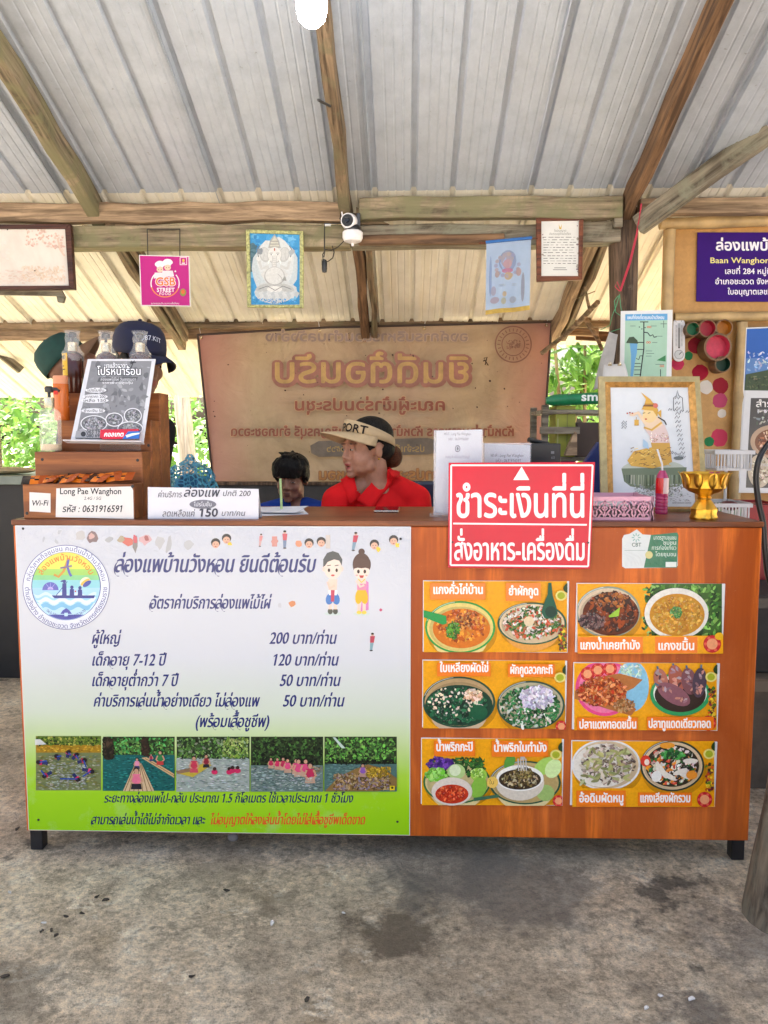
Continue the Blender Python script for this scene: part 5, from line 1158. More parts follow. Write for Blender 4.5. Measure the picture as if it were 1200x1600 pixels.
# front wall as a lattice: frame plus scrolls, openings between them
def scrollwall(A, B):
    """A,B bottom corners; builds frame and curled ribs"""
    A = Vector(A); B = Vector(B); d = (B-A); Ln = d.length; d.normalize(); H = zt - zb_; up = Vector((0,0,1)); n = d.cross(up)
    mb = MB()
    def strip(pts, w):
        for i in range(len(pts)-1):
            (u0, v0), (u1, v1) = pts[i], pts[i+1]; l = math.hypot(u1-u0, v1-v0) or 1e-6; ex, ey = (u1-u0)/l*w*.25, (v1-v0)/l*w*.25; nx, ny = -(v1-v0)/l*w/2, (u1-u0)/l*w/2
            q = [(u0-ex+nx, v0-ey+ny), (u0-ex-nx, v0-ey-ny), (u1+ex-nx, v1+ey-ny), (u1+ex+nx, v1+ey+ny)]
            f = [A + d*u + up*v + n*.0010 for u, v in q]; b = [A + d*u + up*v - n*.0010 for u, v in q]
            mb.add(f+b, [(0,1,2,3), (7,6,5,4)] + [((k+1) % 4, k, k+4, (k+1) % 4+4) for k in range(4)])
    strip([(0, .004), (Ln, .004)], .009); strip([(0, H-.007), (Ln, H-.007)], .014); strip([(.003, 0), (.003, H)], .007); strip([(Ln-.003, 0), (Ln-.003, H)], .007)
    ncell = max(2, round(Ln/.052)); cw = Ln/ncell; lo, hi = .008, H-.013
    for k in range(ncell):
        c = (k+.5)*cw; m_ = (lo+hi)/2; hh = (hi-lo)/2
        for s_ in (-1, 1):
            strip([(c, lo), (c+s_*cw*.12, lo+hh*.5), (c+s_*cw*.30, m_), (c+s_*cw*.24, m_+hh*.55), (c+s_*cw*.08, m_+hh*.75), (c, hi)], .0042)
            strip([(c+s_*cw*.5, lo), (c+s_*cw*.40, lo+hh*.45), (c+s_*cw*.45, m_), (c+s_*cw*.5, m_+hh*.3), (c+s_*cw*.38, hi)], .0045)
            strip([(c+s_*cw*.30, m_), (c+s_*cw*.46, m_-hh*.1)], .004); strip([(c+s_*cw*.12, lo+hh*.5), (c+s_*cw*.26, lo+hh*.3), (c+s_*cw*.30, lo)], .004)
        strip([(c, lo), (c, m_), (c, hi)], .004); strip([(c-cw*.14, m_+hh*.1), (c, m_-hh*.25), (c+cw*.14, m_+hh*.1), (c, m_+hh*.5), (c-cw*.14, m_+hh*.1)], .0036)
    return mb
mb = scrollwall((x0, Yf, zb_), (x1, Yf, zb_)); mb.build('pierced_side', PINK, pk); mb = scrollwall((x1-.004, Yf+.002, zb_), (x1-.012, Yf+dpt, zb_)); mb.build('pierced_side', PINK, pk); mb = scrollwall((x0, Yf+dpt, zb_), (x0, Yf+.002, zb_)); mb.build('pierced_side', PINK, pk); mb = scrollwall((x1, Yf+dpt, zb_), (x0, Yf+dpt, zb_)); mb.build('pierced_side', PINK, pk)
mb = MB(); mb.box((x0+.003, Yf+.003, zb_), (x1-.003, Yf+dpt-.003, zb_+.002)); mb.build('tray_floor', PINK, pk)
mb = MB(); mb.box((x0+.008, Yf+.008, zb_+.003), (x1-.008, Yf+dpt-.01, zb_+.036)); tag(mb.build('tissue_block', M_plain('grey_tissue', (.10, .07, .08), .8, var=.4, scale=30), bevel=.004), 'dark folded packets filling the pink tray', 'packets')
mb = MB(); mb.box((x0+.03, Yf+.02, zb_+.0365), (x0+.17, Yf+.12, zb_+.052), M=Matrix.Rotation(rad(3), 3, 'X')) if False else mb.box((x0+.03, Yf+.03, zb_+.0365), (x0+.17, Yf+.13, zb_+.048)); tag(mb.build('wet_wipe_pack', M_plain('silver_pack', (.55, .53, .55), .3, var=.2, scale=20, bmp=.4, bscale=30), bevel=.005), 'silvery plastic pack lying in the pink tray', 'pack')
# pink bottle with straw
base = PZ(1033, 803, TOPZ); zt = P(1033, 735, base.y).z - TOPZ
pkb = thing('pink_drink_bottle', 'small bottle of pink drink with a white straw, before the gold framed picture', 'bottle', base)
r = .0205; mb = MB(); pr = [(0, 0), (r*.93, 0), (r, .005)]
for k in range(5): pr += [(r, .010+k*.011), (r*.94, .0135+k*.011), (r, .017+k*.011)]
pr += [(r, .075), (r*1.0, zt-.035), (r*.86, zt-.016), (r*.5, zt-.004), (r*.48, zt), (0, zt)]
mb.lathe(pr, base, 22); mb.build('bottle_body', M_plain('pink_drink', (.42, .035, .12), .12, var=.08), pkb)
mb = MB(); vs = []
for k in range(11):
    a = rad(185 + k*16)
    for z in (.068, .118): vs.append(base + Vector((r*1.015*math.cos(a), r*1.015*math.sin(a), z)))
mb.add(vs[:12], [(2*k, 2*k+2, 2*k+3, 2*k+1) for k in range(5)], L('#c8141e')); mb.add(vs[10:], [(2*k, 2*k+2, 2*k+3, 2*k+1) for k in range(5)], L('#d8b8bc')); mb.build('label', MT['gloss_print'], pkb, fix=False)
mb = MB(); mb.tube([base + Vector((0, 0, zt-.01)), base + Vector((-.002, 0, zt+.02)), P(1027, 702, base.y+.004)], .003, 8); mb.build('straw', MT['white_plastic'], pkb)
# gold pedestal bowl with lotus rim
base = PZ(1099, 811, TOPZ); sc = 1/ppm(base.y)
gb = thing('gold_pedestal_bowl', 'shiny gold metal pedestal bowl with lotus petal rim at the right end of the counter', 'bowl', base)
H_ = P(1099, 738, base.y).z - TOPZ
prf = [(0, 0), (20, 0), (21, 3), (19, 9), (20, 16), (17, 20), (13, 26), (10, 30), (11, 33), (9, 35), (12, 38), (22, 42), (29, 48), (30, 56), (31, 64), (34, 70), (33, 71), (29, 66), (28, 57), (26, 49), (18, 45), (0, 43)]
k_ = H_/71
mb = MB(); mb.lathe([(a*sc, b*k_) for a, b in prf], base, 48, wob=lambda a, j: 1 + (.07*abs(math.sin(5*a)) if 11 <= j <= 19 else 0) + (.02*math.cos(10*a) if 1 < j < 6 else 0)); mb.build('bowl', MT['gold'], gb)
for k in range(10):
    a = 2*math.pi*(k+.5)/10; mb = MB(); d = Vector((math.cos(a), math.sin(a), 0)); s_ = Vector((-d.y, d.x, 0)); c = base
    rows = [(29.5, 47, 2), (31.5, 55, 6), (33, 63, 7), (36, 69, 5), (38.5, 71.5, .6)]; vs = []
    for rr, zz, wd in rows:
        for u in (-1, 0, 1): vs.append(c + d*(rr*sc + (.0012 if u == 0 else 0)) + s_*(u*wd*sc) + Vector((0, 0, zz*k_)))
    mb.add(vs, [(3*i+j, 3*i+j+1, 3*i+j+4, 3*i+j+3) for i in range(4) for j in range(2)], None, True); o = mb.build('petal', MT['gold'], gb); sm = o.modifiers.new('thickness', 'SOLIDIFY'); sm.thickness = .0015
mb = MB(); mb.ball(P(1122, 742, base.y+.005), (.012, .01, .009)); mb.ball(P(1112, 741, base.y+.01), (.01, .01, .008)); tag(mb.build('red_sweets', M_plain('red_wrapper', (.35, .03, .06), .3)), 'dark red wrapped sweets in the gold bowl', 'sweets')
# small gilded figure behind
base = PZ(1041, 797, TOPZ)
mb = MB(); u = 1/ppm(base.y)
mb.lathe([(0, 0), (17*u, 0), (17*u, 3*u), (12*u, 5*u), (14*u, 9*u), (0, 10*u)], base, 16)
for c, r in (((0, 0, 13), (13, 8, 5)), ((0, 0, 20), (7, 5, 8)), ((0, -1, 29), (4.5, 4.5, 5)), ((0, 0, 35), (2, 2, 4)), ((-8, -2, 19), (3, 3, 7)), ((8, -2, 19), (3, 3, 7)), ((13, -2, 12), (4, 4, 4)), ((-13, -2, 12), (4, 4, 4))): mb.ball(base + Vector(c)*u, tuple(q*u for q in r))
tag(mb.build('gilded_figurine', M_plain('dull_gold', (.42, .27, .07), .38, metal=.9, var=.35, scale=60), origin=base, smooth=True), 'tiny dull gold seated figurine beneath the gold framed picture', 'figurine')
# gold framed devotional picture, leaning back
gf = thing('framed_picture', 'gold framed picture of a kneeling golden goddess leaning at the back of the counter', 'picture', (P(1015, 790, .33).x, .33, TOPZ))
n_ = Vector((-.10, -1, .16)).normalized(); p0_ = P(1010, 788, .335)
def fr(px, py, off=0):
    d = ray(px, py); return CAM + d*((p0_ - CAM).dot(n_)/d.dot(n_)) + n_*off
O_ = [(934, 590), (1091, 590), (1104, 800), (938, 800)]; I1 = [(944, 599), (1083, 599), (1095, 796), (949, 796)]; I2 = [(953, 606), (1074, 606), (1086, 792), (958, 792)]
def ringframe(a, b, h0, h1, mat, nm):
    for i in range(4):
        j = (i+1) % 4; mb = MB()
        f = [fr(*a[i], h0), fr(*a[j], h0), fr(*b[j], h1), fr(*b[i], h1)]; bk = [fr(*a[i], 0), fr(*a[j], 0), fr(*b[j], 0), fr(*b[i], 0)]
        mb.add(f+bk, [(0,1,2,3), (7,6,5,4)] + [((k+1) % 4, k, k+4, (k+1) % 4+4) for k in range(4)]); mb.build(nm, mat, gf)
GILT = M_plain('gilt_frame', (.50, .27, .075), .38, metal=.55, var=.35, scale=60, bmp=.6, bscale=160)
GILT2 = M_plain('pale_gilt_frame', (.42, .33, .15), .4, metal=.4, var=.2, scale=40)
ringframe(O_, I1, .018, .022, GILT2, 'outer_moulding'); ringframe(I1, I2, .0222, .010, GILT, 'inner_moulding')
mb = MB(); c4 = [fr(*p, .006) for p in [(951, 604), (1076, 604), (1088, 794), (956, 794)]]; bk = [p - n_*.012 for p in c4]; mb.add(c4+bk, [(0,1,2,3), (7,6,5,4)] + [((k+1) % 4, k, k+4, (k+1) % 4+4) for k in range(4)]); mb.build('mount_board', M_plain('picture_mount', (.66, .68, .70), .35, var=.03), gf)
pc = Pic(p0_ + n_*.0064, n_); pc.poly([(954, 607), (1073, 607), (1085, 791), (959, 791)], L('#d4d8da'))
GO, GD, SKN = L('#d0a23c'), L('#a87420'), L('#e4c9a8')
pc.ell(1021, 734, 50, 16, L('#b9bfae'), 0, 32); pc.poly([(971, 732), (1073, 730), (1071, 752), (1060, 760), (1020, 766), (985, 760), (975, 752)], L('#6f7a5c'))
for k in range(26): x = 976 + k*3.7; pc.line([(x, 742), (x + random.uniform(-1, 1), 742 + 18*math.sqrt(max(.1, 1-((x-1021)/55)**2)))], random.uniform(1, 2.4), jit(L(random.choice(('#4a5638', '#8c9676', '#38402c', '#a4aa8c'))), .2))
pc.fill(990, 756, 1068, 776, 70, 3, [L('#8a8f86'), L('#a9aeaa'), L('#c0c4c2'), L('#6a7068')], .6); pc.fill(965, 770, 1080, 784, 26, 3, [L('#a8acac'), L('#8c9090')], .3)
pc.poly([(980, 720), (990, 705), (1018, 699), (1040, 692), (1048, 704), (1045, 726), (1020, 732), (986, 728)], GO); pc.poly([(1015, 684), (1034, 680), (1046, 690), (1050, 722), (1034, 728), (1020, 705)], L('#c89a3c'))
for _ in range(60): x = random.uniform(984, 1044); y = random.uniform(700, 728); pc.line([(x, y), (x+random.uniform(2, 7), y+random.uniform(-3, 3))], 1, jit(L(random.choice(('#8a6420', '#e8c868', '#7a5a2c'))), .2))
pc.poly([(1005, 668), (1018, 660), (1038, 664), (1044, 678), (1046, 692), (1018, 692), (1014, 680)], L('#d8c0b8')); pc.fill(1014, 676, 1046, 692, 24, 3, [L('#c8a0a0'), L('#e8d8d0'), L('#b88a70')], .5)
pc.poly([(1006, 662), (1012, 652), (1030, 652), (1036, 664), (1020, 674), (1010, 672)], SKN); pc.line([(1006, 668), (1018, 672), (1034, 660)], 3, GO)
pc.line([(1010, 664), (1003, 654), (997, 645), (990, 648)], 5, SKN); pc.ell(988, 648, 5, 2.6, SKN, 0, 10); pc.line([(994, 652), (994, 658)], 1, GD); pc.rect(991, 656, 998, 665, GO)
for k in range(3): pc.ell(980+k*4, 646-(k % 2), 1.3, 1.3, L('#a83828'), 0, 8)
pc.ell(1015, 648, 11, 13, L('#e6c98e'), 10, 22); pc.ell(1009, 655, 1.8, 1.2, L('#c02828'), 0, 8)
for x in (1006, 1014): pc.line([(x-2, 646), (x+2, 645)], 1, L('#40301c'))
pc.poly([(1002, 640), (1008, 632), (1022, 630), (1028, 640), (1027, 652), (1020, 642), (1008, 641)], GO); pc.poly([(1004, 636), (1008, 630), (1022, 630), (1024, 636)], GD); pc.poly([(1007, 631), (1009, 624), (1001, 613), (1016, 624), (1021, 631)], GO)
pc.line([(1005, 634), (1022, 634)], 1.2, L('#40301c')); pc.ell(1024, 634, 4, 4, L('#c86a58'), 0, 10); pc.line([(1028, 652), (1038, 658), (1041, 664)], 2, L('#2a2018')); pc.poly([(1027, 645), (1033, 640), (1033, 654)], GO)
pc.poly([(1005, 686), (1012, 692), (1014, 702), (1004, 698)], L('#a8c4d8'))
BKK = L('#30343a')
def squig(x, y, n, dx, dy, s):
    for k in range(n):
        xx, yy = x + dx*k, y + dy*k; pc.line([(xx-s, yy+s*.5), (xx-s*.2, yy-s*.6), (xx+s*.4, yy+s*.5), (xx+s, yy-s*.5)], .9, BKK)
squig(1058, 622, 4, .4, 8, 4); squig(1058, 652, 9, 1, 7, 4); squig(1047, 640, 4, 9, 1.2, 3); squig(975, 660, 3, 0, 4, 4); pc.line([(1052, 642), (1052, 622), (1057, 618), (1058, 610), (1060, 618), (1066, 622), (1067, 642)], .9, BKK); pc.ell(1060, 716, 8, 3, L('#6a706c'), 0, 16)
squig(1048, 706, 5, 5, 2, 3); pc.text('ขอให้ร่ำรวยเงินทอง มั่งมีศรีสุข', 1050, 787, 4, BKK, 1080); pc.text('วัดบ้านวัง', 966, 787, 5, BKK, 985, 'n')
pc.build('painting', gf, M_print('painting_print', .3))
mb = MB(); mb.add([fr(1000, 700, -.01), fr(1040, 700, -.01), Vector((fr(1040, 700).x, .46, TOPZ+.002)), Vector((fr(1000, 700).x, .46, TOPZ+.002))], [(0,1,2,3)]); o = mb.build('easel_prop', MT['darkframe'], gf); sm = o.modifiers.new('thickness', 'SOLIDIFY'); sm.thickness = .004
# ================================================================== THINGS HANGING FROM THE BEAMS AND THE PARTITION
def framed(name, label, cat, outer, inner, Y, dep, fmat, draw, pmat=None, board=None):
    """outer, inner: four photo points each (tl, tr, br, bl); frame of four mitred rails"""
    xs = [P(*p, Y) for p in outer]; t = thing(name, label, cat, ((xs[0].x+xs[1].x)/2, Y, min(p.z for p in xs)))
    for i in range(4):
        j = (i+1) % 4; mb = MB()
        f = [P(*outer[i], Y), P(*outer[j], Y), P(*inner[j], Y), P(*inner[i], Y)]; b = [p + Vector((0, dep, 0)) for p in f]
        mb.add(f+b, [(0,1,2,3), (7,6,5,4)] + [((k+1) % 4, k, k+4, (k+1) % 4+4) for k in range(4)]); mb.build('frame_rail', fmat, t, bevel=.003)
    ys = Y + dep*.45
    mb = MB(); c = [P(*p, Y) + Vector((0, dep*.45, 0)) for p in inner]; cc = sum(c, Vector())/4; c = [p + (p-cc)*.02 for p in c]; b = [p + Vector((0, .004, 0)) for p in c]
    mb.add(c+b, [(0,1,2,3), (7,6,5,4)] + [((k+1) % 4, k, k+4, (k+1) % 4+4) for k in range(4)]); mb.build('backing', MT['white_plastic'], t)
    pc_ = Pic((0, ys - .0003, 0)); draw(pc_); pc_.build('print', t, pmat or MT['gloss_print']); return t
def cord(pts, r=.0022, mat=None, name='wire', par=None):
    mb = MB(); mb.tube(pts, r, 6); return mb.build(name, mat or MT['wire'], par)
YB = 1.365                                   # just in front of the beam
def drawL(p):
    p.poly([(-75, 355), (102, 359), (107, 447), (-75, 447)], L('#d9d2c8'))
    for _ in range(90):
        x = random.uniform(40, 100); y = random.uniform(358, 384) + max(0, (x-70)*.35); p.blob(x, y, random.uniform(1, 3.2), jit(L(random.choice(('#d0b0a0', '#d8bfb0', '#cba898'))), .08), .7, 6)
    p.line([(101, 400), (94, 390), (90, 372)], 3, L('#d4baa8')); p.fill(30, 414, 104, 442, 60, 5, [L('#d8c4b0'), L('#dcc8b4'), L('#d0b8a0')], .4, ja=.05)
    p.fill(-60, 420, 60, 445, 60, 6, [L('#d8c8bc'), L('#ddd2c8'), L('#d4bfb2')], .3, ja=.04); p.fill(-60, 370, 20, 410, 20, 8, [L('#dcd4cc'), L('#d8d0c8')], .6, ja=.02)
    for x, y in ((55, 423), (12, 359)): p.blob(x, y, 1.2, L('#2c2018'), 1, 6)
framed('framed_picture', 'large dark framed faded picture hanging at the far left of the beam', 'picture', [(-80, 350), (110, 350), (116, 452), (-80, 453)], [(-74, 357), (101, 357), (107, 446), (-74, 447)], YB-.04, .03, MT['darkframe'], drawL, M_print('faded_print', .35, dirt=(.5, .36, .28), dirt_amt=.35))
for t_ in range(1): pass
mb = MB(); a, b = P(-60, 456, YB), P(92, 456, YB); mb.add([P(-60, 452, YB), P(95, 453, YB), P(101, 463, YB), P(98, 473, YB), P(90, 472, YB), P(88, 462, YB), P(-60, 459, YB)] + [p + Vector((0, .02, 0)) for p in (P(-60, 452, YB), P(95, 453, YB), P(101, 463, YB), P(98, 473, YB), P(90, 472, YB), P(88, 462, YB), P(-60, 459, YB))], [tuple(range(7)), tuple(range(7, 14))[::-1]] + [((k+1) % 7, k, k+7, (k+1) % 7+7) for k in range(7)]); mb.build('picture_ledge', T['timber_grey'], shed)
# pink street-food sign on two wires
Yg = YB - .02
gs = thing('street_food_sign', 'square magenta street food sign with two chefs, hung on wires from the beam', 'sign', (P(258, 478, Yg).x, Yg, P(258, 479, Yg).z))
mb = MB(); c = [P(*p, Yg) for p in ((217, 398), (296, 400), (298, 479), (220, 478))]; plate(c, .004, MT['white_plastic'], 'sign_panel', gs)
pc = Pic((0, Yg - .0006, 0)); MG = L('#b8107a'); W = L('#efe4ea'); ORG = L('#e8883c')
pc.poly([(218.5, 399.5), (294.5, 401.5), (296.5, 477.5), (221.5, 476.5)], MG)
pc.frame(281, 402, 292, 414, .8, W); pc.ell(286.5, 407, 2, 2.4, L('#d8b03c'), 0, 10); pc.rect(284, 410.5, 289, 412, W)
for a in range(96, 350, 6):
    if not (a < 100): pc.ell(258 + 22.5*math.cos(rad(a-180+90)), 444 + 21.5*math.sin(rad(a-180+90)), 0.1, .1, MG, 0, 3)
for a in range(-40, 221, 4): pc.line([(258+22*math.cos(rad(a)), 443+21*math.sin(rad(a))), (258+22*math.cos(rad(a+4)), 443+21*math.sin(rad(a+4)))], 1.6, W if 20 > a or a > 160 else ORG)
for dx, dy in ((-8, 3), (4, 0)):
    x, y = 258+dx, 412+dy
    pc.ell(x, y-3, 7, 4.5, W, 0, 16); pc.ell(x-4, y-2, 4, 3.6, W, 0, 12); pc.ell(x+4, y-2, 4, 3.6, W, 0, 12); pc.rect(x-5, y-2, x+5, y+3, W); pc.ell(x, y+6, 5.2, 4.6, L('#e8c0a8'), 0, 14)
    for s_ in (-2, 2): pc.ell(x+s_, y+6, .7, .9, L('#3a2020'), 0, 6)
    pc.poly([(x-8, y+11), (x+8, y+11), (x+10, y+20), (x-10, y+20)], L('#ddd6dc'))
pc.ell(274, 424, 1.4, 1.4, W, 0, 8); pc.ell(286, 457, 5, 6, L('#8a8a3a'), 0, 12); pc.ell(286, 456, 3, 3.4, L('#d8642c'), 0, 10)
pc.text('GSB', 243, 446, 18, W, 274, 'o'); pc.text('GSB', 243, 446, 18, L('#e07a44'), 274, 'x'); pc.text('STREET', 245, 456, 9, W, 273, 'x'); pc.text('FOOD', 249, 461, 6, W, 268, 'b', track=.15)
pc.text('ธนาคารออมสิน ธนาคารเพื่อสังคม', 236, 475.5, 4, W, 280)
pc.build('sign_print', gs, MT['gloss_print'])
for a, b in (((230, 358), (231, 399)), ((281, 358), (281, 400)), ((230, 358), (281, 358))): cord([P(*a, Yg+.004), P(*b, Yg+.004)], .0022, None, 'hanging_wire', gs)
# blue deity picture in a pale green frame
def drawG(p):
    p.poly([(390, 364), (469, 365), (470, 476), (392, 476)], L('#3f94cc'))
    p.fill(390, 366, 468, 474, 60, 9, [L('#4a9ad0'), L('#58a8d8'), L('#3a86c0'), L('#72b4dc')], .8, ja=.06); p.fill(390, 380, 402, 425, 24, 6, [L('#4a6a78'), L('#5a7a86')], 1.2, ja=.08)
    p.blob(430, 420, 34, L('#c3cdd0'), 1.35, 18, .1, 0); p.blob(430, 410, 29, L('#d2d6d6'), 1.3, 18, .1, 0); p.blob(432, 455, 33, L('#c9cdcd'), .55, 18, .12, 0)
    LT, MD, DK = L('#dcdcd8'), L('#a9aaa8'), L('#747678')
    SH = L('#b9bbb9')
    for s_ in (-1, 1): p.ell(429+s_*15, 398, 8.5, 12, SH, s_*12, 20); p.ell(429+s_*15, 397, 7, 10, L('#cacbc9'), s_*12, 18); p.line([(429+s_*18, 390), (429+s_*16, 398), (429+s_*18, 406)], 1, SH)
    p.poly([(419, 388), (422, 376), (429, 366), (436, 376), (439, 388)], MD); p.poly([(421, 387), (424, 377), (429, 369), (434, 377), (437, 387)], L('#c9c6b8'))
    for k in range(3): p.line([(421+k, 386-k*4.5), (437-k, 386-k*4.5)], .9, DK)
    p.ell(429, 399, 11.5, 13, SH, 0, 22); p.ell(429, 398, 10.5, 12, LT, 0, 22); p.ell(429, 390, 1.2, 2.6, L('#b06a58'), 0, 8)
    for s_ in (-5.2, 5.2): p.ell(429+s_, 398, 2.1, 1.0, L('#f0f0ec'), s_*2, 10); p.ell(429+s_, 398, 1, 1, L('#3a3c40'), 0, 8); p.line([(429+s_-2.4, 395.6), (429+s_+2.4, 395.6)], .8, DK); p.line([(429+s_*1.5, 406), (429+s_*1.9, 412)], 1.8, L('#f0efe8'))
    p.line([(429, 400), (428.5, 412), (429, 422), (424, 429), (418, 427), (418, 423)], 7.4, SH); p.line([(429, 399), (428.5, 412), (429, 421), (424, 427.6), (419, 426)], 5.4, L('#d6d6d2'))
    for k in range(6): p.line([(426.4, 404+k*3), (431, 404.4+k*3)], .5, MD)
    for s_ in (-1, 1):
        p.line([(429+s_*9, 416), (429+s_*20, 420), (429+s_*24, 408)], 4.5, L('#c8c9c6')); p.line([(429+s_*10, 420), (429+s_*19, 430), (429+s_*14, 436)], 5, L('#d0d1ce')); p.ell(429+s_*25, 404, 3.4, 3.4, LT, 0, 12); p.line([(429+s_*25, 402), (429+s_*27, 390), (429+s_*23, 384)], 1.4, DK)
    p.ell(429, 432, 16, 15, MD, 0, 24); p.ell(429, 431, 14.5, 13.5, L('#d4d5d2'), 0, 24); p.line([(434, 428), (440, 434), (441, 440)], 1.0, MD)
    p.ell(413, 450, 14, 6, L('#b8bab8'), -14, 18); p.ell(446, 450, 14, 6, L('#b8bab8'), 14, 18); p.ell(429, 452, 12, 5, LT, 0, 16); p.line([(404, 452), (418, 447), (430, 454), (442, 447), (455, 452)], 1.1, DK)
    for k in range(11): a = k/10; p.poly([(398+a*60, 458), (404+a*60, 455), (410+a*58, 458), (404+a*60, 471-5*abs(a-.5)*2)], L('#cdd0d0') if k % 2 else L('#bcc2c4'))
    p.fill(394, 466, 468, 476, 30, 3, [L('#3a86c0'), L('#4a9ad0')], .4)
    p.blob(445, 436, 4, L('#9a9c98'), .8, 9); p.blob(407, 392, 4, L('#8a9096'), 1.4, 9); p.blob(456, 394, 4, L('#aab0b4'), 1.4, 9)
framed('framed_picture', 'blue picture of a seated elephant-headed deity in a pale green patterned frame on the beam', 'picture', [(384, 358), (474, 361), (474, 481), (386, 480)], [(390, 364), (468, 366), (468, 476), (392, 476)], YB-.02, .018, M_plain('pale_green_gilt', (.40, .40, .16), .4, var=.6, scale=90, bmp=.6, bscale=150), drawG, MT['photo'])
# pennant on a rod
Yn = YB - .03
pn = thing('cloth_pennant', 'faded blue cloth pennant with gold fringe hanging from a thin rod', 'pennant', (P(796, 485, Yn).x, Yn, P(796, 485, Yn).z))
mb = MB(); n = 16; m_ = 14; grid = []
for j in range(m_+1):
    v = j/m_
    for i in range(n+1):
        u = i/n; px = 760 + (830-760)*u + (-1+ -2*u)*v; top = 379 - 6*u; bot = 486 - 7*u
        q = P(px, top + (bot-top)*v, Yn); q.y += .008*math.sin(u*9 + v*2)*(.3+v); grid.append(q)
mb.add(grid, [(j*(n+1)+i, j*(n+1)+i+1, (j+1)*(n+1)+i+1, (j+1)*(n+1)+i) for j in range(m_) for i in range(n)], None, True)
def gp(u, v):
    i = min(n-1, max(0, int(u*n))); j = min(m_-1, max(0, int(v*m_))); fu, fv = u*n-i, v*m_-j
    a = grid[j*(n+1)+i].lerp(grid[j*(n+1)+i+1], fu); b = grid[(j+1)*(n+1)+i].lerp(grid[(j+1)*(n+1)+i+1], fu); return a.lerp(b, fv)
CLOTH = M_print('thin_cloth', .8, spec=.1, trans=.35)
mb.c = [L('#a9bfe0')]*len(mb.f); mb.build('cloth', CLOTH, pn, fix=False)
mb = MB(); kk = [0]
def gell(u, v, ru, rv, c, nn=14):
    kk[0] += 1; mb.add([gp(u + ru*math.cos(2*math.pi*k/nn), v + rv*math.sin(2*math.pi*k/nn)) + Vector((0, -.0012 - .00004*kk[0], 0)) for k in range(nn)], [tuple(range(nn))], c)
gell(.48, .3, .2, .16, L('#9aa8c8')); gell(.48, .28, .15, .12, L('#b4b0bc'))
for k in range(14): a = k*.4; gell(.48+.26*math.cos(a), .36+.2*math.sin(a)*.8, .045, .03, L(random.choice(('#a8acc8', '#b8b0b8', '#c0b4b0'))), 8)
for u, v, ru, rv, c in ((.48, .34, .10, .07, '#c8a8b0'), (.48, .44, .13, .035, '#c890a8'), (.5, .52, .09, .06, '#c8b49a'), (.25, .48, .05, .05, '#b8a8a8'), (.74, .47, .06, .06, '#c0a8a8'), (.17, .72, .06, .07, '#b0b0c4'), (.42, .78, .05, .04, '#c8b8a0'), (.2, .86, .1, .05, '#b0a8b8'), (.4, .88, .06, .05, '#b8b8a8'), (.62, .87, .08, .05, '#a8b0c0'), (.84, .7, .04, .22, '#a0a4b4'), (.1, .5, .03, .3, '#98acd0')): gell(u, v, ru, rv, L(c))
for v in (.64, .66): gell(.36, v, .09, .008, L('#a8b8d0')); gell(.64, v, .06, .008, L('#a8b8d0'))
mb.build('printed_emblem', CLOTH, pn, fix=False)
mb = MB()
for k in range(60):
    u = (k+.5)/60; q = gp(u, 1.0); mb.tube([q + Vector((0, -.001, .004)), q + Vector((.001*math.sin(k), -.001, -.016))], .0022, 5)
mb.build('gold_fringe', M_plain('gold_thread', (.55, .38, .08), .6, var=.3), pn)
mb = MB(); mb.tube([P(753, 380, Yn), P(840, 372, Yn)], .004, 8); mb.ball(P(752, 380, Yn), (.012, .006, .006)); mb.build('rod', MT['brownframe'], pn)
mb = MB(); mb.tube([P(759, 378.5, Yn-.004), P(831, 371.5, Yn-.004)], .007, 8); mb.build('sleeve_hem', M_plain('deep_blue_cloth', (.03, .14, .42), .7), pn)
# certificate
def drawC(p):
    p.poly([(846, 345), (905, 344), (904, 431), (846, 431)], L('#dcdcd8')); p.poly([(873, 350), (875.5, 356), (878, 350), (877, 358), (874, 358)], L('#c8a83c')); K = L('#70726e')
    p.text('ใบอนุญาต', 866, 362, 5, K, 885); p.text('ประกอบธุรกิจนำเที่ยว', 858, 367, 5, K, 892)
    for i, y in enumerate((371, 375, 379, 383, 387, 391, 395, 400, 404, 408, 412)):
        x = 849
        while x < 898:
            w_ = random.uniform(3, 9); p.rect(x, y-.8, min(x+w_, 900), y+.2, K if random.random() < .75 else L('#a8a8a4')); x += w_ + random.uniform(1, 4)
    p.rect(866, 418, 884, 419, K); p.rect(864, 421, 886, 422, K); 
    for _ in range(14): p.blob(random.choice((847, 848, 903, 902)) + random.uniform(-1, 1), random.uniform(348, 430), random.uniform(.8, 2), L(random.choice(('#a09a90', '#8a7a80'))), 1.4, 6)
framed('framed_certificate', 'white certificate in a brown wooden frame hanging on the beam beside the post', 'certificate', [(838, 339), (912, 337), (910, 437), (839, 440)], [(846, 345), (905, 344), (904, 431), (846, 431)], YB-.03, .022, MT['brownframe'], drawC, MT['paper'])
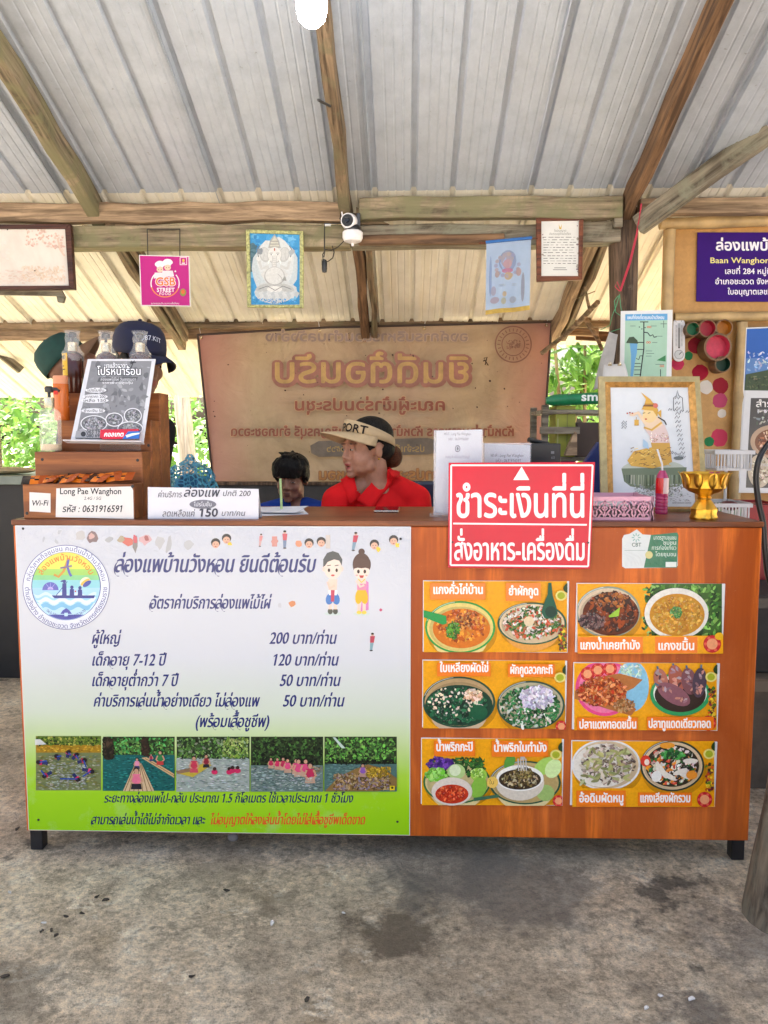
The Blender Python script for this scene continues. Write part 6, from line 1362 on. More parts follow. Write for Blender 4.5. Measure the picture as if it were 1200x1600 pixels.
# security camera
Yc = YB - .06; u = 1/ppm(Yc)
sc_ = thing('security_camera', 'white and black round security camera with aerial fixed to the middle of the beam', 'security camera', P(550, 384, Yc))
def PP(x, y, dy=0): return P(x, y, Yc + dy)
c0 = PP(551, 372)
mb = MB(); mb.lathe([(0, -8*u), (5*u, -8*u), (13*u, -5*u), (15.5*u, 0), (15.5*u, 8*u), (14*u, 10*u), (0, 10*u)], c0, 28); mb.build('mount_base', M_plain('white_shell', (.75, .74, .76), .25, var=.02), sc_)
mb = MB(); mb.lathe([(12*u, 10*u), (12.5*u, 14*u), (10*u, 19*u), (0, 19*u)], c0, 24); mb.box((c0.x+6*u, Yc-.012, c0.z+10*u), (c0.x+12*u, Yc+.012, c0.z+36*u)); mb.build('swivel', MT['black_plastic'], sc_, bevel=.002)
h = PP(547, 347); mb = MB(); Mx = Euler((rad(92), 0, rad(-14))).to_matrix()
mb.lathe([(0, -13*u), (9*u, -12*u), (12*u, -4*u), (12.5*u, 5*u), (11*u, 12*u), (9*u, 13*u)], h, 26, M=Mx); mb.build('camera_head', bpy.data.materials['white_shell'], sc_)
mb = MB(); mb.lathe([(9.2*u, 12.6*u), (8.6*u, 14.4*u), (0, 14.0*u)], h, 24, M=Mx); mb.build('face_plate', MT['black_plastic'], sc_)
mb = MB(); mb.lathe([(4*u, 14.5*u), (3.6*u, 15.6*u), (0, 15.0*u)], h, 18, M=Mx); mb.build('lens', M_plain('lens_glass', (.01, .012, .02), .03), sc_)
mb = MB(); mb.tube([PP(538, 352, .01), PP(534, 331, .012)], [.0042, .0032], 8); mb.build('aerial', bpy.data.materials['white_shell'], sc_)
mb = MB(); mb.tube([c0 + Vector((0, 0, -8*u)), c0 + Vector((0, 0, -12*u))], .006, 8); mb.build('mount_screw', bpy.data.materials['white_shell'], sc_)
# its cable and the little plug hanging by it
cb = thing('camera_cable', 'thin black cable looped below the security camera ending in a small plug', 'cable', PP(507, 426))
cord([PP(537, 350, .02), PP(531, 342, .02), PP(533, 332, .03), PP(536, 318, .04)], .0024, MT['wire'], 'cable_run', cb)
cord([PP(538, 376, .01), PP(528, 386), PP(518, 391), PP(508, 390), PP(504, 398), PP(505, 406), PP(512, 409), PP(520, 403), PP(522, 394), PP(519, 384)], .0024, MT['wire'], 'cable_run', cb)
cord([PP(506, 402), PP(507, 395), PP(507, 372), PP(507, 349), PP(536, 349)], .0028, MT['wire'], 'cable_run', cb)
mb = MB(); q = PP(507, 416); mb.lathe([(0, -10*u), (3.4*u, -9*u), (4.2*u, -4*u), (4.2*u, 5*u), (3*u, 9*u), (0, 10*u)], q, 14); mb.build('plug', MT['black_plastic'], cb)
cord([PP(503, 414), PP(503, 406), PP(507, 405), PP(510, 407)], .0016, MT['wire'], 'cable_run', cb)
mb = MB(); mb.box((PP(506, 350).x, Yc+.02, PP(506, 351).z), (PP(516, 350).x, Yc+.03, PP(506, 348).z)); mb.build('cable_clip', MT['white_plastic'], cb)
# bulb
Yl = -.12; q = P(487, 5, Yl)
lb = thing('light_bulb', 'glowing white bulb hanging under the metal roof at the top of the photo', 'light bulb', q)
m, nt, b = newmat('lit_bulb'); b.inputs['Base Color'].default_value = (.9, .9, .9, 1); b.inputs['Emission Color'].default_value = (.93, .96, 1, 1); b.inputs['Emission Strength'].default_value = 22
fz = noise_n(nt, coord(nt), 5); nt.links.new(ramp(nt, fz, [(0, (.9, .94, 1)), (1, (.97, .98, 1))]), b.inputs['Emission Color'])
u2 = 1/ppm(Yl); R_b = 23*u2
mb = MB(); mb.lathe([(0, -33*u2), (R_b*.5, -31*u2), (R_b*.85, -23*u2), (R_b, -8*u2), (R_b, 12*u2), (R_b*.8, 24*u2), (R_b*.62, 30*u2), (0, 30*u2)], q, 28); mb.build('bulb_globe', m, lb, smooth=True)
mb = MB(); mb.lathe([(R_b*.62, 30*u2), (R_b*.66, 34*u2), (R_b*.6, 60*u2), (R_b*.3, 70*u2), (0, 70*u2)], q, 20); mb.build('lamp_holder', MT['white_plastic'], lb)
cord([q + Vector((0, 0, 68*u2)), Vector((q.x, q.y, roof_z(q.y)-.002))], .004, MT['white_plastic'], 'flex', lb)
# purple licence sign
Yp = YP - .012
pv = thing('licence_sign', 'purple sign with white and yellow lettering on the bamboo wall at the right edge', 'sign', (P(1190, 470, Yp).x, Yp, P(1190, 471, Yp).z))
c = [P(1090, 363, Yp), P(1322, 363, Yp), P(1322, 472, Yp), P(1088, 471, Yp)]; plate(c, .006, M_plain('purple_vinyl', (.036, .005, .16), .5, var=.06, spec=.15), 'sign_panel', pv)
pc = Pic((0, Yp - .0004, 0)); WH, YE = L('#f0ecf4'), L('#e8dc8a')
for t_, x_, y_, s_, c_, e_, w_ in (('ล่องแพบ้านวังหอน', 1118, 391, 23, WH, 1290, 'x'), ('Baan Wanghon Bamboo Rafting', 1109, 411, 12.5, YE, 1305, 'b'), ('เลขที่ 284 หมู่ที่ 5 ตำบลวังอ่าง', 1132, 428, 12.5, WH, 1278, 'b'), ('อำเภอชะอวด จังหวัดนครศรีธรรมราช', 1117, 444, 12.5, WH, 1294, 'b'), ('ใบอนุญาตเลขที่', 1137, 460, 12.5, WH, 1206, 'b')):
    pc = Pic((0, Yp - .0004, 0)); pc.text(t_, x_, y_, s_, c_, e_, w_); pc.build('lettering', pv, MT['paper'])
# map sheet hanging on the post
Ym = 1.30
mp = thing('route_map', 'pale green route map poster hanging on the dark post', 'poster', (P(1009, 590, Ym).x, Ym, P(1009, 592, Ym).z))
c = [P(*p, Ym) for p in ((970, 486), (1051, 484), (1049, 600), (968, 600))]; plate(c, .0015, MT['white_plastic'], 'sheet', mp, .0003)
pc = Pic((0, Ym - .0004, 0)); pc.poly([(971, 487), (1050, 485), (1048, 599), (969, 599)], L('#dfe2e4')); pc.poly([(977, 492), (1043, 490), (1041, 599), (975, 599)], L('#a9cdb8')); pc.poly([(977, 491), (1043, 490), (1043, 500), (977, 501)], L('#6aa8d8'))
pc.text('แผนที่ท่องเที่ยวชุมชนบ้านวังหอน', 980, 498.5, 7.5, L('#e8eef4'), 1038, 'b'); K = L('#30363a')
pc.line([(1006, 503), (1006, 545), (1004, 560), (1002, 575), (999, 599)], 1.8, K); pc.line([(1000, 503), (1013, 503)], 1.4, K); pc.line([(1006, 519), (1012, 520), (1016, 525), (1020, 523), (1022, 527), (1026, 526)], 1.6, K); pc.line([(995, 535), (1006, 535)], 1.4, K); pc.line([(994, 546), (1005, 546)], 1.2, K); pc.line([(1004, 556), (1000, 556), (998, 562), (994, 560)], 1.2, K)
for y in (568, 573, 578, 585): pc.line([(991, y), (1001, y)], 1, K)
pc.poly([(984, 536), (996, 536), (995, 552), (992, 566), (990, 580), (988, 597), (984, 597), (986, 575), (986, 555)], L('#6fa8d4')); pc.poly([(978, 536), (983, 527), (990, 526), (996, 532), (997, 537)], L('#4a5a4a')); pc.poly([(1026, 563), (1040, 555), (1040, 565)], L('#4a8a5c')); pc.line([(1032, 577), (1032, 597)], 1.2, K)
for x, y in ((1014, 511), (1013, 535), (1034, 572)): pc.ring(x-1.5, y, 1, 1.8, L('#d8603c'), 10); pc.ring(x+2, y, 1, 1.8, L('#d8603c'), 10)
for x, y in ((999, 511), (1003, 514), (1008, 512)): pc.ell(x, y, 1, 1, K, 0, 6)
for x, y, w_ in ((1017, 509, 9), (1019, 535, 8), (1009, 548, 10), (1010, 552, 12), (1009, 556, 9), (985, 509, 8), (1024, 569, 14), (1026, 525, 9)): pc.rect(x, y, x+w_, y+.7, L('#5a6a64'))
pc.line([(1032, 506), (1042, 506)], .7, K); pc.line([(1037, 501), (1037, 512)], .7, K)
pc.build('map_print', mp, MT['paper'])
# thermometer
Yt = YP - .05
tm = thing('wall_thermometer', 'white round-ended thermometer with dial, hanging beside the map', 'thermometer', (P(1060, 563, Yt).x, Yt, P(1060, 565, Yt).z))
def pill(x, y0, y1, r): return [(x + r*math.cos(rad(a)), y0+r + r*math.sin(rad(a))) for a in range(180, 361, 15)] + [(x + r*math.cos(rad(a)), y1-r + r*math.sin(rad(a))) for a in range(0, 181, 15)]
f = [P(*p, Yt) for p in pill(1061, 497, 565, 9.5)]; b = [p + Vector((0, .012, 0)) for p in f]; k = len(f)
mb = MB(); mb.add(f+b, [tuple(range(k)), tuple(range(k, 2*k))[::-1]] + [((i+1) % k, i, i+k, (i+1) % k+k) for i in range(k)]); mb.build('case', bpy.data.materials['white_shell'], tm, bevel=.002)
pc = Pic((0, Yt - .0004, 0)); pc.rect(1059, 505, 1063, 542, L('#b9bcbe')); pc.rect(1060.4, 512, 1061.6, 542, L('#4a3c3c')); pc.ell(1061, 543, 1.4, 1.4, L('#4a3c3c'), 0, 8)
for y in range(508, 542, 2): pc.rect(1055.5, y, 1058, y+.5, L('#60646a')); pc.rect(1064, y, 1066.5, y+.5, L('#60646a'))
pc.ring(1061, 554, 6.4, 7.2, L('#8a8e92'), 24); pc.ell(1061, 554, 6.2, 6.2, L('#cfd3d6'), 0, 20); pc.line([(1061, 554), (1065, 550)], 1, K); pc.text('C', 1055, 503, 4, K); pc.text('F', 1064, 503, 4, K)
pc.build('scale', tm, MT['paper'])
# painted bamboo cups fixed to the wall, mouths forward
def cup(label, px, py, r, inner, dep=.09):
    Y = YP - dep; c = P(px, py, Y); R0 = r/ppm(Y); Mx = Euler((rad(90), 0, 0)).to_matrix()
    t = thing('bamboo_cup', label, 'bamboo cup', (c.x, Y, c.z - R0), 'painted bamboo cups on the wall')
    mb = MB(); mb.lathe([(R0*.86, .0), (R0, -.002), (R0*1.02, -dep*.6), (R0*.98, -dep+.002), (0, -dep+.002)], c, 26, M=Mx); mb.build('cup_wall', M_plain('aged_bamboo', (.20, .11, .05), .55, var=.4, scale=12), t)
    mb = MB(); mb.lathe([(R0*.855, -.001), (R0*.83, -dep*.45), (R0*.82, -dep*.46), (0, -dep*.46)], c, 26, M=Mx); mb.build('painted_inside', M_plain('cup_paint_' + label.split()[0], inner, .5, var=.2, scale=30), t)
cup('green painted bamboo cup, first of the upper row by the thermometer', 1083, 514, 11, L('#1c6a44')); cup('crimson painted bamboo cup in the middle of the upper row', 1106, 513, 13.5, L('#a01c34')); cup('ochre painted bamboo cup at the right of the upper row', 1132, 512, 13, L('#a86a14'))
cup('largest bamboo cup, painted pink inside, below the upper row', 1122, 542, 21, L('#c03652'), .10); cup('small dark green painted bamboo cup, lowest on the wall', 1130, 569, 12.5, L('#0f3a26'))
# poster at right
Yo = YP - .06
po = thing('food_poster', 'tall white poster with blue sky photo and menu photo at the right edge', 'poster', (P(1230, 770, Yo).x, Yo, P(1230, 775, Yo).z))
c = [P(*p, Yo) for p in ((1166, 512), (1330, 505), (1330, 772), (1153, 770))]; plate(c, .003, MT['white_plastic'], 'sheet', po, .0004)
pc = Pic((0, Yo - .0004, 0)); pc.poly([(1167, 514), (1328, 507), (1328, 612), (1163, 610)], L('#2c5cae')); pc.poly([(1166, 560), (1328, 556), (1328, 590), (1165, 590)], L('#5a80b8'))
pc.fill(1166, 548, 1300, 582, 40, 6, [L('#b8c4d8'), L('#8aa4cc'), L('#d4dae4')], .45); pc.poly([(1165, 585), (1190, 580), (1210, 576), (1328, 582), (1328, 612), (1163, 610)], L('#3c4c34')); pc.fill(1166, 586, 1320, 609, 70, 5, [L('#3a4a30'), L('#55603c'), L('#2c3824'), L('#6a6c50')], .4)
pc.poly([(1163, 610), (1328, 612), (1328, 770), (1154, 768)], L('#d6d6d8')); pc.poly([(1173, 622), (1320, 622), (1320, 764), (1165, 762)], L('#4a4848'))
pc.fill(1176, 640, 1318, 664, 50, 6, [L('#8a8c8a'), L('#bcbcb8'), L('#5a5c58')], .5); pc.ell(1206, 690, 34, 26, L('#b89a80'), 0, 30); pc.ell(1208, 691, 29, 21, L('#7a4a30'), 0, 28); pc.scatter(1208, 690, 24, 17, 70, 4, [L('#a86a48'), L('#d8b498'), L('#6a3420')])
pc.ell(1186, 736, 18, 26, L('#c8b8a0'), 0, 24); pc.scatter(1186, 736, 14, 20, 40, 4, [L('#b8a48c'), L('#e0d4c0'), L('#8a7860')])
pc.text('สำรับอาหาร', 1180, 636, 15, L('#f0eeea'), 1260, 'b'); pc.text('บ้านวังหอน', 1186, 728, 6, L('#e0e0e0'), 1216); pc.text('วังหอน', 1182, 643, 5, L('#e0e0e0'), 1204)
pc.build('poster_print', po, MT['gloss_print'])
# strings round the post
t = thing('plastic_string', 'red and green plastic strings tied round the dark post and dangling', 'string', P(970, 440, 1.37))
RS = M_plain('red_string', (.45, .02, .05), .5); GS = M_plain('green_string', (.05, .28, .13), .5)
Ys = 1.37
for o_ in (0, 3, 5): cord([P(1003-o_*.3, 318, 1.30), P(994+o_*.4, 366, 1.35), P(983+o_*.5, 410, Ys), P(968+o_*.4, 455, Ys)], .0022, RS, 'red_strand', t)
cord([P(968, 455, Ys), P(961, 448, Ys), P(964, 440, Ys), P(969, 452, Ys)], .002, RS, 'red_strand', t)
for pts in (((968, 460), (963, 478), (957, 492), (953, 508), (938, 516)), ((968, 460), (970, 480), (974, 495), (980, 505), (974, 512), (955, 518)), ((966, 462), (960, 470), (962, 488), (968, 492), (977, 500))): cord([P(*p, Ys - .03) for p in pts], .0018, GS, 'green_strand', t)
# hung papers with clips (old calendar) left of the map
t = thing('hanging_calendar', 'old grey calendar sheets with brass binder clips hanging left of the map', 'calendar', P(955, 590, 1.2))
Yh = 1.2
def sheet(pts, mat, bulge=.02):
    mb = MB(); n = 6; vs = []
    for j in range(n+1):
        for i in range(n+1):
            u, v = i/n, j/n; a = (pts[0][0]*(1-u)+pts[1][0]*u, pts[0][1]*(1-u)+pts[1][1]*u); b = (pts[3][0]*(1-u)+pts[2][0]*u, pts[3][1]*(1-u)+pts[2][1]*u)
            q = P(a[0]*(1-v)+b[0]*v, a[1]*(1-v)+b[1]*v, Yh); q.y += bulge*math.sin(v*4+u*2); vs.append(q)
    mb.add(vs, [(j*(n+1)+i, j*(n+1)+i+1, (j+1)*(n+1)+i+1, (j+1)*(n+1)+i) for j in range(n) for i in range(n)], None, True); o = mb.build('sheet', mat, t); s_ = o.modifiers.new('thickness', 'SOLIDIFY'); s_.thickness = .002
PG = M_plain('grey_paper', (.42, .40, .38), .7, var=.15); PW = M_plain('calendar_paper', (.60, .59, .58), .7, var=.06)
sheet([(952, 518), (967, 522), (950, 600), (926, 610)], PG); Yh = 1.17; sheet([(944, 570), (977, 568), (982, 592), (941, 592)], PW, .004)
mb = MB()
for x in (953, 968): q = P(x, 570, 1.165); mb.tube([q + Vector((-.008, 0, 0)), q + Vector((.008, 0, 0))], .004, 8); mb.tube([q + Vector((-.004, -.004, 0)), q + Vector((-.003, -.004, .012)), q + Vector((.003, -.004, .012)), q + Vector((.004, -.004, 0))], .0012, 6)
mb.build('binder_clips', MT['chrome'], t)
# twigs and a forked stick by the right window
t = thing('forked_branch', 'bare brown forked branches leaning under the eave right of the banner', 'branch', P(935, 560, 2.0))
WDK = T['timber']
mb = MB(); mb.tube([P(846, 552, 2.3), P(880, 526, 2.2), P(905, 503, 2.1), P(934, 472, 1.9)], [.014, .013, .015, .014], 8); mb.build('stem', WDK, t, smooth=True)
mb = MB(); mb.tube([P(913, 496, 2.1), P(922, 510, 2.1), P(934, 530, 2.1), P(941, 548, 2.1)], [.016, .013, .012, .01], 8); mb.build('stem', WDK, t, smooth=True)
mb = MB(); mb.tube([P(914, 448, 1.8), P(918, 470, 1.85), P(922, 486, 1.9)], [.006, .008, .01], 8); mb.tube([P(930, 455, 1.9), P(912, 462, 1.9), P(895, 468, 1.9)], .003, 6); mb.build('twig', WDK, t)
# the old vinyl banner hung back to front below the eave
YV = 2.46
bn = thing('vinyl_banner', 'old brown vinyl banner hung back to front so its faded Thai lettering shows mirrored', 'banner', (P(585, 770, YV).x, YV, P(585, 775, YV).z))
bc = [(309, 523), (500, 512), (862, 503), (846, 772), (333, 762)]
def bpt(u, v):
    tx = 309 + (862-309)*u; ty = (523-11*min(1, u/.345)) if u < .345 else 512 - 9*(u-.345)/.655
    bx__ = 334 + (845-334)*u; return (tx + (bx__-tx)*v, ty + (764-ty)*v)
n, m_ = 40, 22; mb = MB(); vs = []
for j in range(m_+1):
    for i in range(n+1):
        q = P(*bpt(i/n, j/m_), YV); q.y += .012*math.sin(i*.35+j*.2) + .010*noise.noise(Vector((i*.3, j*.3, 0))); q.y += .012; vs.append(q)
mb.add(vs, [(j*(n+1)+i, j*(n+1)+i+1, (j+1)*(n+1)+i+1, (j+1)*(n+1)+i) for j in range(m_) for i in range(n)], None, True)
m, nt, b = newmat('old_vinyl'); v = coord(nt); f = noise_n(nt, v, 2.0, 7, .66, .7); f2 = noise_n(nt, v, 1.1, 4, .6, .3); f3 = noise_n(nt, v, 26, 5, .7)
c = ramp(nt, f, [(.3, (.28, .205, .125)), (.5, (.42, .315, .20)), (.7, (.53, .41, .27))])
c = mix(nt, ramp(nt, f2, [(.42, (0,0,0)), (.66, (.7,.7,.7))]), c, (.40, .24, .165)); c = mix(nt, ramp(nt, f3, [(.62, (0,0,0)), (.76, (.5,.5,.5))]), c, (.16, .11, .07))
tcg = N(nt, 'ShaderNodeTexCoord'); sp = N(nt, 'ShaderNodeSeparateXYZ'); nt.links.new(tcg.outputs['Object'], sp.inputs[0])
ab = N(nt, 'ShaderNodeMath', operation='ABSOLUTE'); nt.links.new(sp.outputs[0], ab.inputs[0]); mr = N(nt, 'ShaderNodeMapRange'); mr.inputs[1].default_value = .72; mr.inputs[2].default_value = 1.1; nt.links.new(ab.outputs[0], mr.inputs[0])
c = mix(nt, mr.outputs[0], c, (.44, .19, .16))
nt.links.new(c, b.inputs['Base Color']); b.inputs['Roughness'].default_value = .5; bump(nt, b, noise_n(nt, v, 4, 5, .6, 1.5), .5, .03)
tr = N(nt, 'ShaderNodeBsdfTranslucent'); nt.links.new(c, tr.inputs[0]); ms = N(nt, 'ShaderNodeMixShader'); ms.inputs[0].default_value = .10; nt.links.new(b.outputs[0], ms.inputs[1]); nt.links.new(tr.outputs[0], ms.inputs[2]); nt.links.new(ms.outputs[0], nt.nodes['Material Output'].inputs[0])
mb.build('vinyl_sheet', m, bn, fix=False)
mb = MB(); e = [bpt(i/30, 0) for i in range(31)]
for a, b in ((0, 0), (1, 1)): pass
edge = [P(*p, YV) for p in [bpt(0, j/10) for j in range(10, -1, -1)] + e + [bpt(1, j/10) for j in range(11)]]
mb.tube(edge, .007, 6); mb.build('hem_rope', M_plain('dark_hem', (.055, .035, .03), .7), bn)
for u in (.01, .345, .64, .985):
    q = P(bpt(u, 0)[0], bpt(u, .02)[1], YV); mb = MB(); mb.lathe([(.004, .002), (.008, .004), (.010, 0)], q, 14, M=Euler((rad(90), 0, 0)).to_matrix()); mb.build('eyelet', MT['chrome'], bn)
    cord([q, q + Vector((random.uniform(-.02, .02), .03, .06))], .0018, MT['white_plastic'], 'tie_string', bn)
pc = Pic((0, YV - .014, 0)); GYB, MAR, YEL, BRN = L('#988278'), L('#ac7564'), L('#d0a968'), L('#a8705a')
def mt(t, x0, y, size, col, x1, w='b', halo=None):
    if halo: pc.text(t, x0, y, size, halo, x1, 'o', 0, True)
    pc.text(t, x0, y, size, col, x1, w, 0, True)
mt('องค์การบริหารส่วนตำบลวังอ่าง', 414, 533, 21, GYB, 732, 'x', L('#c0a48a'))
for o_ in ((2.5, 2), (0, 0), (-1.5, 1), (0, 3)): pc.text('ยินดีต้อนรับ', 425+o_[0], 598+o_[1], 57, MAR, 736+o_[0], 'o', 0, True)
pc.text('ยินดีต้อนรับ', 425, 598, 57, YEL, 736, 'b', 0, True)
mt('คณะผู้เข้าร่วมประชุม', 459, 641, 25, L('#a25c46'), 697, 'x', L('#c4a37c')); mt('หัวหน้าส่วนราชการ หัวหน้าหน่วยงาน เชิญครบุรี อำเภอชะอวด', 360, 681, 20, L('#a05e4a'), 804, 'x', L('#c49e78'))
pc.poly([(498, 689), (668, 684), (690, 690), (690, 706), (668, 710), (498, 714), (486, 708), (485, 696)], L('#857868')); mt('ประจำเดือน พฤษภาคม ๒๕๖๖', 510, 706, 15, L('#c4a464'), 664, 'b')
mt('ณ ศาลาประชุมบ้านวังหอน', 497, 749, 22, L('#c48c50'), 740, 'x', L('#a0704e'))
pc.ring(802, 538, 27, 29, L('#8c6458')); pc.ring(802, 538, 17, 18.5, L('#8c6458'))
for k in range(24): a = k*15; pc.line([(802+20*math.cos(rad(a)), 538+20*math.sin(rad(a))), (802+25*math.cos(rad(a)), 538+25*math.sin(rad(a)))], 1.5, L('#8f685a'))
pc.fill(790, 530, 814, 546, 16, 4, [L('#8f685a'), L('#946e5c')], .5, ja=.04); pc.line([(756, 560), (761, 558), (758, 570), (763, 571), (757, 562)], 1.6, L('#4a3420'))
for _ in range(70): x, y = random.uniform(330, 848), random.uniform(520, 770); pc.blob(x, y, random.uniform(.5, 1.6), L('#4a2c20'), 1, 5)
pc.build('faded_print', bn, M_print('faded_banner_print', .55, var=.3, nsc=14))
# ================================================================== PEOPLE
def xball(bm, c, r, R=None):
    r = r if isinstance(r, (tuple, list)) else (r,)*3
    M_ = Matrix.Translation(Vector(c)) @ (R.to_4x4() if R is not None else Matrix()) @ Matrix.Diagonal((*r, 1))
    bmesh.ops.create_icosphere(bm, subdivisions=3, radius=1, matrix=M_)
def xcap(bm, pts, rs, flat=None):
    """rounded tapered limb through points"""
    for i, (p, r) in enumerate(zip(pts, rs)): xball(bm, p, r)
    mb = MB(); mb.tube(pts, rs, 16)
    vs = [bm.verts.new(p) for p in mb.v]
    for f in mb.f:
        try: bm.faces.new([vs[i] for i in f])
        except ValueError: pass
def blended(bm, voxel, it, name, mat, parent, colfn=None, origin=None):
    me = bpy.data.meshes.new('tmp'); bm.to_mesh(me); bm.free()
    o = bpy.data.objects.new('tmp', me); COL.objects.link(o)
    r = o.modifiers.new('r', 'REMESH'); r.mode = 'VOXEL'; r.voxel_size = voxel
    s_ = o.modifiers.new('s', 'SMOOTH'); s_.factor = .5; s_.iterations = it
    bpy.context.view_layer.update(); dg = bpy.context.evaluated_depsgraph_get()
    m2 = bpy.data.meshes.new_from_object(o.evaluated_get(dg)); m2.name = name
    bpy.data.objects.remove(o); bpy.data.meshes.remove(me)
    org = WORLD_LOC[parent.name] if parent is not None else Vector(origin)
    if colfn:
        at = m2.color_attributes.new('col', 'FLOAT_COLOR', 'POINT'); buf = []
        for v in m2.vertices: c = colfn(v.co); buf += [c[0], c[1], c[2], 1]
        at.data.foreach_set('color', buf)
    m2.transform(Matrix.Translation(-org)); m2.polygons.foreach_set('use_smooth', [True]*len(m2.polygons)); m2.materials.clear(); m2.materials.append(mat)
    o = bpy.data.objects.new(name, m2); COL.objects.link(o); o.parent = parent; WORLD_LOC[o.name] = org
    if parent is None: o.location = org
    return o
m, nt, b = newmat('skin'); at = N(nt, 'ShaderNodeAttribute'); at.attribute_name = 'col'; f = noise_n(nt, coord(nt), 60, 4)
nt.links.new(mix(nt, 1.0, at.outputs[0], ramp(nt, f, [(.3, (.86,.84,.83)), (.7, (1.05,1.05,1.05))]), 'MULTIPLY'), b.inputs['Base Color']); b.inputs['Roughness'].default_value = .5; b.inputs['Subsurface Weight'].default_value = .12; b.inputs['Subsurface Radius'].default_value = (.01, .004, .002); b.inputs['Specular IOR Level'].default_value = .4
bump(nt, b, noise_n(nt, coord(nt), 260, 3), .12, .002)
SKIN = m
def M_hair(name, col, st=(1, 1, 1)):
    m, nt, b = newmat(name); v = coord(nt, st); f = noise_n(nt, v, 90, 5, .7, .5); c = ramp(nt, f, [(.3, tuple(x*.4 for x in col)), (.7, tuple(min(1, x*1.8) for x in col))]); nt.links.new(c, b.inputs['Base Color']); b.inputs['Roughness'].default_value = .6; b.inputs['Specular IOR Level'].default_value = .22; bump(nt, b, f, .7, .006); return m
HAIR = M_hair('black_hair', (.006, .005, .0045), (3, 1, .4)); HAIR2 = M_hair('brown_hair_bun', (.075, .025, .010), (1, 2, 2))
def head_parts(bm, Hm, s=1.0, female=False, mouth_open=False):
    def T_(p): return Hm @ (Vector(p)*s)
    R = Hm.to_3x3()
    def B(c, r, e=None): xball(bm, T_(c), tuple(q*s for q in (r if isinstance(r, tuple) else (r,)*3)), R @ (Euler(tuple(rad(a) for a in e)).to_matrix() if e else Matrix.Identity(3)))
    B((0, .014, .035), (.072, .093, .080)); B((0, -.030, -.028), (.060, .056, .078)); B((0, -.040, -.072), (.045, .046, .032)); B((0, -.072, -.094), (.020, .018, .015))
    for sx in (-1, 1):
        B((sx*.034, -.058, -.028), (.025, .026, .026)); B((sx*.028, -.078, .022), (.026, .011, .007), (0, sx*8, sx*-14)); B((sx*.0125, -.0885, -.035), (.0085, .009, .0068))
        B((sx*.074, .008, -.008), (.008, .019, .031), (12, 0, sx*18)); B((sx*.066, .002, -.012), (.012, .012, .02)); B((sx*.047, -.02, -.062), (.018, .028, .026))
        B((sx*.030, -.079, .0025), (.0155, .008, .0075)); B((sx*.030, -.0765, -.0075), (.0135, .006, .004))
    for k in range(6): t = k/5; B((0, -.083 - .015*t, .010 - .038*t), (.0085 + .0045*t, .009 + .001*t, .009))
    B((0, -.0965, -.030), (.0115, .009, .0085))
    if female:
        for sx in (-1, 1): B((sx*.036, -.050, -.040), (.030, .034, .034)); B((sx*.03, -.046, -.068), (.028, .034, .026))
    B((0, -.084, -.047), (.014, .010, .010)); B((0, -.0885, -.0565), (.021, .009, .0052)); 
    dz = -.008 if mouth_open else 0
    B((0, -.0865, -.0685+dz), (.0185, .009, .0058)); B((0, -.077, -.08), (.02, .012, .010))
    xcap(bm, [T_((0, .022, -.06)), T_((0, .034, -.12)), T_((0, .05, -.20))], [.054*s, .050*s, .056*s])
    return T_
def hand(bm, w, d, n, sc=1.0):
    """wrist point, direction of the fingers, palm normal: palm, four curled fingers, thumb from the side"""
    w = Vector(w); d = Vector(d).normalized(); n = Vector(n).normalized(); s_ = d.cross(n)
    M_ = Matrix((s_, d, n)).transposed()
    xball(bm, w + d*.045*sc, (.036*sc, .05*sc, .014*sc), M_)
    for k, (u, ln) in enumerate(((-.027, .062), (-.009, .072), (.009, .068), (.027, .052))):
        a = w + d*.085*sc + s_*u*sc; b_ = a + (d*.9 - n*.3)*ln*.5*sc; c = b_ + (d*.5 - n*.8)*ln*.5*sc; xcap(bm, [a - d*.02*sc, a, b_, c], [.010*sc, .0095*sc, .0088*sc, .0075*sc])
    a = w + d*.03*sc - s_*.03*sc; xcap(bm, [a, a + (d*.5 - s_*.8)*.03*sc, a + (d*.9 - s_*.7 - n*.2)*.058*sc], [.013*sc, .011*sc, .0085*sc])
def skin_col(Hm, s, base, lip=(.30, .075, .06), mouth_shade=False):
    inv = Hm.inverted()
    def fn(co):
        p = (inv @ co)/s; c = base
        def near(q, r): return max(0, 1 - math.sqrt(sum(((p[i]-q[i])/r[i])**2 for i in range(3))))
        if -.1 < p.z < .07 and p.y < -.03:
            k = min(1, 2.2*max(near((0, -.092, -.0565), (.027, .02, .0062)), near((0, -.092, -.069), (.024, .02, .0068)))); c = lerp(c, lip, k)
            if mouth_shade: c = lerp(c, (.05, .012, .012), min(1, 2.2*near((0, -.09, -.0635), (.019, .02, .0042))))  # dark of the open mouth painted between the lips
            for sx in (-1, 1):
                k = min(1, 2.5*near((sx*.031, -.085, .021), (.021, .03, .0042))); c = lerp(c, (.03, .018, .012), k*.9)
                k = min(1, 2*near((sx*.030, -.082, .0035), (.018, .02, .0055))); c = lerp(c, tuple(x*.55 for x in base), k*.5)
                c = lerp(c, (min(1, base[0]*1.1), base[1]*.8, base[2]*.75), near((sx*.040, -.07, -.03), (.026, .03, .022))*.5)
        return c
    return fn
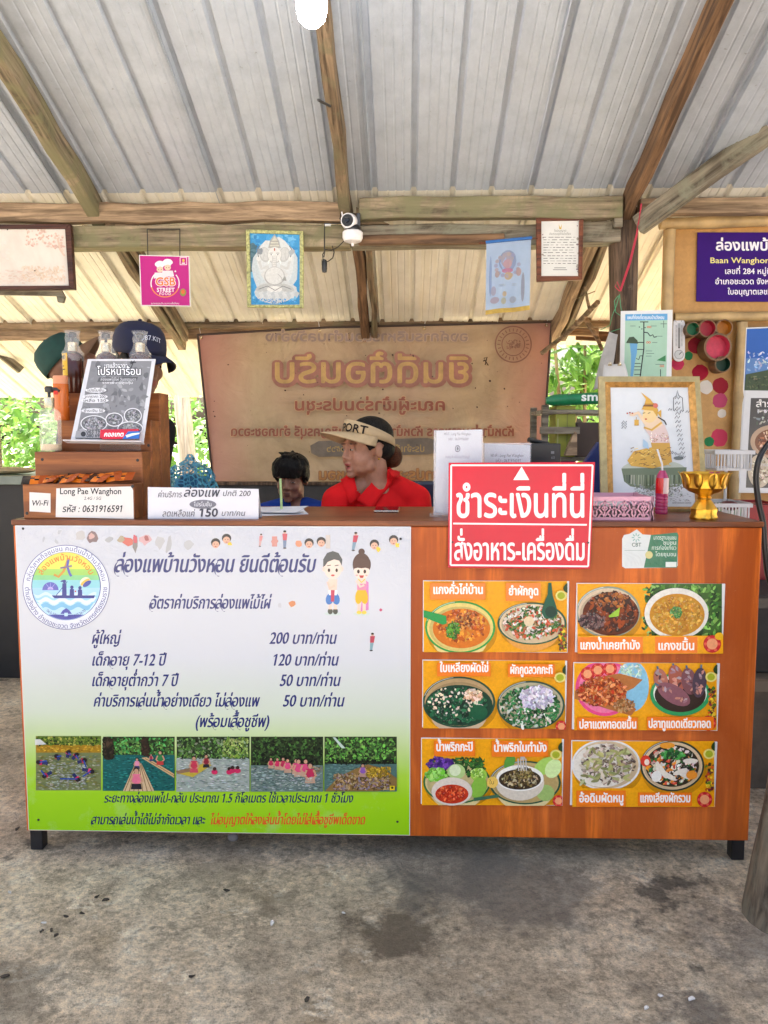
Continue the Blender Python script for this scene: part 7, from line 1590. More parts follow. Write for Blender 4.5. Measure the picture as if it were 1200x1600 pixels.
def eyes(par, Hm, s, look=0):
    R = Hm.to_3x3()
    for sx in (-1, 1):
        mb = MB(); c = Hm @ (Vector((sx*.0300, -.0802, -.0012))*s); mb.ball(c, (.0110*s, .0075*s, .0036*s), M=R @ Euler((0, 0, rad(-sx*10))).to_matrix(), seg=14); e = mb.build('eye', MT['eyewhite'], par, smooth=True)
        mb = MB(); c = Hm @ (Vector((sx*.0300 + look, -.0864, -.0010))*s); mb.ball(c, (.0046*s, .0020*s, .0041*s), M=R, seg=12); mb.build('iris', MT['iris'], e, smooth=True)
def figure(name, label, Hm, s, base, skin, neck, pelvis, shl, shr, elb, wri, knees, feet, shirt_mat, trouser_mat, voxel=.006, lip=(.3, .08, .06), sleeve=.6, group=None, standing=False, mouth=False, shirt_r=1.0, face=True):
    """one continuous body; shirt and trousers are children"""
    t = thing(name, label, 'person', base, group)
    bm = bmesh.new(); head_parts(bm, Hm, s, female=mouth, mouth_open=mouth)
    neck = Vector(neck); pelvis = Vector(pelvis); hb = Hm @ (Vector((0, .04, -.14))*s)
    xcap(bm, [hb, neck], [.048*s, .056*s])
    chest = neck.lerp(pelvis, .32); belly = neck.lerp(pelvis, .68); ax = (Vector(shr) - Vector(shl)).normalized()
    fw = ax.cross((neck - pelvis).normalized()).normalized(); R = Matrix((ax, fw, ax.cross(fw))).transposed()
    wsh = (Vector(shr) - Vector(shl)).length/2
    torso = [(neck.lerp(pelvis, .14), (wsh*.78, .075*s, .06*s)), (chest, (wsh*.86, .105*s, .15*s)), (belly, (wsh*.80, .10*s, .14*s)), (pelvis, (wsh*.88, .115*s, .12*s))]
    for c, r in torso: xball(bm, c, r, R)
    for a, b_ in ((shl, neck), (shr, neck)): xcap(bm, [Vector(a), Vector(a).lerp(neck, .55) + Vector((0, 0, .012))], [.050*s, .046*s])
    arms = list(zip((shl, shr), elb, wri))
    for a, e, w_ in arms: xcap(bm, [a, Vector(a).lerp(Vector(e), .5), e, Vector(e).lerp(Vector(w_), .4), w_], [.048*s, .043*s, .036*s, .037*s, .025*s]); d = Vector(w_) - Vector(e); hand(bm, w_, d, Vector((0, -.2, 1)) if not standing else ax, .95*s)
    hips = [pelvis - ax*.085*s, pelvis + ax*.085*s]
    for h_, k_, f_ in zip(hips, knees, feet):
        k_ = Vector(k_); f_ = Vector(f_); xcap(bm, [h_, Vector(h_).lerp(k_, .5), k_, k_.lerp(f_, .35), f_], [.085*s, .072*s, .052*s, .050*s, .036*s]); xcap(bm, [f_ + Vector((0, .02, -.03)), f_ + fw*-.0 + Vector((0, -.06, -.045)), f_ + Vector((0, -.13, -.05))], [.036*s, .034*s, .026*s])
    body = blended(bm, voxel, 6 if mouth else 3, 'body', SKIN, t, skin_col(Hm, s, skin, lip, mouth))
    if face: eyes(t, Hm, s, -.0025*s if mouth else .001)
    bm = bmesh.new(); g = .010
    for c, r in torso[:4]: xball(bm, c, tuple(q + g for q in r), R)
    for a in (shl, shr): xcap(bm, [Vector(a), Vector(a).lerp(neck, .62) + Vector((0, 0, .006))], [.050*s + g, .046*s + g])
    for a, e, w_ in arms: xcap(bm, [a, Vector(a).lerp(Vector(e), sleeve)], [.050*s + g, .046*s + g*1.3])
    sh_ = blended(bm, .008, 4, 'shirt', shirt_mat, t)
    bm = bmesh.new(); xball(bm, pelvis, (wsh*.88 + .012, .127*s, .125*s), R)
    for h_, k_, f_ in zip(hips, knees, feet): k_ = Vector(k_); f_ = Vector(f_); xcap(bm, [h_, Vector(h_).lerp(k_, .5), k_, k_.lerp(f_, .5), f_ + Vector((0, 0, .05))], [.096*s, .084*s, .064*s, .060*s, .05*s])
    blended(bm, .011, 3, 'trousers', trouser_mat, t)
    return t
def M_cloth(name, col, var=.12): return M_plain(name, col, .8, var=var, scale=9, bmp=1.0, bscale=11, spec=.2)
def headM(c, yaw, pitch=0, roll=0): return Matrix.Translation(Vector(c)) @ Euler((0, 0, rad(yaw))).to_matrix().to_4x4() @ Euler((rad(pitch), rad(roll), 0)).to_matrix().to_4x4()

# ---- the woman in red
Yw = .64; hc = P(573, 700, Yw); Hw = headM(hc, -56, 3, 0)
nk = P(588, 752, Yw + .045); SW = (.48, .235, .145)
shl = P(527, 783, Yw - .01); shr = P(650, 781, Yw + .07)
seat = .62; pv_ = Vector((nk.x + .02, Yw + .10, nk.z - .50))
wm = figure('person', 'woman in red polo shirt and beige sun visor looking left behind the counter', Hw, 1.0, (nk.x, Yw + .1, 0), SW, nk, pv_, shl, shr,
    [Vector((shl.x - .03, Yw - .05, shl.z - .27)), Vector((shr.x + .02, Yw + .0, shr.z - .27))], [Vector((shl.x + .05, Yw - .13, shl.z - .42)), Vector((shr.x - .08, Yw - .14, shr.z - .42))],
    [Vector((pv_.x - .12, Yw - .16 + .03, pv_.z + .0)), Vector((pv_.x + .10, Yw - .12, pv_.z))], [Vector((pv_.x - .13, Yw - .10, .09)), Vector((pv_.x + .12, Yw - .08, .09))], M_cloth('red_polo', (.74, .010, .012)), M_cloth('dark_trousers', (.03, .03, .04)), .0042, lip=(.34, .06, .055), mouth=True)
RED_ = bpy.data.materials['red_polo']
# open collar: cut a V in the shirt, lay two collar leaves along it
from mathutils.bvhtree import BVHTree
shirt_w = [c for c in wm.children if c.name.startswith('shirt')][0]
fw_ = Vector((-.42, -.91, 0)).normalized(); sd_ = Vector((-fw_.y, fw_.x, 0)); cn = nk + Vector((-.010, -.012, -.004)); org = WORLD_LOC[shirt_w.name]
bv = BVHTree.FromPolygons([v.co + org for v in shirt_w.data.vertices], [tuple(p.vertices) for p in shirt_w.data.polygons])
def vline(l): return -.066 + abs(l)*1.75
bm = bmesh.new(); bm.from_mesh(shirt_w.data); kill = []
for f_ in bm.faces:
    p = f_.calc_center_median() + org - cn; l = p.dot(sd_)
    if p.dot(fw_) > .0 and p.z > vline(l) and abs(l) < .075: kill.append(f_)
bmesh.ops.delete(bm, geom=kill, context='FACES'); bm.to_mesh(shirt_w.data); bm.free()
for sg in (-1, 1):
    mb = MB(); n = 16; rows = []
    for k in range(n+1):
        t = k/n; a = rad(178*t) if False else 0
        if t < .5: l = sg*.072*(t/.5); q = cn + sd_*l + fw_*(.115 - .09*(t/.5)**1.4) + Vector((0, 0, vline(l) + .0))
        else: u = (t-.5)/.5; a = math.pi/2 + u*math.pi/2; q = cn + sd_*(sg*.072*math.sin(a)) + fw_*(.070*math.cos(a) + .025*(1-u)) + Vector((0, 0, .052 + .008*u))
        wd = .052 if t < .5 else .045
        dirn = (sd_*sg*.75 - Vector((0, 0, .45)) + fw_*.1) if t < .5 else ((q - cn).normalized()*.6 - Vector((0, 0, .8)))
        if t < .06: wd *= .55
        row = []
        for j in range(4):
            p = q + dirn.normalized()*wd*j/3; loc, nrm, _i, _d = bv.find_nearest(p)
            if loc is not None: p = loc + nrm*(.008 if j else .009) if t < .5 else (loc + nrm*.010 if (p - loc).dot(nrm) < .008 else p)
            row.append(p)
        rows.append(row)
    vs = [p for r in rows for p in r]
    mb.add(vs, [(4*k+j, 4*k+j+1, 4*k+j+5, 4*k+j+4) for k in range(n) for j in range(3)], None, True); o = mb.build('collar', RED_, wm); s_ = o.modifiers.new('thickness', 'SOLIDIFY'); s_.thickness = .005; s_.offset = 0
# visor: band round the head and a long peak
VIS = M_plain('beige_canvas', (.50, .36, .20), .75, var=.08, scale=30, bmp=.3, bscale=200)
def visor(t, Hm, s=1.0):
    def surf(a, up, out=0.0):
        """point on the tilted band: a round the head, up the height on the band"""
        x, y = math.sin(a), -math.cos(a); fr_ = (1 + math.cos(a))/2
        z = -.010 + .070*fr_**.8 + up; e = 1.0 - max(0, z - .045)*1.5
        return Hm @ (Vector((x*(.0835*e + out), y*(.1045*e + out) + .012, z))*s)
    mb = MB(); n = 36; vs = []
    for k in range(n+1):
        a = rad(-170 + 340*k/n); wd = .026 + .026*((1 + math.cos(a))/2)
        for u in (0, .5, 1): vs.append(surf(a, u*wd))
    mb.add(vs, [(3*k+j, 3*k+j+3, 3*k+j+4, 3*k+j+1) for k in range(n) for j in (0, 1)], None, True); o = mb.build('visor_band', VIS, t); m_ = o.modifiers.new('thickness', 'SOLIDIFY'); m_.thickness = .003
    mb = MB(); vs = []; n = 22; r_ = 8
    for j in range(r_+1):
        v = j/r_
        for k in range(n+1):
            a = rad(-84 + 168*k/n); b0_ = surf(a, .006, .002); fx = max(0, math.cos(a*1.04))
            dz = .012*v*fx - .026*v*(1-fx) - .008*v*v
            vs.append(b0_ + (Hm.to_3x3() @ Vector((math.sin(a)*.012*v, -.098*v*fx**.55, dz)))*s)
    mb.add(vs, [(j*(n+1)+k, j*(n+1)+k+1, (j+1)*(n+1)+k+1, (j+1)*(n+1)+k) for j in range(r_) for k in range(n)], None, True); o = mb.build('visor_peak', VIS, t); m_ = o.modifiers.new('thickness', 'SOLIDIFY'); m_.thickness = .004
    mb = MB(); gl, W_ = layout('SPORT'); h_ = .046; tot = W_*h_
    for q, (ou, oa) in enumerate(((0, 0), (.0012, .0), (0, .012), (-.0008, .006))):
        for gvs, gfs in gl: mb.add([surf((gx*h_ + .2*gy*h_ - tot/2)/.090 + rad(16) + oa, .008 + gy*h_*.92 + ou, .0030 + .0002*q) for gx, gy in gvs], gfs, L('#1c1614'))
    mb.build('lettering', MT['paper'], t, fix=False)
visor(wm, Hw)
bm = bmesh.new(); R = Hw.to_3x3()
def hb(bm, Hm, c, r, s=1.0): xball(bm, Hm @ (Vector(c)*s), tuple(q*s for q in r), Hm.to_3x3())
hb(bm, Hw, (0, .020, .044), (.0755, .094, .077)); hb(bm, Hw, (0, .055, .0), (.066, .062, .062))
for sx in (-1, 1): hb(bm, Hw, (sx*.068, -.016, .028), (.010, .034, .03)); hb(bm, Hw, (sx*.070, -.028, .008), (.005, .010, .018))
blended(bm, .004, 3, 'hair', HAIR, wm)
bm = bmesh.new(); hb(bm, Hw, (0, .118, -.040), (.038, .036, .044)); hb(bm, Hw, (.012, .098, -.02), (.03, .034, .03)); hb(bm, Hw, (-.012, .112, -.066), (.022, .024, .02)); o = blended(bm, .004, 2, 'hair_bun', HAIR2, wm)
for sx in (-1, 1): mb = MB(); mb.ball(Hw @ Vector((sx*.078, .004, -.040)), .0042); mb.build('earring', MT['gold'], wm)
# stool with a dark blue back behind her
ch = thing('chair', 'dark blue padded chair behind the woman in red', 'chair', (nk.x + .08, Yw + .2, 0))
st_z = pv_.z - .13
NVY = M_plain('navy_vinyl', (.016, .022, .05), .4)
mb = MB(); mb.box((nk.x - .16, Yw - .08, st_z - .05), (nk.x + .30, Yw + .34, st_z)); mb.build('seat', NVY, ch, bevel=.02)
bz = P(672, 752, Yw + .33).z; mb = MB(); mb.box((nk.x - .17, Yw + .35, st_z + .12), (P(688, 760, Yw + .35).x, Yw + .385, bz)); mb.build('backrest', NVY, ch, bevel=.015)
for sx in (-.14, .27):
    for sy in (-.05, .36): mb = MB(); mb.tube([(nk.x + sx, Yw + sy, 0), (nk.x + sx, Yw + sy, (st_z - .05) if sy < 0 else st_z + .3)], .014, 8); mb.build('leg', MT['black_metal'], ch)

# ---- the boy
Yb_ = 1.02; hc = P(456, 747, Yb_); Hb = headM(hc, -8, 10, 3); SB = (.31, .155, .10)
nk2 = P(462, 792, Yb_ + .03); shl = P(417, 803, Yb_); shr = P(505, 803, Yb_ + .03)
pv2 = Vector((nk2.x, Yb_ + .12, nk2.z - .40))
by = figure('person', 'boy with short black hair and blue shirt crouching low behind the counter', Hb, .86, (nk2.x, Yb_ + .12, 0), SB, nk2, pv2, shl, shr,
    [shl + Vector((-.03, -.06, -.22)), shr + Vector((.03, -.06, -.22))], [shl + Vector((.04, -.2, -.28)), shr + Vector((-.04, -.2, -.28))], [pv2 + Vector((-.1, -.32, .0)), pv2 + Vector((.1, -.32, .0))], [Vector((pv2.x - .1, pv2.y - .28, .08)), Vector((pv2.x + .1, pv2.y - .28, .08))], M_cloth('blue_tee', (.012, .045, .26)), M_cloth('dark_shorts', (.03, .03, .04)), .0042, lip=(.17, .06, .045))
bm = bmesh.new(); s = .86
hb(bm, Hb, (0, .02, .052), (.083, .098, .074), s); hb(bm, Hb, (0, .06, .0), (.07, .06, .065), s)
rg = random.Random(4)
for k in range(90):                             # tufts lying forward over the brow and round the sides
    a = rad(rg.uniform(-72, 72)); x, y = math.sin(a), -math.cos(a); z = rg.uniform(.05, .10); dn = rg.uniform(.02, .042)
    p0 = Vector((x*.070, y*.082 + .014, z)); p1 = Vector((x*.088, y*.104 + .012, z - dn*.55)); p2 = Vector((x*.086 + rg.uniform(-.012, .012), y*.103 + .010, max(.024 if abs(a) < 1.1 else -.004, z - dn*1.3)))
    xcap(bm, [Hb @ (p*s) for p in (p0, p1, p2)], [.013*s, .012*s, .007*s])
hb(bm, Hb, (0, .0, .062), (.084, .104, .064), s)
for sx in (-1, 1): hb(bm, Hb, (sx*.070, .01, .02), (.016, .05, .045), s)
for k in range(14):
    a = rg.uniform(0, 6.28); q = rg.uniform(.0, .06); p0 = Vector((q*math.cos(a), q*math.sin(a)+.01, .115)); p1 = p0 + Vector((.02*math.cos(a)+rg.uniform(-.01, .01), .02*math.sin(a)-.012, .010)); xcap(bm, [Hb @ (p*s) for p in (p0, p1)], [.012*s, .004*s])
blended(bm, .0035, 3, 'hair', HAIR, by)
stool = thing('stool', 'low wooden stool under the boy', 'stool', (pv2.x, pv2.y, 0)); mb = MB(); zt_ = pv2.z - .12
mb.lathe([(0, zt_-.03), (.16, zt_-.03), (.165, zt_-.01), (.16, zt_), (0, zt_)], (pv2.x, pv2.y, 0), 24); mb.build('seat', T['timber_brown'], stool)
for a in range(4): c, s_ = math.cos(a*1.571+.8), math.sin(a*1.571+.8); mb = MB(); mb.tube([(pv2.x + .15*c, pv2.y + .15*s_, 0), (pv2.x + .11*c, pv2.y + .11*s_, zt_-.03)], .016, 8); mb.build('leg', T['timber_brown'], stool)

# ---- two men in caps behind the stepped display
def cap(t, Hm, s, mat, peakmat, txt=None, peak_pitch=0):
    def T_(p): return Hm @ (Vector(p)*s)
    mb = MB(); n = 32; vs = []; prof = [(1.0, .034), (1.012, .055), (.985, .082), (.90, .108), (.72, .128), (.44, .139), (.14, .143)]
    for e, z in prof:
        for k in range(n): a = 2*math.pi*k/n; vs.append(T_((.083*e*math.cos(a), .102*e*math.sin(a) + .010 + .006*(z-.034)*10*.3, z - .010*max(0, math.sin(a))*(1 if z < .06 else 0))))
    vs.append(T_((0, .014, .1435)))
    fs = [(j*n+k, j*n+(k+1) % n, (j+1)*n+(k+1) % n, (j+1)*n+k) for j in range(len(prof)-1) for k in range(n)]; L_ = (len(prof)-1)*n
    fs += [(L_+k, L_+(k+1) % n, len(vs)-1) for k in range(n)]
    mb.add(vs, fs, None, True); o = mb.build('cap_crown', mat, t, smooth=True); m_ = o.modifiers.new('thickness', 'SOLIDIFY'); m_.thickness = .003
    mb = MB(); mb.ball(T_((0, .014, .146)), (.007*s, .007*s, .004*s)); 
    mb.build('cap_button', mat, t)
    mb = MB(); vs = []; n = 16; r_ = 6
    for j in range(r_+1):
        v = j/r_
        for k in range(n+1):
            a = rad(-62 + 124*k/n); x, y = math.sin(a), -math.cos(a); fx = max(0, math.cos(a*1.35))
            vs.append(T_((x*.083, y*.102 + .010 - .078*v*fx**.5, .036 + .004*v - .018*x*x*v*3 - .018*v*v)))
    mb.add(vs, [(j*(n+1)+k, j*(n+1)+k+1, (j+1)*(n+1)+k+1, (j+1)*(n+1)+k) for j in range(r_) for k in range(n)], None, True); o = mb.build('cap_peak', peakmat, t); m_ = o.modifiers.new('thickness', 'SOLIDIFY'); m_.thickness = .004
    if txt:
        mb = MB()
        for word, h_, z0, off, bow in txt:
            gl, W_ = layout(word); tot = W_*h_
            for gvs, gfs in gl:
                out = []
                for gx, gy in gvs:
                    u = gx*h_ - tot/2; a = u/.088 + off; z = z0 + gy*h_ - bow*(u/.04)**2; x, y = math.sin(a), -math.cos(a)
                    e = .14
                    for (e0, z0_), (e1, z1_) in zip(prof, prof[1:]):
                        if z0_ <= z <= z1_: e = e0 + (e1-e0)*(z-z0_)/(z1_-z0_)
                    e += .03
                    out.append(T_((x*.083*e, y*.102*e + .012, z)))
                mb.add(out, gfs, L('#c8ccd8'))
        mb.build('lettering', MT['paper'], t, fix=False)
SM = (.24, .12, .075)
Yn_ = .66; hc = P(219, 569, Yn_); Hn = headM(hc, 52, 8, 0)
nk3 = hc + Vector((-.10, .03, -.20)); pv3 = nk3 + Vector((-.02, .03, -.55)); ax = Vector((math.cos(rad(40)), math.sin(rad(40)), 0))
shl, shr = nk3 - ax*.17 + Vector((0, 0, -.05)), nk3 + ax*.17 + Vector((0, 0, -.05))
mn = figure('person', 'man in navy blue cap with white lettering standing behind the wooden steps', Hn, 1.0, (nk3.x, Yn_ + .04, 0), SM, nk3, pv3, shl, shr,
    [shl + Vector((-.03, -.03, -.29)), shr + Vector((-.03, -.08, -.29))], [shl + Vector((.03, -.14, -.50)), shr + Vector((-.10, -.22, -.42))], [pv3 + Vector((-.08, -.02, -.40)), pv3 + Vector((.10, .0, -.40))], [Vector((pv3.x - .09, pv3.y, .09)), Vector((pv3.x + .11, pv3.y + .02, .09))], M_cloth('black_tee', (.012, .012, .014)), M_cloth('grey_trousers', (.05, .05, .06)), .007, standing=True)
NVC = M_plain('navy_cap_cloth', (.006, .008, .034), .8, var=.2, scale=40, bmp=.3, bscale=300)
cap(mn, Hn, 1.12, NVC, NVC, (('1987.KIT', .022, .084, rad(-16), .008),))
bm = bmesh.new(); hb(bm, Hn, (0, .04, .01), (.073, .07, .06)); 
for sx in (-1, 1): hb(bm, Hn, (sx*.07, .0, .015), (.008, .03, .03))
blended(bm, .005, 2, 'hair', HAIR, mn)
Yg_ = 1.10; hc = P(113, 572, Yg_); Hg = headM(hc, 100, -40, 0)
nk4 = hc + Vector((.0, .03, -.20)); pv4 = nk4 + Vector((.12, .0, -.52)); ax = Vector((-.1, .99, 0)).normalized()
nk4 = hc + Vector((.02, .02, -.20)); shl, shr = nk4 - ax*.17 + Vector((.02, 0, -.05)), nk4 + ax*.17 + Vector((.02, 0, -.05))
mg = figure('person', 'man in dark green cap with brown peak, half hidden behind the bottles', Hg, 1.0, (nk4.x + .12, Yg_ + .02, 0), SM, nk4, pv4, shl, shr,
    [shl + Vector((.06, -.02, -.29)), shr + Vector((.06, .05, -.29))], [shl + Vector((.28, -.04, -.36)), shr + Vector((.28, .02, -.36))], [pv4 + Vector((.0, -.1, -.38)), pv4 + Vector((.0, .1, -.38))], [Vector((pv4.x, pv4.y - .1, .09)), Vector((pv4.x, pv4.y + .1, .09))], M_cloth('dark_tee', (.02, .022, .024)), bpy.data.materials['grey_trousers'], .007, standing=True)
cap(mg, Hg, 1.05, M_plain('green_cap_cloth', (.008, .045, .035), .8, var=.2, scale=40), M_plain('tan_cap_peak', (.16, .085, .045), .8, var=.15))
# ================================================================== CLUTTER BEHIND AND BESIDE THE COUNTER
BLK = M_plain('black_cabinet_paint', (.010, .010, .011), .5, var=.3)
t = thing('black_cabinet', 'black cabinet with a grey green slab top behind the counter at far left', 'cabinet', (-2.4, 2.1, 0))
a = P(50, 757, 1.84); z0_ = 0
mb = MB(); mb.box((-3.1, 1.84, .0), (a.x, 2.4, a.z)); mb.build('cabinet_body', BLK, t, bevel=.004)
mb = MB(); mb.box((-3.12, 1.80, a.z+.001), (P(58, 745, 1.8).x, 2.42, P(52, 744, 1.8).z)); mb.build('slab_top', M_plain('grey_green_slab', (.20, .24, .20), .35, var=.15), t, bevel=.003)
mb = MB(); q = P(12, 735, 2.0); mb.ball((q.x, 2.0, P(0, 744, 1.8).z + .022), (.16, .1, .02)); tag(mb.build('folded_sack', M_plain('tan_sack', (.38, .30, .18), .8, var=.25, scale=20)), 'flattened tan sack lying on the slab of the black cabinet', 'sack')
# blue net bag on a hook behind the man
m, nt, b = newmat('blue_net'); b.inputs['Base Color'].default_value = (.02, .22, .42, 1); v = coord(nt); vo = N(nt, 'ShaderNodeTexVoronoi', feature='DISTANCE_TO_EDGE'); vo.inputs['Scale'].default_value = 42; nt.links.new(v, vo.inputs['Vector'])
nt.links.new(ramp(nt, noise_n(nt, v, 12, 4), [(.3, (.02, .22, .42)), (.7, (.12, .48, .68))]), b.inputs['Base Color']); nt.links.new(ramp(nt, vo.outputs['Distance'], [(.10, (1,1,1)), (.16, (.14,.14,.14))]), b.inputs['Alpha']); b.inputs['Roughness'].default_value = .5
t = thing('net_bag', 'blue plastic netting bag behind the counter left of the banner', 'net bag', P(297, 770, 1.5))
Yq = 1.5; uu = 1/ppm(Yq); c = P(298, 775, Yq)
mb = MB(); mb.lathe([(0, 0), (34*uu, 2*uu), (38*uu, 14*uu), (36*uu, 30*uu), (31*uu, 42*uu), (20*uu, 50*uu), (9*uu, 56*uu), (3*uu, 66*uu)], c, 40, wob=lambda a, j: 1 + .14*math.sin(7*a+j) + .08*math.sin(13*a-j*2)); mb.build('netting', m, t, smooth=True)
mb = MB(); mb.lathe([(0, 1*uu), (20*uu, 3*uu), (24*uu, 20*uu), (12*uu, 34*uu), (0, 36*uu)], c, 20, wob=lambda a, j: 1 + .1*math.sin(5*a)); mb.build('contents', M_plain('blue_sheet', (.02, .15, .34), .5, var=.4, scale=18), t, smooth=True)
t2 = thing('wooden_trestle', 'rough wooden trestle table holding the blue net bag', 'table', (c.x, Yq, 0)); mb = MB(); mb.box((c.x-.26, Yq-.18, c.z-.03), (c.x+.3, Yq+.2, c.z-.0005)); mb.build('tabletop', T['timber'], t2, bevel=.004)
for sx in (-.22, .26):
    for sy in (-.14, .16): mb = MB(); mb.box((c.x+sx-.02, Yq+sy-.02, 0), (c.x+sx+.02, Yq+sy+.02, c.z-.03)); mb.build('leg', T['timber'], t2, bevel=.003)
# storage rack right of the banner with its boxes
Yr = .98
rk = thing('storage_rack', 'grey wooden storage rack crowded with boxes behind the framed goddess picture', 'rack', (P(905, 700, Yr).x, Yr, 0))
xa, xb = P(846, 700, Yr).x, P(990, 700, Yr).x
lv = {}
for nm, py in (('s1', 690), ('s2', 640), ('s0', 760)):
    z = P(900, py + (24 if nm == 's1' else 0), Yr).z; lv[nm] = z; mb = MB(); mb.box((xa, Yr, z-.018), (xb, Yr+.34, z)); mb.build('shelf_board', T['timber_grey'], rk, bevel=.003)
mb = MB(); mb.box((xa-.01, Yr-.016, P(860, 678, Yr).z), (P(905, 670, Yr).x, Yr-.002, P(860, 667, Yr).z)); mb.build('front_rail', T['timber_grey'], rk, bevel=.002)
for x in (xa+.015, xb-.015):
    for yy in (Yr+.017, Yr+.322): mb = MB(); mb.box((x-.014, yy-.014, 0), (x+.014, yy+.014, lv['s2']+.02)); mb.build('upright', T['timber_grey'], rk, bevel=.002)
def rbox(name, label, cat, x0, y0, x1, y1, dep, col, Y=None, rough=.5, zb=None, extra=None):
    Y = Yr + .01 if Y is None else Y; a, b = P(x0, y0, Y), P(x1, y1, Y); mb = MB(); z0_ = b.z if zb is None else zb
    mb.box((a.x, Y, z0_ + .0006), (b.x, Y + dep, a.z)); t = thing(name, label, cat, ((a.x+b.x)/2, Y+dep/2, z0_)); mb.build('carton' if 'box' in name else 'shell', M_plain(name + '_' + label.split()[0], col, rough, var=.12), t, bevel=.003)
    if extra:
        for (u0, v0, u1, v1, c_) in extra: mb = MB(); mb.box((a.x+(b.x-a.x)*u0, Y-.0015, a.z+(z0_-a.z)*v1), (a.x+(b.x-a.x)*u1, Y-.0004, a.z+(z0_-a.z)*v0)); mb.build('label', M_plain('label_' + label.split()[0], c_, .5), t)
    return t
rbox('storage_box', 'olive green storage box on the upper shelf right of the banner', 'box', 869, 634, 900, 640, .16, (.24, .26, .03), zb=lv['s1'], extra=((.08, .25, .14, .8, (.35, .34, .12)), (.55, .1, .6, .9, (.16, .17, .03))))
rbox('storage_box', 'dark brown box beside the olive green box', 'box', 901, 660, 938, 640, .2, (.05, .03, .022), zb=lv['s1'])
rbox('storage_box', 'purple storage box under the upper shelf near the banner edge', 'box', 872, 720, 900, 740, .14, (.15, .025, .12), zb=lv['s0'], extra=((.2, .2, .7, .35, (.3, .1, .25)),))
rbox('storage_box', 'light blue storage box low on the rack beside the black carton', 'box', 875, 738, 902, 760, .2, (.10, .26, .40), Y=Yr-.02, zb=lv['s0'])
t = thing('wooden_wedge_block', 'tan wooden block propped at an angle on the storage rack', 'block', (P(890, 700, Yr).x, Yr+.05, lv['s0']))
mb = MB(); pts = [P(*p, Yr-.03) for p in ((883, 712), (898, 674), (902, 676), (902, 712))]; mb.add(pts + [p + Vector((0, .1, 0)) for p in pts], [(0,1,2,3), (7,6,5,4)] + [((k+1) % 4, k, k+4, (k+1) % 4+4) for k in range(4)]); mb.build('block', MT['timber_new'], t, bevel=.003)
t = thing('blue_binder', 'blue plastic sheet folder leaning behind the gold framed picture', 'folder', P(925, 760, .62)); 
mb = MB(); pts = [P(*p, .60) for p in ((905, 735), (936, 690), (940, 800), (905, 800))]; mb.add(pts + [p + Vector((0, .04, 0)) for p in pts], [(0,1,2,3), (7,6,5,4)] + [((k+1) % 4, k, k+4, (k+1) % 4+4) for k in range(4)]); mb.build('cover', M_plain('blue_plastic', (.012, .03, .16), .4), t, bevel=.003)
rbox('dark_carton_box', 'tall dark carton behind the blue folder', 'box', 899, 664, 935, 730, .06, (.012, .012, .016), Y=.80, zb=TOPZ-.1) if False else None
t = thing('green_roll', 'green plastic wrapped roll with white letters sm on top of the storage rack', 'roll', P(895, 632, Yr+.1))
a, b = P(853, 626, Yr+.0), P(940, 622, Yr+.0); rr = 9/ppm(Yr)
mb = MB(); pts = [a + (b-a)*k/8 for k in range(9)]; mb.tube(pts, [rr*.55, rr*.95, rr, rr, rr, rr, rr, rr, rr], 14); mb.build('roll_body', M_plain('green_film', (.01, .18, .07), .3, var=.25, scale=20, bmp=.4, bscale=40), t)
pc = Pic((0, Yr - rr*1.06, 0)); pc.text('smart', 908, 626, 19, L('#e0e8e2'), 962, 'x'); pc.build('lettering', t)
# plastic basket tower
bt = thing('basket_tower', 'white plastic slatted basket tower behind the right end of the counter', 'basket rack', (P(1128, 750, .62).x, .62, 0))
WP = M_plain('basket_plastic', (.62, .62, .63), .4, var=.04); Yk = .62; u = 1/ppm(Yk)
cx = P(1128, 750, Yk).x
for py in (703, 783, 863, 943):
    zt_ = P(1128, py, Yk).z; zb_ = zt_ - 30*u; mb = MB(); hw, hd = 28*u, .11
    for (x0, y0, x1, y1) in ((-hw, -hd, hw, -hd+.005), (-hw, hd-.005, hw, hd), (-hw, -hd+.005, -hw+.005, hd-.005), (hw-.005, -hd+.005, hw, hd-.005)):
        mb.box((cx+x0*1.06, Yk+y0, zt_-.014), (cx+x1*1.06, Yk+y1, zt_)); mb.box((cx+x0*.9, Yk+y0*.97, zb_), (cx+x1*.9, Yk+y1, zb_+.008))
        L_ = max(x1-x0, y1-y0); n = 11
        for k in range(n):
            f = (k+.5)/n
            if x1-x0 > y1-y0: mb.box((cx+x0*.95+(x1-x0)*.95*f-.0022, Yk+y0, zb_+.007), (cx+x0*.95+(x1-x0)*.95*f+.0022, Yk+y0+.004, zt_-.013))
            else: mb.box((cx+x0*.97, Yk+y0+(y1-y0)*f-.0022, zb_+.007), (cx+x0*.97+.004, Yk+y0+(y1-y0)*f+.0022, zt_-.013))
    mb.box((cx-hw*.88, Yk-hd+.006, zb_+.001), (cx+hw*.88, Yk+hd-.006, zb_+.004)); mb.tube([(cx+hw*1.02, Yk-.05, zt_-.005), (cx+hw*1.3, Yk-.05, zt_-.005), (cx+hw*1.3, Yk+.05, zt_-.005), (cx+hw*1.02, Yk+.05, zt_-.005)], .004, 6)
    mb.build('basket', WP, bt)
for sx in (-1, 1): mb = MB(); mb.tube([(cx+sx*22*u, Yk+.10, 0), (cx+sx*22*u, Yk+.10, P(1128, 735, Yk).z)], .006, 8); mb.build('upright', WP, bt)
mb = MB(); mb.ball(P(1124, 730, Yk), (.03, .05, .012)); tag(mb.build('red_packet', M_plain('dark_red_pack', (.16, .02, .03), .4)), 'dark red packet lying in the top basket', 'packet') if False else None
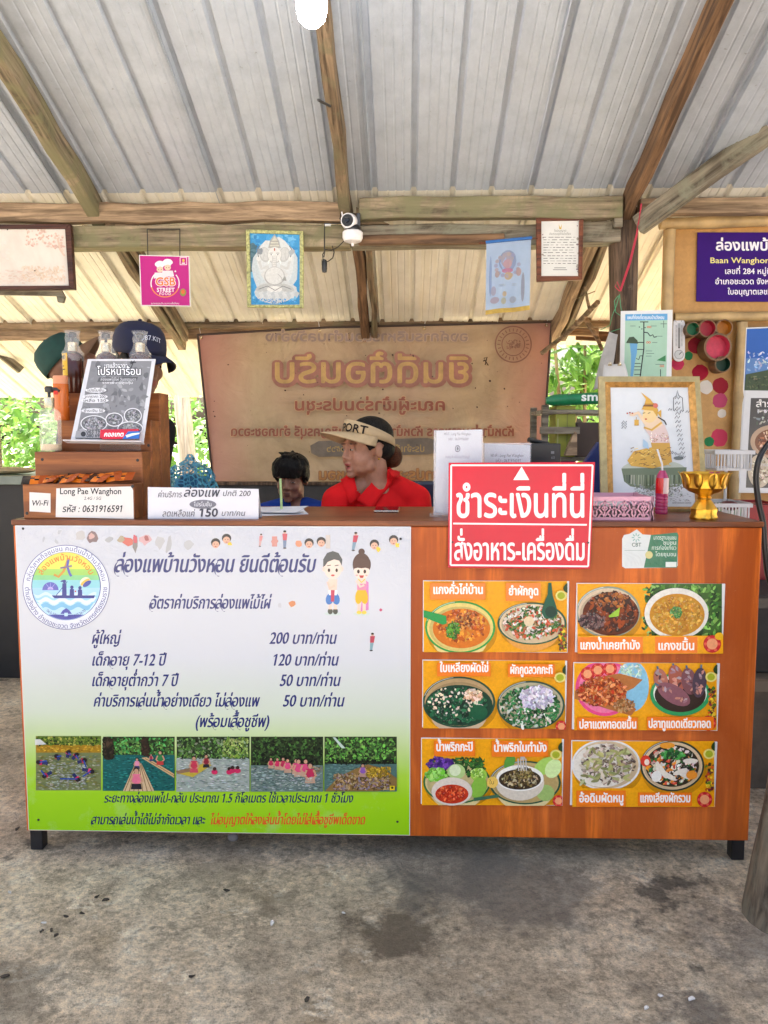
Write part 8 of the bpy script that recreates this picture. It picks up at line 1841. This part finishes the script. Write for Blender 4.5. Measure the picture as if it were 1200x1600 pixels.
mb = MB(); q = P(1140, 790, Yk); mb.ball((q.x, Yk, q.z), (.03, .06, .018)); tag(mb.build('red_bundle', M_plain('dark_red_bundle', (.16, .02, .03), .4)), 'dark red bundle lying in the second basket of the white tower', 'bundle')
# crates at lower right, behind the counter end
def crate(label, x0, y0, x1, Y, dep, col):
    a, b = P(x0, y0, Y), P(x1, y0, Y); t = thing('plastic_crate', label, 'crate', ((a.x+b.x)/2, Y+dep/2, 0)); mb = MB(); H = a.z; n = 6
    for k in range(n): z0_ = H*k/n; mb.box((a.x, Y, z0_+.006), (b.x, Y+.006, z0_+H/n-.012)); mb.box((a.x, Y+dep-.006, z0_+.006), (b.x, Y+dep, z0_+H/n-.012)); mb.box((a.x, Y+.007, z0_+.006), (a.x+.006, Y+dep-.007, z0_+H/n-.012)); mb.box((b.x-.006, Y+.007, z0_+.006), (b.x, Y+dep-.007, z0_+H/n-.012))
    mb.build('slatted_side', M_plain('crate_' + label.split()[0], col, .45), t)
    mb = MB(); mb.box((a.x+.008, Y+.008, .004), (b.x-.008, Y+dep-.008, H-.02)); mb.build('lining', M_plain('crate_lining_' + label.split()[0], tuple(x*.8 for x in col), .6), t)
crate('green plastic crate behind the right end of the counter', 1136, 786, 1161, .95, .3, (.03, .22, .06)); crate('red plastic crate at the right edge beside the green one', 1163, 785, 1235, .95, .3, (.30, .012, .015))
# black lead looping down at the right edge
t = thing('power_cable', 'black power cable looping down at the right edge past the food poster', 'cable', P(1190, 1000, .5))
for o_, r_ in ((0, .0075), (4, .005)):
    pts = [P(1236+o_, 640, .6), P(1206+o_, 684, .55), P(1187+o_, 712, .5), P(1180+o_, 745, .5), P(1184+o_, 785, .5), P(1191+o_, 818, .5), P(1194+o_, 860, .5), P(1200+o_, 905, .52), P(1215+o_, 935, .56)]
    sm_ = []
    for i in range(len(pts)-1):
        p0_, p1_, p2_, p3_ = pts[max(i-1,0)], pts[i], pts[i+1], pts[min(i+2, len(pts)-1)]
        for k in range(6): t_ = k/6; sm_.append(.5*((2*p1_) + (p2_-p0_)*t_ + (2*p0_-5*p1_+4*p2_-p3_)*t_**2 + (3*p1_-p0_-3*p2_+p3_)*t_**3))
    mb = MB(); mb.tube(sm_ + [pts[-1]], r_, 8); mb.build('cable_run', MT['black_plastic'], t)
# dark stack of boards and boxes in the gap beyond the counter
for i, (x0, y0, x1, y1, Y, dep, col, lab) in enumerate(((1168, 1060, 1290, 1230, .55, .5, (.10, .075, .05), 'dusty brown carton on the ground beyond the right end of the counter'), (1170, 930, 1290, 1058, .62, .4, (.03, .027, .024), 'dark carton stacked on the dusty brown one at the right edge'))):
    a = P(x0, y0, Y); b = P(x1, y1, Y); z0_ = 0 if i == 0 else P(1168, 1060, .55).z + .001
    t = thing('storage_box', lab, 'box', ((a.x+b.x)/2, Y+dep/2, z0_)); mb = MB(); mb.box((a.x, Y, z0_+.0005), (b.x, Y+dep, a.z)); mb.build('carton', M_plain('carton_%s' % lab.split()[0], col, .8, var=.4, scale=9, bmp=.2), t, bevel=.005)
    mb = MB(); mb.box((a.x-.002, Y-.0015, a.z-.05), (b.x, Y-.0003, a.z-.012)); mb.build('tape', M_plain('tape_%d' % i, tuple(x*1.4 for x in col), .3), t)
# scraps on the floor
DRY = M_plain('dry_leaf', (.035, .026, .018), .8, var=.4); PAP = M_plain('paper_scrap', (.55, .53, .50), .7)
def scrap(px, py, s_, mat, nm, lab, cat, grp):
    c = PZ(px, py, .006); mb = MB(); a = random.uniform(0, 3.14); n = 7; top = []
    for k in range(n): q = s_*(1 + random.uniform(-.35, .35)); th_ = 2*math.pi*k/n; x, y = q*math.cos(th_), q*.5*math.sin(th_); top.append(c + Vector((x*math.cos(a)-y*math.sin(a), x*math.sin(a)+y*math.cos(a), random.uniform(0, .004))))
    bot = [p - Vector((0, 0, .003)) for p in top]
    mb.add(top + bot, [tuple(range(n)), tuple(range(n, 2*n))[::-1]] + [((k+1) % n, k, k+n, (k+1) % n+n) for k in range(n)]); tag(mb.build(nm, mat), lab, cat, grp)
for px, py, s_ in ((27, 1295, .010), (151, 1401, .008), (165, 1406, .009), (103, 1432, .007), (65, 1455, .009), (80, 1453, .008), (88, 1461, .007), (128, 1427, .008), (354, 1391, .011), (8, 1526, .010), (480, 1562, .010), (300, 1525, .007)): scrap(px, py, s_, DRY, 'dry_leaf_scrap', 'small dark dry leaf scrap lying on the concrete floor', 'leaf scrap', 'dark leaf scraps on the floor')
for px, py, s_ in ((68, 1442, .007), (425, 1442, .010), (537, 1426, .006), (1032, 1555, .007), (1080, 1560, .010), (1010, 1575, .008), (15, 1394, .007)): scrap(px, py, s_, PAP, 'paper_scrap', 'tiny white paper scrap lying on the concrete floor', 'paper scrap', 'white paper scraps on the floor')
mb = MB(); c = PZ(364, 1308, .02); mb.ball(c, (.018, .012, .014)); tag(mb.build('pebble', M_plain('grey_pebble', (.28, .25, .24), .8), smooth=True), 'small grey pebble under the lower edge of the price board', 'pebble')

# low dark board wall under the banner
t = thing('low_wall', 'low dark grey board wall below the old banner', 'wall', (P(500, 780, 2.4).x, 2.4, 0))
a, b = P(322, 758, 2.36), P(720, 757, 2.36); mb = MB(); mb.box((a.x, 2.36, 0), (b.x, 2.40, a.z)); mb.build('board', M_plain('dark_grey_board', (.055, .052, .05), .8, var=.4, scale=5), t, bevel=.004)
mb = MB(); mb.box((a.x-.01, 2.345, a.z+.0005), (b.x+.01, 2.41, a.z+.02)); mb.build('capping_rail', MT['post'], t, bevel=.003)
